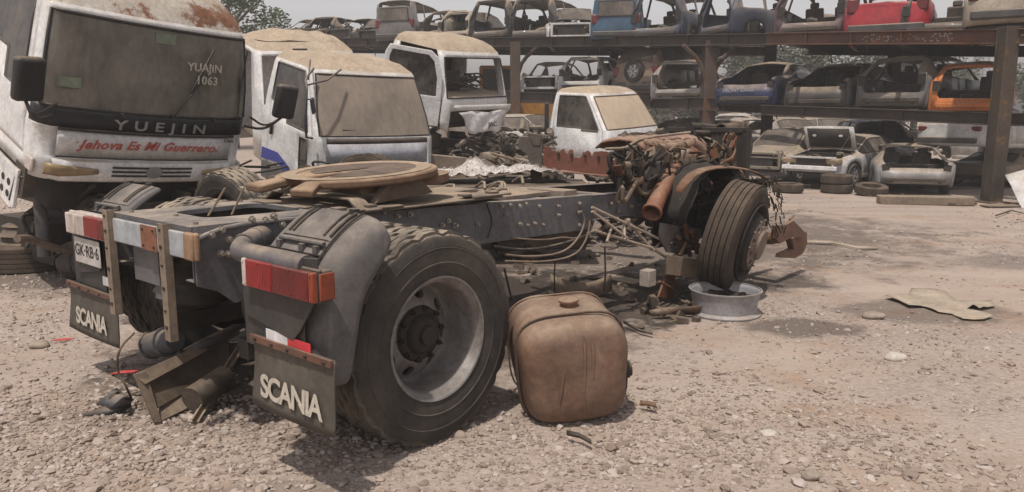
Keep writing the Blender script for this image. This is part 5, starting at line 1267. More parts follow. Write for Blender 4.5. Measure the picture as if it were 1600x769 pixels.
# --- small white cab seen from its side
c4 = thing('light_truck', 'small white cab with sandy windscreen and rusted bonnet area, parked in front of the rack', 'truck cab', (2.405, 15.431, .397), rot=(R_(3.1), R_(3.1), R_(-46.8)))
rows4 = [(.25, .05, -1.5, .84, .1, .03), (.55, .05, -1.5, .85, .12, .03), (.92, .02, -1.5, .84, .12, .03), (.955, .0, -1.5, .83, .12, .03), (1.15, -.14, -1.48, .80, .12, .04), (1.36, -.29, -1.46, .765, .12, .04), (1.56, -.44, -1.43, .73, .12, .03),
         (1.62, -.50, -1.42, .71, .13, .02), (1.69, -.62, -1.36, .64, .15, 0)]
ns4 = [0, .06, .14, .3, .45, .62, .80, .93, 1.0]
def t4(r, s, i):
    if s == 'B': return 'body'
    if 3 <= r <= 5:
        if s == 'F' or (s == 'C1' and i >= 3) or (s == 'C2' and i < 2): return 'wind'
        if s in ('L', 'R') and 2 <= i <= 6 and not (r == 3 and i < 0): return 'side'
    if r == 2 and s in ('L', 'R') and i in (5, 6): return 'side'
    if s in ('L', 'R') and 1 <= i <= 7 and r <= 6: return 'door'
    if r >= 7: return 'roofside'
    return 'body'
P4, pts4, _ = cab_shell(rows4, ns4, nf, t4)
weld(P4['body'].build('body_shell', M_white_cl, c4, solid=.02, smooth=50)); build_lr(P4['door'], 'door', mat('white_door', (.76, .76, .76), (.70, .69, .68), rough=.35, dust=.7, base_dust=.08, bump=.02, coat=.2), c4, solid=.02, smooth=50)
w4 = weld(P4['wind'].build('windscreen', M_hg_dust2, c4, smooth=60)); gk = MB(); border(gk, P4['wind'], .014); gk.build('screen_seal', M_brownsteel, w4)
lr_windows(P4['side'], c4)
weld(P4['roofside'].build('roof_edge', M_dustroof, c4, smooth=60)); roof_mesh(pts4[-1], .05, 'roof', M_dustroof, c4)
interior(c4, rows4, .35, -1.45, -.05, .76)
mb = MB(); mb.box((-1.56, 0, 1.0), (.08, .06, .9)); mb.box((-1.56, -.86, .95), (.09, .05, .9)); mb.build('rear_corner_trim', M_blackpl, c4, bevel=.01)
junk('engine_bay_parts', None, None, (.0, .9, -.7, .7, .45, .85), 40, 31, M_engine, parent=c4)

# red oxide frame rail with lightening holes
rl = thing('scrap_frame', 'red-brown lorry frame rail with ragged cut-outs lying across the scrap', 'frame rail', (0, 0, 0))
a = PT(848, 262, Y=8.6); b_ = PT(1010, 276, Y=8.2); hgt = .24
d = (b_ - a); Ln = d.length; d.normalize(); up = Vector((0, 0, 1)); M_ = basis(d, up, a + Vector((0, 0, -.02)))
rnd = random.Random(8); top = []
for i in range(60):
    t = Ln * i / 59; nn = mnoise.noise(Vector((t * 6.3, 1.7, 0))) + .5 * mnoise.noise(Vector((t * 17, 4, 0))); top.append((t, hgt * (1.02 + .12 * nn - .30 * max(0, min(1, (-.12 - nn) * 5)) + .03 * rnd.random())))
mb = MB(); mb.prism([(0, .02), (Ln, -.02)] + list(reversed(top)), M_, .012); mb.bar(a + up * .0 + Vector((0, -.05, -.02)), b_ + Vector((0, -.05, -.03)), .1, .012)
mb.build('web', M_rust_red, rl, bevel=.003)
mb = MB()
for i in range(7):
    t = Ln * (.1 + .13 * i); p = M_ @ Vector((t, .10 + .03 * (i % 2), -.004)); q = M_ @ Vector((t + .05, .12 + .03 * (i % 3), -.004)); mb.bar(p, q, .01, .035)
    p = M_ @ Vector((t + .06, .19, .018)); mb.cyl(p, p + M_.to_3x3() @ Vector((0, 0, .02)), .016, n=8)
mb.build('cut_outs', M_dark, rl)
hg = thing('spring_hanger', 'dark curved spring hanger bracket standing left of the red-brown rail', 'bracket')
c = PT(838, 262, Y=8.4); mb = MB(); rows = []
poly = [(-.19, .34), (.06, .34), (.06, -.18), (-.06, -.18), (-.065, .02), (-.10, .14), (-.2, .22)]
mb.prism(poly, basis((1, 0, 0), (0, 0, 1), c), .1); mb.prism([(-.04, .24), (.04, .24), (.06, .36), (-.1, .38)], basis((1, 0, 0), (0, 0, 1), c + Vector((.0, -.06, 0))), .05); mb.build('bracket_plate', mat('hanger_grey', (.075, .065, .06), (.05, .04, .038), rough=.7, dust=.6, base_dust=.4, rust=.2), hg, bevel=.008)

# ---------------------------------------------------------------- wrecked cars
TYPES = {
 # stations from the tail: (x, shoulder z, top z (centre), roof rail half width, shoulder half width) ; wheel x positions ; flags
 'sedan': dict(L=4.4, st=[(-2.18, .80, .95, .66, .74), (-2.05, .90, 1.00, .70, .82), (-1.45, .93, 1.06, .68, .85), (-.80, .94, 1.38, .56, .85), (-.55, .93, 1.42, .57, .85), (-.15, .91, 1.44, .58, .86), (.30, .90, 1.42, .57, .86), (.42, .90, 1.41, .57, .86), (1.10, .88, .99, .64, .84), (1.9, .76, .86, .64, .80), (2.16, .62, .70, .6, .68)], rear='trunk'),
 'hatch': dict(L=4.0, st=[(-1.98, .88, 1.00, .60, .76), (-1.90, .92, 1.18, .58, .80), (-1.55, .95, 1.42, .54, .84), (-.90, .94, 1.48, .56, .85), (-.55, .93, 1.50, .57, .85), (-.15, .91, 1.50, .58, .86), (.35, .90, 1.47, .57, .86), (.50, .90, 1.44, .57, .86), (1.15, .90, 1.02, .64, .83), (1.75, .80, .90, .64, .80), (1.98, .64, .74, .6, .68)], rear='hatch'),
 'suv': dict(L=4.3, st=[(-2.10, .98, 1.25, .62, .80), (-2.05, 1.0, 1.45, .62, .83), (-1.85, 1.03, 1.64, .62, .86), (-1.0, 1.02, 1.70, .63, .87), (-.60, 1.01, 1.71, .64, .87), (-.15, 1.0, 1.71, .64, .88), (.40, .98, 1.67, .63, .88), (.55, .98, 1.63, .63, .88), (1.10, .98, 1.10, .66, .86), (1.85, .90, 1.0, .66, .84), (2.12, .75, .85, .62, .76)], rear='hatch'),
 'van': dict(L=4.4, st=[(-2.18, 1.0, 1.60, .70, .80), (-2.14, 1.02, 1.78, .68, .84), (-2.0, 1.03, 1.84, .67, .85), (-1.0, 1.02, 1.87, .67, .86), (-.60, 1.01, 1.87, .68, .86), (.1, 1.0, 1.86, .68, .86), (.85, .98, 1.80, .67, .86), (1.0, .98, 1.75, .66, .86), (1.6, .96, 1.12, .66, .84), (2.0, .82, .95, .66, .80), (2.18, .65, .75, .62, .72)], rear='hatch'),
}
def paint(key, c, c2=None, **k): return mat('paint_' + key, c, c2, **dict(dict(rough=.4, dust=.95, base_dust=.22, bump=.04, scale=2.5, coat=.15, rust=.06), **k))
PN = dict(white=paint('white', (.62, .61, .60)), blue=paint('navy', (.016, .03, .10), base_dust=.15), dgrey=paint('dark_grey', (.045, .045, .05), base_dust=.3), grey=paint('grey', (.14, .135, .135), base_dust=.35),
    lgrey=paint('light_grey', (.30, .30, .31), base_dust=.25), orange=paint('orange', (.60, .19, .035), (.48, .13, .03), dust=.4, base_dust=.12, rust=.1), red=paint('red', (.42, .022, .035), (.30, .02, .03), base_dust=.12, rust=.12), black=paint('black', (.014, .014, .016), base_dust=.25),
    olive=paint('olive', (.22, .20, .155), base_dust=.4), beige=paint('beige', (.40, .34, .27), base_dust=.5), teal=paint('teal_blue', (.035, .10, .17), (.03, .07, .12), base_dust=.15), silver=paint('silver', (.34, .33, .33), metal=.3, base_dust=.35), mauve=paint('mauve', (.12, .075, .085), base_dust=.3),
    steel=paint('primer_steel', (.26, .26, .27), (.18, .17, .17), base_dust=.25, rust=.2), dblue=paint('dark_blue', (.035, .045, .075), base_dust=.25), tan=paint('tan', (.24, .17, .12), base_dust=.5), burnt=paint('burnt', (.035, .03, .028), (.06, .045, .04), dust=.5, base_dust=.3, rust=.3))
def PN_dusty(pk):
    if pk in ('red', 'teal', 'black', 'dblue', 'burnt'): return PN[pk]
    return paint(pk + '_dusty', PNC.get(pk, (.25, .22, .19)), dust=1.08, base_dust=.95, dustc=(.37, .29, .21))
PNC = dict(white=(.55, .52, .48), blue=(.30, .24, .18), orange=(.10, .06, .045), grey=(.2, .17, .14), dgrey=(.14, .115, .095), tan=(.12, .10, .085), steel=(.2, .18, .16), silver=(.3, .26, .21), mauve=(.12, .09, .09))
M_cin = mat('car_inside', (.028, .025, .024), (.045, .04, .037), rough=.9, dust=.6, base_dust=.25)
M_cglass = glassmat('car_glass', (.2, .2, .19), (.22, .18, .15), .3, .8, 1.5)
def car(name, label, loc, yaw, typ, pk, group=None, no_doors='', glass=True, trunk='open', hood='on', wheels=(), front='on', scale=1., seed=0, tilt=(0, 0), doorpk=None, tail=True, roof=True, crumple=.03, cat='car wreck', extras=None, plate=False, zs=1.):
    T = TYPES[typ]; st = T['st']; pm = PN[pk]; rnd = random.Random(seed)
    root = thing(name, label, cat, loc, rot=(R_(tilt[0]), R_(tilt[1]), yaw), group=group); root.scale = (scale, scale, scale * zs)
    L = T['L']; wx = (-.62 * L / 2, .66 * L / 2); wr = .33; z0 = .22
    # resample stations, adding arch stations
    xs = sorted(set([s[0] for s in st] + [c + o for c in wx for o in (-.40, -.32, -.2, 0, .2, .32, .40)]))
    def at(x):
        for a, b_ in zip(st, st[1:]):
            if a[0] <= x <= b_[0] + 1e-9:
                t = (x - a[0]) / (b_[0] - a[0]); return [a[i] + (b_[i] - a[i]) * t for i in range(5)]
        return list(st[-1])
    def lowz(x):
        z = z0
        for c in wx:
            d = abs(x - c)
            if d < .40: z = max(z, .32 + math.sqrt(max(0, .385 ** 2 - d * d)))
        if x < -L / 2 + .3: z = max(z, .30)
        if x > L / 2 - .3: z = max(z, .28)
        return z
    grid_ = []
    for x in xs:
        _, zb, zt, yr, ys = at(x); zl = lowz(x); cab_ = zt - zb > .22
        rail = zt - .05 if cab_ else zt - .03
        half = [(ys * .97, zl), (ys, zl + (zb - zl) * .18), (ys * 1.01, zl + (zb - zl) * .6), (ys * .99, zb), (ys * .955, zb + .035 * (1 if cab_ else .3)), (yr + .035 if cab_ else yr + .06, rail - .035 if cab_ else zb + (zt - zb) * .6), (yr - .03, rail), (yr * .5, zt - .008), (0, zt)]
        grid_.append([Vector((x, y, z)) for y, z in half] + [Vector((x, -y, z)) for y, z in reversed(half[:-1])])
    m = 17; seg = {}
    xa = st[3][0]; xrr = st[2][0]; xb = st[5][0]; xf = st[7][0]; xc = st[8][0]   # C post front, rear screen base, B post, screen top, cowl
    B = dict(body=MB(), glass=MB(), hood=MB(), trunk=MB(), door=MB(), screen=MB(), rscreen=MB(), roof=MB())
    for i in range(len(xs) - 1):
        x = (xs[i] + xs[i + 1]) / 2
        for j in range(m - 1):
            jj = min(j, m - 2 - j); side = 'L' if j < m - 2 - j else 'R'   # jj 0..7
            k = 'body'
            if jj == 4:
                if st[3][0] + .12 < x < xb - .06 or xb + .06 < x < xc - .1: k = 'glass'
                elif typ in ('hatch', 'suv', 'van') and st[2][0] + .15 < x < st[3][0] - .05: k = 'glass'
            if jj in (1, 2) and st[3][0] + .25 < x < xc - .12 and abs(x - xb) > .05: k = 'door'
            if jj == 3 and st[3][0] + .1 < x < xc - .1 and abs(x - xb) > .05: k = 'door'
            if jj >= 6 or (jj >= 6):
                if xf < x < xc: k = 'screen'
                elif x > xc: k = 'hood'
                elif T['rear'] == 'hatch' and x < st[2][0]: k = 'rscreen'
                elif T['rear'] == 'trunk' and xrr < x < xa: k = 'rscreen'
                elif T['rear'] == 'trunk' and x < xrr: k = 'trunk'
                elif st[2][0] < x < xf: k = 'roof'
            if jj == 5 and x > xc: k = 'hood'
            nd = {'L': 'l', 'R': 'r'}[side]
            if k == 'door' and (nd in no_doors or (nd + 'f' in no_doors and x > xb) ): continue
            if k == 'glass' and (not glass or nd in no_doors): continue
            if k == 'screen' and not glass: continue
            if k == 'rscreen' and (trunk == 'open' or not glass): continue
            if k == 'trunk' and trunk == 'open': continue
            if k == 'hood' and hood != 'on': continue
            if k == 'roof' and not roof: continue
            B[k].add([grid_[i][j], grid_[i][j + 1], grid_[i + 1][j + 1], grid_[i + 1][j]], [(0, 1, 2, 3)])
    # tail face
    r0 = grid_[0]
    if tail:
        zc = (.42 + at(xs[0])[2]) / 2 + .12
        hatch = T['rear'] == 'hatch'
        tx = xs[0]
        def inner(p, sy, sz): return Vector((tx + .02, p.y * sy, (zc + (p.z - zc) * sz) if hatch else max(.72, min(p.z, .90)) if p.z > .6 else .66))
        low = [Vector((tx, p.y, .32)) for p in (r0[0], r0[-1])]
        if hatch and trunk == 'open':
            # frame of an empty hatch opening follows the raked tail
            ringo = []; 
            topx = st[2][0]
            rake = [grid_[xs.index(st[0][0])], grid_[xs.index(st[1][0])], grid_[xs.index(st[2][0])]]
            mb_ = B['body']
            y_, zt_ = .60, at(st[2][0])[2] - .10
            I = [Vector((tx + .03, -.58, .62)), Vector((tx + .03, .58, .62)), Vector((tx + .03, .62, .70)), Vector((tx + .06, .60, .98)), Vector((topx - .05, .50, zt_ - .04)), Vector((topx, .44, zt_)), Vector((topx, -.44, zt_)), Vector((topx - .05, -.50, zt_ - .04)), Vector((tx + .06, -.60, .98)), Vector((tx + .03, -.62, .70))]
            a_ = at(tx)
            O = [Vector((tx - .02, -a_[4] * .95, .34)), Vector((tx - .02, a_[4] * .95, .34)), Vector((tx, a_[4], .66)), Vector((tx, a_[4], .98)), Vector((topx, at(topx)[3] + .03, at(topx)[2] - .07)), Vector((topx + .02, at(topx)[3] - .04, at(topx)[2])), Vector((topx + .02, -at(topx)[3] + .04, at(topx)[2])), Vector((topx, -at(topx)[3] - .03, at(topx)[2] - .07)), Vector((tx, -a_[4], .98)), Vector((tx, -a_[4], .66))]
            mb_.add(O + I, [(q, (q + 1) % 10, 10 + (q + 1) % 10, 10 + q) for q in range(10)])
        else:
            pts = [p.copy() for p in r0]; c = Vector((tx - .03, 0, (.35 + at(tx)[2]) / 2))
            mb_ = B['body']; z2 = .62 if T['rear'] == 'trunk' and trunk == 'open' else 99
            if z2 < 90:
                Y = at(tx)[4]
                mb_.sheet([[Vector((tx, y, .34)), Vector((tx - .04, y * .99, .55)), Vector((tx, y, .80))] for y in (-Y, -Y * .6, 0, Y * .6, Y)])
            else:
                nz_ = 9; rows = []
                for q in range(nz_): rows.append([pts[q] + Vector((-.05 * math.sin(math.pi * min(1, q / 5.)), 0, 0)) if 0 < w__ < 4 else pts[q].lerp(pts[m - 1 - q], 0) for w__ in (0,)][:1] + [pts[q].lerp(pts[m - 1 - q], f) + Vector((-.045 * math.sin(math.pi * f) - (.05 if q in (1, 2) else 0), 0, 0)) for f in (.12, .35, .65, .88)] + [pts[m - 1 - q]])
                mb_.sheet(rows)
                tz = at(tx)[2]
                if tz > 1.4:
                    w_ = MB(); w_.prism([(-.58, 1.06), (.58, 1.06), (.55, tz - .10), (-.55, tz - .10)], basis((0, 1, 0), (0, 0, 1), (tx - .055, 0, 0)), .006); ro_ = w_.build('rear_window', M_cglass, root)
                    w_ = MB(); w_.tube([(tx - .06, -.6, 1.04), (tx - .06, .6, 1.04), (tx - .06, .57, tz - .08), (tx - .06, -.57, tz - .08), (tx - .06, -.6, 1.04)], .014, n=6, cap=False); w_.build('window_seal', M_dark, ro_)
                w_ = MB(); w_.box((tx - .09, 0, .47), (.14, at(tx)[4] * 1.9, .16)); w_.build('rear_bumper', PN['dgrey'], root, bevel=.03)
    bo = weld(B['body'].jitter(crumple, 2.2, seed).build('body_shell', pm, root, solid=.035, smooth=45))
    if B['door'].f: build_lr(B['door'].jitter(crumple, 2.2, seed), 'door', PN[doorpk] if doorpk else pm, root, split_x=xb, solid=.03, smooth=45)
    if B['glass'].f: build_lr(B['glass'].jitter(crumple, 2.2, seed), 'side_window', M_cglass, root, split_x=xb, smooth=60)
    for k_, nm, mt in (('roof', 'roof', PN_dusty(pk)), ('hood', 'bonnet', PN_dusty(pk)), ('trunk', 'boot_lid', pm)):
        if B[k_].f: weld(B[k_].jitter(crumple, 2.2, seed).build(nm, mt, root, solid=.03, smooth=45))
    for k_, nm in (('screen', 'windscreen'), ('rscreen', 'rear_screen')):
        if B[k_].f: weld(B[k_].jitter(crumple, 2.2, seed).build(nm, M_cglass, root, smooth=60))
    # dark rubber and torn sealant round every opening, missing-lamp recesses
    for k_ in ('glass', 'screen', 'rscreen'):
        if B[k_].f:
            gk = MB(); border(gk, B[k_], .013); gk.build('window_seal', M_dark, bo, smooth=60)
    mb = MB()
    tx = xs[0]; a_ = at(tx); zl_ = .80 if T['rear'] == 'trunk' else .90
    for s in (-1, 1):
        mb.box((tx - .012, s * a_[4] * .86, zl_), (.03, .16, .22 if T['rear'] == 'hatch' else .13), (0, 0, s * .12))
    if tail: build_lr(mb, 'lamp_recess', M_dark, bo)
    lt = MB()
    for q in range(7):
        x_ = rnd.uniform(xs[0], xs[-1]); y_ = rnd.choice((-1, 1)) * rnd.uniform(.3, .86); z_ = rnd.uniform(.25, .9)
        lt.tube([(x_, y_, z_), (x_ + rnd.uniform(-.2, .2), y_ * 1.02, z_ - .1), (x_ + rnd.uniform(-.3, .3), y_, z_ - rnd.uniform(.15, .45))], .008 + .01 * rnd.random(), n=5, smooth_path=1)
    lt.build('hanging_wires', M_dark, root)
    # tub, bulkhead, seats
    mb = MB(); fx = st[8][0]; W = .74
    mb.box(((xs[0] + fx) / 2 + .1, 0, .34), (fx - xs[0] - .2, W * 2, .10)); mb.box((fx - .05, 0, .62), (.12, W * 2 - .1, .55)); mb.box((st[3][0] - .05, 0, .60), (.10, W * 2 - .12, .45))
    mb.box((fx + .45, 0, .36), (.9, .9, .12))
    mb.build('floor_pan', M_cin, root, bevel=.02)
    mb = MB()
    for q in range(16):
        p = Vector((rnd.uniform(xs[0] + .2, fx - .2), rnd.uniform(-.6, .6), rnd.uniform(.42, .72)))
        if rnd.random() < .5: mb.box(p, (.1 + .3 * rnd.random(), .1 + .3 * rnd.random(), .04 + .14 * rnd.random()), (rnd.random() * .5, rnd.random() * .5, rnd.random() * 3))
        else: mb.tube([p + Vector((rnd.uniform(-.25, .25), rnd.uniform(-.25, .25), rnd.uniform(-.1, .15))) for _ in range(4)], .012, n=5, smooth_path=1)
    mb.build('loose_trim', PN['grey'], root)
    for sx_, sy in ((-.0, -.36), (-.0, .36)):
        if glass or rnd.random() < .6:
            mb = MB(); mb.box((st[5][0] + .22, sy, .55), (.5, .46, .16)); mb.box((st[5][0] - .05, sy, .86), (.14, .44, .6), (0, -.2, 0)); mb.box((st[5][0] - .12, sy, 1.22), (.09, .22, .15)); mb.build('seat', M_seat, root, bevel=.04)
    if front == 'bare' or hood != 'on':
        mb = MB(); r = random.Random(seed + 5)
        for i in range(26):
            p = Vector((r.uniform(xc + .05, L / 2 - .15), r.uniform(-.6, .6), r.uniform(.42, .86)))
            if r.random() < .5: mb.box(p, (.08 + .2 * r.random(), .08 + .2 * r.random(), .05 + .14 * r.random()), (r.random() * .5, r.random() * .5, r.random() * 3))
            else: mb.tube([p + Vector((r.uniform(-.2, .2), r.uniform(-.25, .25), r.uniform(-.1, .1))) for _ in range(4)], .022, n=6, smooth_path=1)
        mb.build('engine_parts', M_engine, root, smooth=30)
        mb = MB(); mb.box((L / 2 - .06, 0, .80), (.06, 1.3, .06)); mb.box((L / 2 - .06, 0, .42), (.06, 1.25, .08)); mb.box((L / 2 - .06, .60, .6), (.06, .08, .36)); mb.box((L / 2 - .06, -.60, .6), (.06, .08, .36)); mb.build('front_crossbar', pm, root, bevel=.01)
        mb = MB(); mb.box((L / 2 - .10, 0, .60), (.05, .80, .34)); mb.build('radiator', M_dark, root)
    if front == 'on':
        mb = MB(); Y = st[-1][4]
        mb.sheet([[Vector((L / 2 + dx - .2 * (abs(y) / Y) ** 4, y, z)) for y in (-Y * 1.1, -Y * .9, -Y * .5, 0, Y * .5, Y * .9, Y * 1.1)] for z, dx in ((.26, .02), (.36, .07), (.52, .07), (.64, .02))]); mb.build('front_bumper', pm, root, solid=.02, smooth=60)
        mb = MB(); mb.box((L / 2 + .0, 0, .60), (.05, .7, .12)); mb.box((L / 2 + .06, 0, .38), (.03, .9, .10)); mb.build('grille', M_dark, root, bevel=.01)
        for s in (-1, 1):
            mb = MB(); mb.box((L / 2 - .10, s * Y * .82, .66), (.22, .34, .14), (0, 0, s * -.35)); mb.build('headlight', M_clear, root, bevel=.04)
    if hood == 'open':
        mb = MB(); mb.sheet([[Vector((xc + .02 + .25 * t, y, 1.0 + .66 * t + .03 * math.cos(y * 2))) for y in (-.66, -.5, 0, .5, .66)] for t in (0, .5, 1)]); ho = mb.build('raised_bonnet', pm, root, solid=.03, smooth=60)
        mb = MB(); mb.sheet([[Vector((xc + .06 + .25 * t, y, 1.03 + .64 * t)) for y in (-.56, 0, .56)] for t in (.06, .92)]); mb.build('bonnet_liner', M_dark, ho, solid=.01)
        mb = MB(); 
        for y in (-.35, .35): mb.box((xc + .075 + .25 * .75, y, 1.03 + .64 * .6), (.02, .09, .06))
        mb.build('liner_label', M_plate, ho)
        mb = MB(); mb.tube([(L / 2 - .2, .6, .85), (xc + .25, .62, 1.5)], .008, n=6); mb.build('bonnet_stay', M_dark, root)
    if tail:
        tx = xs[0]
        tl = at(tx)
        if trunk == 'open' and T['rear'] == 'trunk':
            mb = MB(); mb.box((tx + .5, 0, .5), (.9, 1.2, .05)); mb.box((tx + .05, 0, .76), (.05, 1.4, .05)); mb.build('boot_floor', M_cin, root)
        if trunk != 'open':
            for s in (-1, 1):
                mb = MB(); mb.box((tx + .02, s * tl[4] * .86, .80 if T['rear'] == 'trunk' else .95), (.12, .24, .14 if T['rear'] == 'trunk' else .3), (0, 0, s * .2)); mb.build('tail_lamp', M_dredlens, root, bevel=.03)
        mb = MB(); mb.box((tx - .04, 0, .46), (.06, 1.25, .09)); mb.box((tx - .0, .5, .44), (.1, .08, .14)); mb.box((tx - .0, -.5, .44), (.1, .08, .14)); mb.build('rear_crossbar', M_engine if pk not in ('orange', 'red') else pm, root, bevel=.01)
        if plate: mb = MB(); mb.box((tx - .06, 0, .62), (.01, .34, .10)); mb.build('plate_recess', M_plate, root)
    # wheels or bare hubs
    for wi, (wx_, s) in enumerate(((wx[0], -1), (wx[0], 1), (wx[1], -1), (wx[1], 1))):
        if wi in wheels:
            wh = empty('wheel', (wx_, s * .74, .31)); wh.parent = root
            mb = MB(); mb.lathe([(.20, -.085), (.29, -.095), (.315, -.07), (.32, 0), (.315, .07), (.29, .095), (.20, .085)], axis='y', n=36, closed=True); mb.build('tyre', M_rubber, wh, smooth=50)
            mb = MB(); mb.lathe([(.20, -.07), (.19, -.05), (.05, -.045 * 1), (0, -.05)], axis='y', n=30); mb.lathe([(.20, .07), (.19, .05), (.05, .045), (0, .05)], axis='y', n=30)
            for q in range(5):
                a = q * 1.2566; 
                for sg_ in (-1, 1): mb.bar((.04 * math.cos(a), sg_ * .065, .04 * math.sin(a)), (.19 * math.cos(a), sg_ * .075, .19 * math.sin(a)), .045, .02, up=Vector((0, 1, 0)))
            mb.build('rim', M_silver, wh, smooth=40)
        else:
            mb = MB(); mb.lathe([(0, -.07), (.13, -.06), (.135, -.01), (.07, .0), (.06, .05), (0, .06)], c=(wx_, s * .68, .34), axis='y', n=20); mb.cyl((wx_, s * .60, .36), (wx_ + .02, s * .52, .80), .04, n=10); mb.build('brake_hub', M_engine, root, smooth=40)
    if extras: extras(root, st, L)
    return root

# ---------------------------------------------------------------- steel racks
def poly_beam(name, label, pts, h, w_, m, group='rack beams', cat='steel beam', holes=0):
    root = thing(name, label, cat, (0, 0, 0), group=group)
    for i, (a, b_) in enumerate(zip(pts, pts[1:])):
        a, b_ = Vector(a), Vector(b_)
        d = (b_ - a).normalized(); sd_ = Vector((-d.y, d.x, 0))
        mb = MB()
        mb.bar(a, b_, .016, h * .86); 
        for s in (-1, 1): mb.bar(a + Vector((0, 0, s * (h / 2 - .012))), b_ + Vector((0, 0, s * (h / 2 - .012))), w_, .022)
        n = int((b_ - a).length / 1.1)
        for k in range(1, n):
            p = a.lerp(b_, k / n); mb.bar(p + Vector((0, 0, -h * .44)), p + Vector((0, 0, h * .44)), w_ * .9, .012, up=d)
        mb.build('girder', m, root, bevel=.004)
        if holes:
            hb = MB(); r = random.Random(5)
            for k in range(holes):
                t = .55 + .42 * r.random(); p = a.lerp(b_, t) + Vector((0, 0, r.choice((-.30, -.12, .1, .3)) * h * .8)); nrm = sd_ if sd_.y < 0 else -sd_
                hb.cyl(p + nrm * .006, p + nrm * .014, .016, n=8)
            hb.build('bolt_heads', M_bolt, root)
    return root
def rackline(pts, dz=0.): return [PT(u, v, Y=Y) + Vector((0, 0, dz)) for u, v, Y in pts]
# front and rear girders of both storeys; the far rack runs away to the left
YA = lambda u: 1 / (1 / 20.5 + (1 / 33 - 1 / 20.5) * (1195 - u) / (1195 - 420))
top_A = [(420, 66, 33), (820, 66, YA(820)), (1205, 62, 20.0)]
low_A = [(560, 150, YA(560)), (820, 152, YA(820)), (1205, 167, 20.0)]
top_B = [(1198, 61, 18.6), (1500, 58, 14.9), (1680, 56, 13.3)]
low_B = [(1190, 172, 18.6), (1500, 184, 15.2), (1700, 190, 13.3)]
poly_beam('rack_beam', 'long dark upper girder of the car rack, running away to the left', rackline(top_A), .30, .2, M_beam)
poly_beam('rack_beam', 'dark lower girder of the car rack behind the white cabs', rackline(low_A), .34, .2, M_beam)
poly_beam('rack_beam', 'rusty red-brown upper girder at the right, studded with bolt heads', rackline(top_B), .27, .18, M_beam_r, holes=60)
poly_beam('rack_beam', 'dark lower girder at the right carrying the orange shell', rackline(low_B), .24, .18, M_beam)
bk = Vector((1.2, 3.6, 0))
poly_beam('rack_beam', 'rear upper girder of the car rack, behind the top row', [p + bk for p in rackline(top_A)], .28, .2, M_beam)
poly_beam('rack_beam', 'rear lower girder of the car rack, behind the middle row', [p + bk for p in rackline(low_A)], .28, .2, M_beam)
bk2 = Vector((2.2, 3.2, 0))
poly_beam('rack_beam', 'rear upper girder at the right, behind the red car', [p + bk2 for p in rackline(top_B)], .24, .18, M_beam)
poly_beam('rack_beam', 'rear lower girder at the right, behind the middle row', [p + bk2 for p in rackline(low_B)], .24, .18, M_beam)
def cross(a, b_, label):
    root = thing('cross_beam', label, 'steel beam', group='cross beams of the rack'); mb = MB(); mb.bar(a, b_, .10, .16); mb.build('bar', M_beam, root); return root
for i, (u, lab) in enumerate(((700, 'cross beam under the tail of the grey van'), (805, 'cross beam above the left rack post'), (960, 'cross beam under the blue van'), (1110, 'cross beam above the middle rack post'))):
    p = PT(u, 66, Y=YA(u)); cross(p - Vector((0, 0, .04)), p + bk - Vector((0, 0, .04)), lab)
for i, (u, v, Y, lab) in enumerate(((1240, 61, 18.1, 'cross beam at the joint of the two upper girders'), (1400, 60, 16.1, 'cross beam under the red car'), (1240, 174, 18.0, 'lower cross beam under the dark grey saloon'), (1420, 181, 16.0, 'lower cross beam under the grey hatchback shell'))):
    p = PT(u, v, Y=Y); cross(p - Vector((0, 0, .04)), p + bk2 - Vector((0, 0, .04)), lab)
def post(u, Y, vtop, w_, m, label, brace=0):
    pt = PT(u, vtop, Y=Y); x, y, zt = pt
    root = thing('rack_post', label, 'steel post', (x, y, 0), R_(8), group='posts of the car rack')
    mb = MB(); mb.box((0, 0, zt / 2), (w_ * .1, w_ * .8, zt)); 
    for s in (-1, 1): mb.box((0, s * w_ * .42, zt / 2), (w_, .02, zt))
    mb.box((0, 0, zt / 2), (w_ * .8, .03, zt)); mb.box((0, -w_ * .435, zt / 2), (w_ * .96, .016, zt)); mb.box((0, 0, .012), (w_ * 1.7, w_ * 1.6, .024))
    mb.box((0, 0, zt / 2), (w_ * .8, w_ * .7, zt * .999)); mb.build('column', m, root, bevel=.006)
    if brace:
        mb = MB()
        for s in ((1, -1) if brace == 2 else (1,)):
            mb.tube([(s * .1, 0, zt - 1.0), (s * .25, 0, zt - .55), (s * .75, 0, zt - .12)], .06, n=8, smooth_path=1)
        mb.build('knee_brace', m, root)
    return root
post(805, YA(805) - .1, 66, .30, M_post, 'brown post of the car rack beside the gutted cab', 1)
post(1110, YA(1110) - .2, 64, .34, M_post, 'brown post of the car rack behind the engine, with curved braces', 2)
post(1577, 14.1, 42, .27, mat('rack_post_near', (.040, .033, .028), (.075, .052, .035), rough=.8, dust=.3, base_dust=.15, rust=.40, rustc=(.22, .12, .035), bump=.3, scale=2), 'thick rust-streaked post of the car rack standing at the right')
for u, Y, lab in ((640, 27, 'far brown rack post seen between the cabs'), (960, 27, 'rear rack post behind the spare-wheel off-roader'), (1205, 23, 'rear rack post behind the blue saloon'), (1400, 20.5, 'rear rack post behind the raised bonnet')):
    post(u, Y, 66, .26, M_beam, lab)

# ---------------------------------------------------------------- the cars, by storey
def on(u, v, Y, ln=2.1): return PT(u, v, Y=Y)
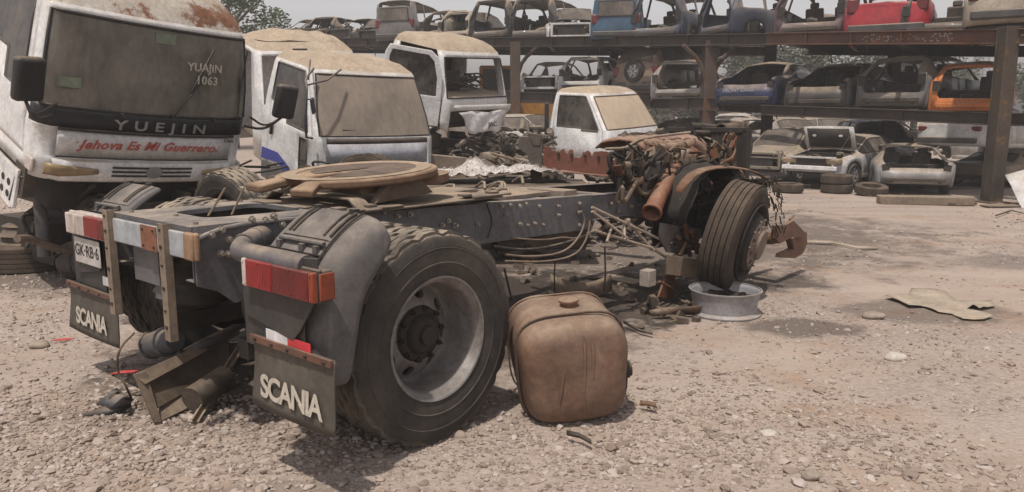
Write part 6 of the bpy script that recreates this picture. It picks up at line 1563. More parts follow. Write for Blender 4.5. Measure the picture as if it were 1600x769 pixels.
# yaw: heading of the nose; rear view => nose away (+90 deg)
NR = 'car shells on the upper rack'; NM = 'car shells on the middle rack'; NG = 'wrecks on the ground below the rack'
def at_(u, v, Y, yaw, face=-1, L=4.3, s=1.):      # the end that faces us stands at pixel column u on the girder line v
    p = PT(u, v, Y=Y); h = Vector((math.cos(yaw), math.sin(yaw), 0)); return p - h * (L / 2 * s * face)
def put(name, label, u, v, Y, deg, typ, pk, rear=True, s=1., **k):
    yaw = R_(deg); L = TYPES[typ]['L']; loc = at_(u, v, Y, yaw, -1 if rear else 1, L, s)
    loc.z -= .24 * s if not k.get('wheels') else 0
    return car(name, label, loc, yaw, typ, pk, scale=s, **k)
# upper row
put('car_wreck', 'low dark wreck at the far left end of the upper rack', 446, 66, 33.0, 240, 'hatch', 'dgrey', rear=False, group=NR, glass=False, seed=41, s=.85, crumple=.06)
put('car_wreck', 'dark open shell between the leftmost front end and the coupe, upper rack', 500, 68, 31.6, 70, 'hatch', 'black', group=NR, glass=False, no_doors='lr', seed=42, s=.9, crumple=.05)
put('car_wreck', 'grey crushed saloon half hidden behind the grey van, upper rack', 650, 66, 29.6, 40, 'sedan', 'silver', group=NR, glass=False, seed=43, s=.9, crumple=.05)
put('car_wreck', 'dark shell squeezed between the black off-roader and the beige one', 735, 66, 27.6, 80, 'hatch', 'burnt', group=NR, glass=False, seed=44, s=.9, crumple=.05)
put('car_wreck', 'black burnt-looking front end, leftmost on the upper rack', 470, 67, 31.5, 255, 'sedan', 'burnt', rear=False, group=NR, hood='off', front='bare', glass=False, seed=1, s=.95)
put('car_wreck', 'dark coupe shell with bare interior, second on the upper rack', 528, 68, 30.6, 245, 'sedan', 'dgrey', rear=False, group=NR, no_doors='lr', glass=False, hood='off', front='bare', seed=2, s=.95)
put('car_wreck', 'small wreck with beige roof and open engine bay, left of the grey van', 580, 68, 29.8, 262, 'hatch', 'burnt', rear=False, group=NR, hood='off', front='bare', seed=3, s=.85, crumple=.05)
put('van_wreck', 'grey van body with upright tail and pinkish side, on the upper rack', 617, 66, 28.6, 74, 'van', 'grey', group=NR, trunk='on', glass=False, seed=4, s=.93, doorpk='mauve', cat='van wreck')
put('car_wreck', 'pale olive coupe shell with open side, right of the grey van', 675, 64, 28.0, 45, 'hatch', 'olive', group=NR, no_doors='r', glass=False, seed=5, s=.9)
put('car_wreck', 'low beige shell with dusty roof beside the black off-roader', 708, 64, 27.2, 60, 'hatch', 'beige', group=NR, seed=6, s=.85)
put('car_wreck', 'black off-roader shell with glassless side and mauve roof pillar', 763, 66, 26.0, 60, 'suv', 'black', rear=True, group=NR, no_doors='l', glass=False, seed=7, s=.98)
put('car_wreck', 'dark wagon shell with large open doorway, upper rack', 828, 66, 25.4, 66, 'suv', 'dgrey', group=NR, no_doors='lr', glass=False, seed=8, s=1.0)
put('car_wreck', 'smashed white front end with dusty windscreen, upper rack', 892, 66, 24.4, 262, 'hatch', 'white', rear=False, group=NR, hood='off', front='bare', seed=9, s=1.0, crumple=.06)
put('van_wreck', 'teal blue van tail with dusty rear window, upper rack', 962, 64, 23.0, 78, 'van', 'teal', group=NR, trunk='on', seed=10, s=.88, cat='van wreck')
put('car_wreck', 'dark blue hatchback skeleton with sky showing through its openings', 1022, 64, 22.4, 55, 'suv', 'dblue', group=NR, no_doors='lr', glass=False, seed=11, s=.98)
put('car_wreck', 'dark side-on shell with bare silver sill, upper rack', 1112, 62, 21.6, 20, 'suv', 'dblue', group=NR, no_doors='lr', glass=False, hood='off', front='bare', seed=12, s=.95)
put('car_wreck', 'dark pinkish off-roader tail with empty hatch, left of the red car', 1262, 60, 18.4, 55, 'suv', 'mauve', group=NR, no_doors='r', glass=False, seed=13, s=.98)
put('car_wreck', 'bright red car tail hanging over the rusty girder', 1382, 62, 17.2, 60, 'hatch', 'red', group=NR, trunk='on', seed=14, s=1.04, glass=False)
put('car_wreck', 'dark inner wing and strut tower wreck right of the red car', 1462, 61, 16.6, 60, 'hatch', 'burnt', group=NR, no_doors='lr', glass=False, roof=False, seed=15, s=.9, crumple=.06)
put('car_wreck', 'dusty white tail with black bumper skirt, rightmost on the upper rack', 1585, 42, 14.2, 58, 'sedan', 'beige', group=NR, trunk='on', seed=16, s=1.0)
# middle row
put('car_wreck', 'bare white front end with twin wiper arms sticking up, middle rack', 842, 146, 25.6, 252, 'sedan', 'white', rear=False, group=NM, hood='off', front='bare', seed=21, s=.95, glass=False)
put('car_wreck', 'dusty white hatchback shell with empty tailgate, middle rack', 906, 145, 24.6, 66, 'hatch', 'white', group=NM, glass=False, seed=22, s=.95)
def spare(root, st, L):
    wh = empty('spare_wheel', (-2.16, -.02, .95)); wh.parent = root
    mb = MB(); mb.lathe([(.20, -.09), (.30, -.10), (.34, -.07), (.345, 0), (.34, .07), (.30, .1), (.20, .09)], axis='x', n=36, closed=True); mb.build('tyre', M_rubber, wh, smooth=50)
    mb = MB(); mb.lathe([(.215, -.08), (.19, -.06), (.1, -.02), (0, -.02)], axis='x', n=30)
    for q in range(6):
        a = q * math.pi / 3; mb.bar((-.06, .05 * math.cos(a), .05 * math.sin(a)), (-.085, .20 * math.cos(a), .20 * math.sin(a)), .06, .03, up=Vector((1, 0, 0)))
    mb.build('rim', M_silver, wh, smooth=40)
    mb = MB(); mb.box((-2.12, 0, .50), (.14, 1.62, .30)); mb.box((-.2, -.885, .45), (2.6, .03, .22)); mb.build('plastic_skirt', mat('skirt_grey', (.085, .085, .09), rough=.7, dust=.7, base_dust=.4), root, bevel=.03)
put('car_wreck', 'brown off-roader with spare wheel on its tail door and grey skirts, middle rack', 990, 149, 23.2, 46, 'suv', 'tan', group=NM, trunk='on', seed=23, s=.98, extras=spare)
put('car_wreck', 'bare grey hatchback frame with huge empty tail opening, left of the middle post', 1058, 160, 21.6, 66, 'hatch', 'steel', group=NM, glass=False, no_doors='r', seed=24, s=.98)
def writing(root, st, L):
    text('painted_writing', 'FRONT CRUZ', .13, M_silver, root, (-2.245, .15, .66), basis((0, -1, .03), (0, 0, 1)), bold=.002, shear=.3, ext=.001)
put('car_wreck', 'navy blue saloon tail with sandy roof and pale writing, middle rack', 1162, 168, 19.9, 52, 'sedan', 'blue', group=NM, seed=25, s=1.03, extras=writing, glass=True)
put('car_wreck', 'dust-grey saloon tail with bare rear panel and twin exhausts, middle rack', 1272, 173, 18.6, 46, 'sedan', 'dgrey', group=NM, seed=26, s=1.0, doorpk='grey')
put('car_wreck', 'dust-brown grey hatchback body with no tailgate, middle rack', 1388, 172, 17.4, 40, 'hatch', 'grey', group=NM, glass=False, seed=27, s=1.0)
put('car_wreck', 'bright orange hatchback tail with empty hatch and dusty brown roof, middle rack', 1510, 180, 16.4, 57, 'hatch', 'orange', group=NM, glass=False, seed=28, s=.93)
# ground row
def gput(name, label, u, v, deg, typ, pk, rear=False, lift=0, **k):
    p = PT(u, v, z=0); yaw = R_(deg); L = TYPES[typ]['L']; s = k.pop('s', 1.); h = Vector((math.cos(yaw), math.sin(yaw), 0))
    loc = p - h * (L / 2 * s * (-1 if rear else 1)); loc.z = lift
    return car(name, label, loc, yaw, typ, pk, scale=s, group=NG, **k)
gput('car_wreck', 'silver saloon on blocks with raised black-lined bonnet, below the rack', 1262, 296, 221, 'sedan', 'white', lift=.10, hood='open', front='bare', glass=True, wheels=(0, 1, 2, 3), seed=31, doorpk='lgrey', s=.86, zs=.86)
def hl(root, st, L):
    for s in (-1, 1):
        mb = MB(); mb.box((L / 2 - .12, s * .58, .70), (.2, .38, .17), (0, .15, s * -.3)); mb.build('headlight', mat('lamp_amber_dust', (.36, .27, .17), rough=.4, dust=.5, base_dust=.3), root, bevel=.04)
    mb = MB(); mb.box((L / 2 + .02, 0, .50), (.07, 1.45, .13)); mb.build('bumper_bar', M_white_cl, root, bevel=.02)
for o in [o for o in COL.objects if o.get('label', '').startswith('silver saloon')]: hl(o, None, 4.4)
gput('car_wreck', 'cream saloon with one headlamp, left of the raised bonnet', 1180, 290, 228, 'sedan', 'olive', wheels=(2, 3), hood='on', front='bare', seed=32, s=.86, lift=.05)
gput('car_wreck', 'grey coupe tail without lamps, dark sloping side, standing on wheels', 1428, 306, 70, 'sedan', 'silver', rear=True, wheels=(0, 1, 2, 3), glass=False, seed=33, doorpk='dgrey', s=.86, zs=.80)
gput('car_wreck', 'brown saloon wedged behind the grey coupe, under the white hatchback', 1515, 292, 35, 'sedan', 'tan', rear=True, wheels=(0, 1, 3), trunk='on', seed=34, s=.86, zs=.62)
p = PT(1475, 232, Y=16.3); car('car_wreck', 'white hatchback tail with dark red lamps, stacked on top of the brown saloon', p + Vector((1.42, 1.0, -.16)), R_(38), 'sedan', 'white', group=NG, trunk='on', seed=35, scale=.82, wheels=(0,), zs=.88, crumple=.01)
# far rows glimpsed between the racks
far = [(1165, 212, 26, -70, 'hatch', 'white', 'white hatchback glimpsed behind the middle post'), (1225, 206, 28, 20, 'sedan', 'lgrey', 'pale side-on shell far behind the raised bonnet'), (1085, 212, 24, 15, 'sedan', 'silver', 'low silver wreck behind the grey shell of the rack'), (1140, 198, 31, 160, 'sedan', 'white', 'white far wreck with arched roof behind the rack'),
       (1350, 218, 23, 80, 'hatch', 'burnt', 'burnt black engine bay wreck behind the raised bonnet'), (1560, 232, 24, 100, 'hatch', 'white', 'small white wreck far behind the right post'), (1400, 205, 27, 10, 'sedan', 'dgrey', 'dark side-on wreck behind the white hatchback'),
       (820, 205, 24.5, -40, 'sedan', 'white', 'white car seen low between the two white cabs'), (735, 240, 22, 20, 'sedan', 'burnt', 'dark crushed wreck behind the gutted cab'), (1590, 255, 19.5, 60, 'sedan', 'lgrey', 'grey wreck beyond the rust-streaked post'), (1300, 205, 33, 0, 'hatch', 'beige', 'beige wreck far behind the saloons')]
for i, (u, v, Y, dg, ty, pk, lab) in enumerate(far):
    p = PT(u, v, Y=Y); p.z = max(0, p.z - .9); car('car_wreck', lab, p, R_(dg), ty, pk, group='wrecks far behind the rack', hood='off' if i % 2 else 'on', front='bare', glass=bool(i % 3), seed=50 + i, no_doors='r' if i % 3 == 0 else '', crumple=.04)
# white wing at the right edge
wg = thing('car_bonnet', 'creased white bonnet panel leaning in at the right edge near the post', 'car bonnet', (9.40, 13.1, -.25))
mb = MB(); mb.sheet([[(-.55 + 1.5 * t, -.2 + .9 * s, .10 + .62 * s + .16 * math.sin(t * 3) - .15 * (1 - t) * (1 - s) + (.06 if s > .5 else 0)) for t in (0, .25, .5, .75, 1)] for s in (0, .2, .45, .5, .8, 1)]); mb.build('panel', M_white_cl, wg, solid=.02, smooth=30)
mb = MB(); mb.box((.6, .5, .25), (1.4, .8, .5)); mb.build('crate_below', M_dark, wg, bevel=.02)

# ---------------------------------------------------------------- loose things on the ground
def gp(u, v): return PT(u, v, z=0)
# steel channel scrap under the tail
sc = thing('steel_channel', 'bent brown steel channel frame lying on the gravel between the mudflaps', 'scrap steel')
def gq(u, v, z): return PT(u, v, z=z)
mb = MB()
def slab(a, b_, c, d, t=.012):
    n_ = (b_ - a).cross(d - a).normalized() * t; mb.add([a, b_, c, d, a + n_, b_ + n_, c + n_, d + n_], [(0, 1, 2, 3), (7, 6, 5, 4), (0, 4, 5, 1), (1, 5, 6, 2), (2, 6, 7, 3), (3, 7, 4, 0)])
A0, A1 = gq(207, 585, .26), gq(240, 662, .01); B1, B0 = gq(252, 660, .01), gq(226, 580, .26)
slab(A0, A1, B1, B0)                                   # end web facing the camera
C0, C1 = gq(372, 512, .30), gq(380, 585, .03)
slab(A0, C0, gq(376, 520, .27), gq(228, 600, .21))     # upper flange
slab(B1, gq(375, 600, .01), gq(352, 575, .06), gq(245, 628, .08))   # floor flange
slab(gq(226, 590, .22), gq(245, 640, .07), gq(360, 575, .07), gq(355, 530, .22), .008)   # back web in shade
mb.jitter(.006, 6); mb.build('channel', mat('channel_brown', (.065, .048, .036), (.12, .085, .06), rough=.7, dust=.6, base_dust=.25, rust=.3, bump=.2), sc, bevel=.003)
mb = MB(); mb.cyl(gq(300, 625, .10), gq(352, 590, .14), .07, n=18); mb.build('canister', M_engine, sc)
lb = thing('loose_bar', 'straight brown steel bar propped up against the scrap under the tail', 'steel bar')
mb = MB(); mb.bar(gq(303, 660, .02), gq(378, 538, .22), .05, .008); mb.bar(gq(301, 659, .035), gq(376, 537, .235), .006, .03); mb.build('bar', mat('bar_tan', (.26, .20, .14), (.18, .13, .09), rough=.7, dust=.7, base_dust=.4, rust=.25), lb, bevel=.002)
bp = thing('bent_plate', 'thin grey bent sheet resting across the steel channel', 'metal sheet'); mb = MB()
a, b_, c, d = gq(290, 548, .34), gq(362, 512, .36), gq(395, 490, .34), gq(330, 545, .26)
mb.sheet([[gq(285, 546, .34), gq(320, 528, .37), gq(362, 508, .36)], [gq(330, 545, .28), gq(360, 526, .31), gq(392, 505, .32)]]); mb.build('sheet', M_frame_r, bp, solid=.005)
gm = thing('grey_moulding', 'broken grey plastic moulding with black tray lying left of the channel', 'car part')
mb = MB(); mb.sheet([[gq(150, 632, .03), gq(172, 612, .09), gq(182, 606, .09)], [gq(172, 638, .04), gq(190, 622, .12), gq(198, 618, .10)], [gq(196, 640, .02), gq(204, 630, .06), gq(210, 625, .05)]]); mb.build('moulding', M_hose, gm, solid=.01, smooth=60)
mb = MB(); mb.sheet([[gq(128, 648, .01), gq(165, 636, .035), gq(204, 626, .06)], [gq(134, 652, .0), gq(170, 648, .01), gq(206, 636, .03)]]); mb.build('tray', M_blackpl, gm, solid=.008)
mb = MB(); mb.cyl(gq(176, 624, .07), gq(186, 620, .085), .03, n=16); mb.build('lamp_socket', M_dark, gm)
cb = thing('wire_loop', 'thin dusty wire looping down from the chassis to the scrap', 'wire'); mb = MB()
mb.tube([gq(210, 520, .42), gq(185, 545, .36), gq(182, 580, .22), gq(198, 605, .14), gq(206, 625, .04)], .006, n=6, smooth_path=2); mb.build('wire', M_brownsteel, cb, smooth=60)
for i, (u, v, l) in enumerate(((193, 582, 'red plastic lens splinter on the scrap'), (97, 531, 'small red shard beside the grey stone'))):
    o = thing('plastic_shard', l, 'debris', gq(u, v, .16 if i == 0 else .01)); mb = MB(); mb.prism([(-.07, -.008), (.05, -.012), (.08, .006), (-.02, .014)], basis((1, .3, 0), (0, 1, .3)), .004); mb.build('shard', M_refl_r, o)
def stone(u, v, r, label, col, sc_=(1.2, 1, .6), sd=1):
    p = gp(u, v); b = bmesh.new(); bmesh.ops.create_icosphere(b, subdivisions=3, radius=r)
    for q in b.verts:
        q.co *= 1 + .25 * mnoise.noise(q.co / r * .9 + Vector((sd * 3, 0, 0))) + .07 * mnoise.noise(q.co / r * 3 + Vector((sd, 0, 0))); q.co = Vector((q.co.x * sc_[0], q.co.y * sc_[1], q.co.z * sc_[2]))
    me = bpy.data.meshes.new('stone'); b.to_mesh(me); b.free(); me.materials.append(col); me.polygons.foreach_set('use_smooth', [True] * len(me.polygons))
    o = bpy.data.objects.new('stone', me); COL.objects.link(o); o.location = p + Vector((0, 0, r * sc_[2] * .6 + gz(p.x, p.y))); tag(o, label, 'stone'); return o
M_st = mat('stone_grey', (.34, .29, .25), (.27, .22, .18), rough=.95, dust=.4, base_dust=.3, bump=.3); M_stw = mat('stone_white', (.62, .57, .52), (.5, .45, .4), rough=.95, dust=.3, base_dust=.15, bump=.2)
stone(62, 541, .055, 'rounded grey stone on the gravel left of the far mudflap', M_st)
stone(1398, 564, .045, 'small white stone alone on the gravel at the right', M_stw, (1.5, 1, .7), 3)
stone(1268, 752, .035, 'beige pebble near the bottom edge', M_st, (1.2, 1, .7), 5)
stone(1200, 678, .035, 'flat white pebble left on the gravel below the tank', M_stw, (1.3, 1, .4), 6)
stone(975, 618, .03, 'small pale stone touching the tank', M_st, (1, 1, .8), 7)
stone(930, 450, .05, 'brown stone in the oily soil under the frame', M_st, (1.4, 1, .6), 8); stone(1365, 497, .06, 'grey stone half under the cardboard sheet', M_st, (1.5, 1, .5), 9)
# cardboard / torn sheet
cd = thing('torn_sheet', 'torn tan cardboard sheet lying flat on the open ground', 'cardboard')
ol = [(1382, 462), (1420, 458), (1424, 449), (1452, 452), (1478, 458), (1500, 470), (1548, 470), (1556, 476), (1530, 482), (1520, 478), (1510, 484), (1534, 486), (1552, 492), (1538, 497), (1505, 496), (1488, 488), (1466, 486), (1444, 478), (1420, 478), (1404, 470)]
b = bmesh.new(); vv = [b.verts.new(gq(u, v, .03)) for u, v in ol]; f_ = b.faces.new(vv); bmesh.ops.triangulate(b, faces=[f_]); bmesh.ops.subdivide_edges(b, edges=b.edges[:], cuts=3, use_grid_fill=True)
for q in b.verts: q.co.z += .022 * mnoise.noise(q.co * 3.5) + .012 * mnoise.noise(q.co * 9)
mb = MB(); b.verts.index_update(); mb.add([q.co.copy() for q in b.verts], [[q.index for q in f.verts] for f in b.faces]); b.free(); mb.build('sheet', M_card, cd, solid=.004, smooth=20)
for i, (pts, l, m) in enumerate((([(1255, 378), (1300, 380), (1340, 388), (1372, 388)], 'long thin split strip of wood on the ground beyond the front wheel', M_card), ([(1000, 632), (1012, 633), (1026, 636)], 'curved rusty scrap beside the brown tank', M_rust), ([(885, 680), (905, 684), (925, 693)], 'small dark twisted rag on the gravel below the tank', M_dark), ([(1555, 338), (1580, 330), (1600, 334)], 'dark strap on the ground by the right post', M_dark), ([(975, 505), (1000, 518), (1020, 523)], 'short dark hose on the soil right of the tank', M_dark))):
    o = thing('loose_strip', l, 'debris'); mb = MB(); P_ = [gq(u, v, .03) for u, v in pts]
    rows = [[p + Vector((0, -.03 if i == 0 else -.012, 0)) for p in P_], [p + Vector((0, .04 if i == 0 else .012, .015)) for p in P_]]
    mb.sheet(rows); mb.jitter(.006, 12, i); mb.build('strip', m, o, solid=.008)
tr = thing('curved_offcut', 'curled rusty metal offcut next to the silver rim', 'scrap metal'); mb = MB()
rows = []
for i in range(9):
    u = 1018 + 92 * i / 8; v = 490 - 3 * math.sin(i / 8 * 3.1) - (9 * max(0, i / 8 - .7) / .3); rows.append([gq(u, v + 4, .02 + .01 * math.sin(i)), gq(u - 4, v - 5 - 3 * math.sin(i / 8 * 3), .07 + .03 * (i / 8))])
mb.sheet(rows); mb.build('offcut', M_brownsteel, tr, solid=.006, smooth=60)
# small debris under the chassis
db = junk('debris', 'oily metal scraps and leaves strewn on the soil below the chassis', None, (-1.3, 1.6, 5.4, 8.6, .0, .03), 70, 77, mat('oily_scrap', (.05, .04, .034), (.14, .10, .07), rough=.8, dust=.5, base_dust=.3, rust=.3), big=.18); tag(db, kind='stuff'); 
db2 = junk('debris', 'rusty and greasy offcuts lying behind the chassis and under the white cab', None, (-5., -.5, 7.6, 11.5, .0, .12), 130, 78, M_engine, big=.45); tag(db2, kind='stuff')
# mid-ground scrap piles
junk('scrap_heap', 'heap of pipes and brackets behind the white fluff, left of the spring hanger', 'scrap heap', (-.9, .5, -.5, .5, .1, .95), 110, 61, mat('heap_brown', (.10, .08, .065), (.2, .15, .12), rough=.8, dust=.8, base_dust=.4, rust=.3), loc=(-.3, 11.5, 0))
junk('scrap_heap', 'heap of dark gearbox parts under the red-brown frame rail', 'scrap heap', (-1.3, 1.2, -.6, .6, .1, .85), 120, 62, M_engine, loc=(1.1, 9.7, 0))
junk('scrap_heap', 'dark heap of axles and plates in the gap beside the big rusty-roofed cab', 'scrap heap', (-.9, .7, -.7, .7, .05, .95), 110, 65, M_dark, loc=(-2.5, 8.9, 0), big=1.3)
junk('scrap_heap', 'jumble of engine parts piled between the two white cabs', 'scrap heap', (-.8, .8, -.5, .5, .2, 1.35), 120, 64, mat('heap_grey', (.16, .14, .125), (.08, .07, .06), rough=.8, dust=.9, base_dust=.5, rust=.2), loc=(.1, 15.6, 0))
bx = thing('cardboard_box', 'brown dented box lying behind the coupling plate', 'box', (-1.0, 11.0, .72), R_(20)); mb = MB(); mb.box((0, 0, .15), (.62, .4, .3), (0, .1, 0)); mb.jitter(.01, 4); mb.build('box_body', mat('box_tan', (.28, .22, .17), (.2, .15, .12), rough=.9, dust=.6, base_dust=.4), bx, bevel=.01)
mb = MB(); mb.box((0, 0, -.35), (1.2, .8, .68)); mb.build('pallet_below', M_engine, bx)
# white fluffy insulation: a crumpled torn blanket with a frayed edge
fl = MB(); r = random.Random(9); rows = []
for i in range(44):
    row = []
    for j_ in range(26):
        x = 1.50 * i / 43 + .05; y = -.34 + .72 * j_ / 25; q = Vector((x * 3.2, y * 3.2, 4))
        hgt_ = .05 + .13 * math.exp(-((x - .58) / .16) ** 2) * math.exp(-((y - .1) / .25) ** 2) + .05 * math.exp(-((x - 1.1) / .25) ** 2) + .07 * abs(mnoise.noise(q)) + .05 * abs(mnoise.noise(q * 3)) + .02 * mnoise.noise(q * 8)
        ed_ = min(i, 43 - i) / 6; hgt_ *= min(1, .15 + ed_)
        row.append(Vector((x + .05 * mnoise.noise(q * 2 + Vector((9, 0, 0))), y + .06 * mnoise.noise(q * 2), hgt_)))
    rows.append(row)
fl.sheet(rows)
for i in range(520):
    rw = r.choice(rows); p = r.choice(rw); q = p + Vector((r.uniform(-.045, .045), r.uniform(-.05, .03), r.uniform(-.01, .03))); fl.tube([p, p.lerp(q, .5) + Vector((0, 0, .012)), q], [.004, .003, .001], n=3, cap=False)
fo = fl.build('insulation', M_fluff, None, smooth=180); tag(fo, 'crumpled torn white insulation lying behind the frame rails', 'insulation')
fo.location = (-.95, 8.2, .90); fo.rotation_euler = (0, 0, R_(8))
fp_ = thing('scrap_chassis', 'dusty lorry frame lying behind the grey chassis, under the white fluff', 'frame'); mb = MB(); mb.box((-.5, 8.25, .82), (2.6, .9, .10)); mb.box((-.3, 8.4, .45), (2.2, .5, .6)); mb.build('slab', M_engine, fp_, bevel=.02)
tl = thing('lorry_tyre', 'worn brown tyre standing against the white cab behind the coupling plate', 'tyre', (-1.62, 8.6, .66), rot=(0, 0, R_(-12))); tyre_part(tl, (0, 0, 0), .50, .26, mats=(M_rubber_dirty, M_rubber_dirty)); mb = MB(); mb.box((0, 0, -.58), (1.1, .5, .16)); mb.build('stand', M_engine, tl)
tl2 = thing('lorry_tyre', 'treaded tyre leaning in the dark gap left of the coupling plate', 'tyre', (-2.58, 7.2, .60), rot=(R_(12), R_(0), R_(-35))); tyre_part(tl2, (0, 0, 0), .50, .28); 
# tyres and blocks in front of the ground row
def flat_tyre(u, v, z, lab, rot=(0, 0, 0), r=.31):
    p = gp(u, v); o = thing('car_tyre', lab, 'tyre', (p.x, p.y + .2, z + .10), rot=rot, group='worn car tyres by the rack'); mb = MB(); mb.lathe([(.18, -.08), (.27, -.095), (r, -.07), (r + .005, 0), (r, .07), (.27, .095), (.18, .08)], axis='z', n=40, closed=True); mb.build('rubber', M_rubber_dirty, o, smooth=50); return o
flat_tyre(1313, 303, 0, 'bottom tyre of the pair under the silver saloon'); flat_tyre(1312, 303, .19, 'top tyre of the pair under the silver saloon')
flat_tyre(1368, 307, .02, 'single muddy tyre between the silver saloon and the grey coupe', (R_(8), 0, 0)); flat_tyre(1236, 302, 0, 'tyre under the near corner of the raised-bonnet saloon')
cbm = thing('concrete_block', 'long dusty sleeper lying in front of the grey coupe', 'beam', gp(1445, 320), R_(-8)); mb = MB(); mb.box((0, 0, .08), (1.6, .22, .16)); mb.jitter(.015, 3); mb.build('sleeper', mat('sleeper_brown', (.22, .17, .13), (.15, .12, .09), rough=.95, dust=.7, base_dust=.4), cbm, bevel=.02)
pb = thing('steel_plate', 'flat rusty plate at the foot of the right post', 'steel plate', (8.0, 13.7, .0)); mb = MB(); mb.box((0, 0, .04), (.5, .3, .05)); mb.box((.8, -.3, .02), (1.1, .25, .03), (0, 0, .1)); mb.build('plate', M_brownsteel, pb, bevel=.01)
# yellow machine behind the rack
ym = thing('yellow_loader', 'yellow and orange machine glimpsed behind the middle row of shells', 'machine', (.6, 32, 0)); mb = MB(); mb.box((0, 0, 1.6), (6.5, 1.4, 1.2)); mb.box((-1.2, -.2, 2.9), (1.4, 1.3, 1.3)); mb.build('body', mat('machine_yellow', (.5, .24, .03), (.35, .13, .03), rough=.5, dust=.4, base_dust=.3), ym, bevel=.08)
mb = MB(); mb.box((-1.2, -.9, 3.0), (1.1, .05, .8)); mb.build('cab_window', M_dark, ym); mb = MB()
for x in (-2.2, 2.2):
    for y in (-.9, .7): mb.lathe([(0, -.25), (.5, -.25), (.8, -.2), (.85, 0), (.8, .2), (0, .25)], c=(x, y, .85), axis='y', n=28)
mb.build('wheels', M_rubber, ym)
# pallets, crane, boxes low behind the rack give depth: a dark wall of stacked bodies
for i, (x, y, w_, h_, lab) in enumerate(((-7.5, 36, 9, 2.2, 'dark row of crushed bodies far left behind the rack'), (3, 40, 12, 1.9, 'dark row of crushed bodies far behind the rack'), (16, 38, 12, 2.0, 'dark row of crushed bodies behind the right rack'))):
    junk('crushed_cars', lab, 'crushed cars', (-w_ / 2, w_ / 2, -1, 1, .2, h_), 90, 90 + i, M_engine, loc=(x, y, 0), big=3.)

# ---------------------------------------------------------------- trees and pylon behind
def leafmat(name, c1, c2):
    m = bpy.data.materials.new(name); m.use_nodes = True; n = m.node_tree; b = n.nodes['Principled BSDF']
    a = n.nodes.new('ShaderNodeAttribute'); a.attribute_name = 'shade'; mxn = n.nodes.new('ShaderNodeMix'); mxn.data_type = 'RGBA'; mxn.inputs[6].default_value = (*c1, 1); mxn.inputs[7].default_value = (*c2, 1)
    n.links.new(a.outputs['Fac'], mxn.inputs[0]); n.links.new(mxn.outputs[2], b.inputs['Base Color']); b.inputs['Roughness'].default_value = .7; b.inputs['Specular IOR Level'].default_value = .25
    return m
M_leaf = leafmat('leaf_dusty_green', (.05, .06, .035), (.12, .12, .08)); M_leaf2 = leafmat('leaf_green', (.06, .085, .04), (.12, .15, .075))
M_bark = mat('bark', (.10, .075, .055), rough=.95, dust=.2, bump=.4)
def tree(label, x, y, h, rad, seed, m, n=5200, ls=.16):
    t = thing('tree', label, 'tree', (x, y, 0), group='trees behind the yard'); r = random.Random(seed); mb = MB(); clumps = []
    mb.tube([(0, 0, 0), (.1, 0, h * .25), (.0, .1, h * .5), (.1, 0, h * .8)], [.22, .18, .12, .04], n=10, smooth_path=1)
    for i in range(11):
        a = r.random() * 6.28; z = h * (.25 + .5 * r.random()); e = Vector((math.cos(a) * rad * .75, math.sin(a) * rad * .75, z + h * .2 * r.random())); mb.tube([(0, 0, z * .8), e * .5 + Vector((0, 0, z * .42)), e], [.09, .05, .02], n=6, smooth_path=1)
    mb.build('trunk', M_bark, t)
    for i in range(26):
        a = r.random() * 6.28; q = r.random() ** .6; zz = r.random(); prof_ = math.sin(math.pi * min(1, .15 + .85 * zz)) ** .6
        clumps.append((Vector((math.cos(a) * rad * q * prof_, math.sin(a) * rad * q * prof_, h * (.22 + .76 * zz))), rad * (.22 + .22 * r.random())))
    v = []; f = []; sh = []
    for i in range(n):
        c, cr = r.choice(clumps); d = Vector((r.gauss(0, 1), r.gauss(0, 1), r.gauss(0, 1))).normalized() * cr * (r.random() ** .35); d.z *= .75; p = c + d
        nr = Vector((r.gauss(0, 1), r.gauss(0, 1), r.gauss(.6, 1))).normalized(); x_, y_, _ = frame_from(nr); s = ls * (.6 + .8 * r.random()); k_ = len(v)
        v += [p - x_ * s * .5, p + y_ * s * .28, p + x_ * s * .6, p - y_ * s * .28]; f.append((k_, k_ + 1, k_ + 2, k_ + 3)); q = r.random(); sh += [q] * 4
    me = bpy.data.meshes.new('crown'); me.from_pydata([tuple(p) for p in v], [], f); at = me.attributes.new('shade', 'FLOAT', 'POINT'); at.data.foreach_set('value', sh); me.materials.append(m)
    o = bpy.data.objects.new('crown', me); COL.objects.link(o); o.parent = t; return t
tree('leafy green tree rising behind the rusty-roofed cab', -13.6, 38, 10.4, 3.4, 1, M_leaf2, 16000, .17)
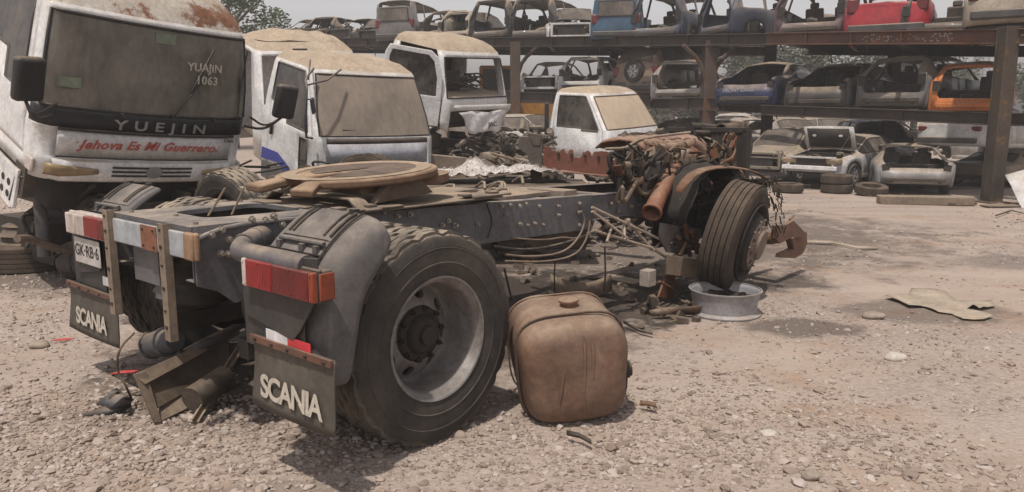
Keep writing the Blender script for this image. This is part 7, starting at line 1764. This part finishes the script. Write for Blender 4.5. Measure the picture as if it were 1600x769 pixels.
for i, (u, Y, h, rd, lab) in enumerate(((1240, 46, 5.6, 3.6, 'dusty tree behind the dark grey saloon'), (1330, 44, 6.0, 3.6, 'tall dusty tree behind the red car'), (1430, 48, 6.0, 3.8, 'dusty tree behind the grey hatchback shell'), (1170, 50, 6.6, 3.2, 'dusty tree behind the middle rack post'), (1085, 48, 5.2, 3.2, 'pale dusty tree behind the brown off-roader'), (1010, 52, 5.0, 3.2, 'thin tree behind the rack, above the off-roader roof'), (1480, 60, 5.4, 2.6, 'small tree left of the lattice pylon'), (1660, 44, 5.0, 3.2, 'tree behind the right rack post'))):
    p = PT(u, 150, Y=Y); tree(lab, p.x, Y, h, rd, 10 + i, M_leaf, 9000, .19)
py = thing('lattice_pylon', 'thin grey lattice pylon in the haze behind the orange shell', 'pylon', (PT(1533, 100, Y=120).x, 120, 0)); mb = MB(); H_ = 13.0
for sx_ in (-1, 1):
    for sy in (-1, 1): mb.bar((sx_ * 1.5, sy * 1.5, 0), (sx_ * .5, sy * .5, H_), .14, .14)
for i in range(10):
    z0_, z1_ = H_ * i / 10, H_ * (i + 1) / 10; w0, w1 = 1.5 - i * .1, 1.4 - i * .1
    for s in (-1, 1): mb.bar((-w0, s * w0, z0_), (w1, s * w1, z1_), .07, .07); mb.bar((w0, s * w0, z0_), (-w1, s * w1, z1_), .07, .07); mb.bar((-w1, s * w1, z1_), (w1, s * w1, z1_), .07, .07)
for z, w_ in ((10.5, 3.4), (12.3, 2.6)): mb.bar((-w_, 0, z), (w_, 0, z), .16, .2)
mb.build('lattice', mat('pylon_grey', (.2, .2, .2), rough=.7, dust=0, base_dust=0, bump=0), py)
# ---------------------------------------------------------------- dusty air
hz = MB(); hz.box((0, 65, 7.0), (150, 150, 16.4)); ho = hz.build('haze', bpy.data.materials.new('haze_air'), None, smooth=0); tag(ho, 'pale dusty haze over the yard', kind='stuff')
m = ho.data.materials[0]; m.use_nodes = True; n = m.node_tree; n.nodes.clear(); o_ = n.nodes.new('ShaderNodeOutputMaterial'); pv = n.nodes.new('ShaderNodeVolumePrincipled'); pv.inputs['Density'].default_value = HAZE
pv.inputs['Color'].default_value = (.93, .90, .88, 1); n.links.new(pv.outputs[0], o_.inputs['Volume'])
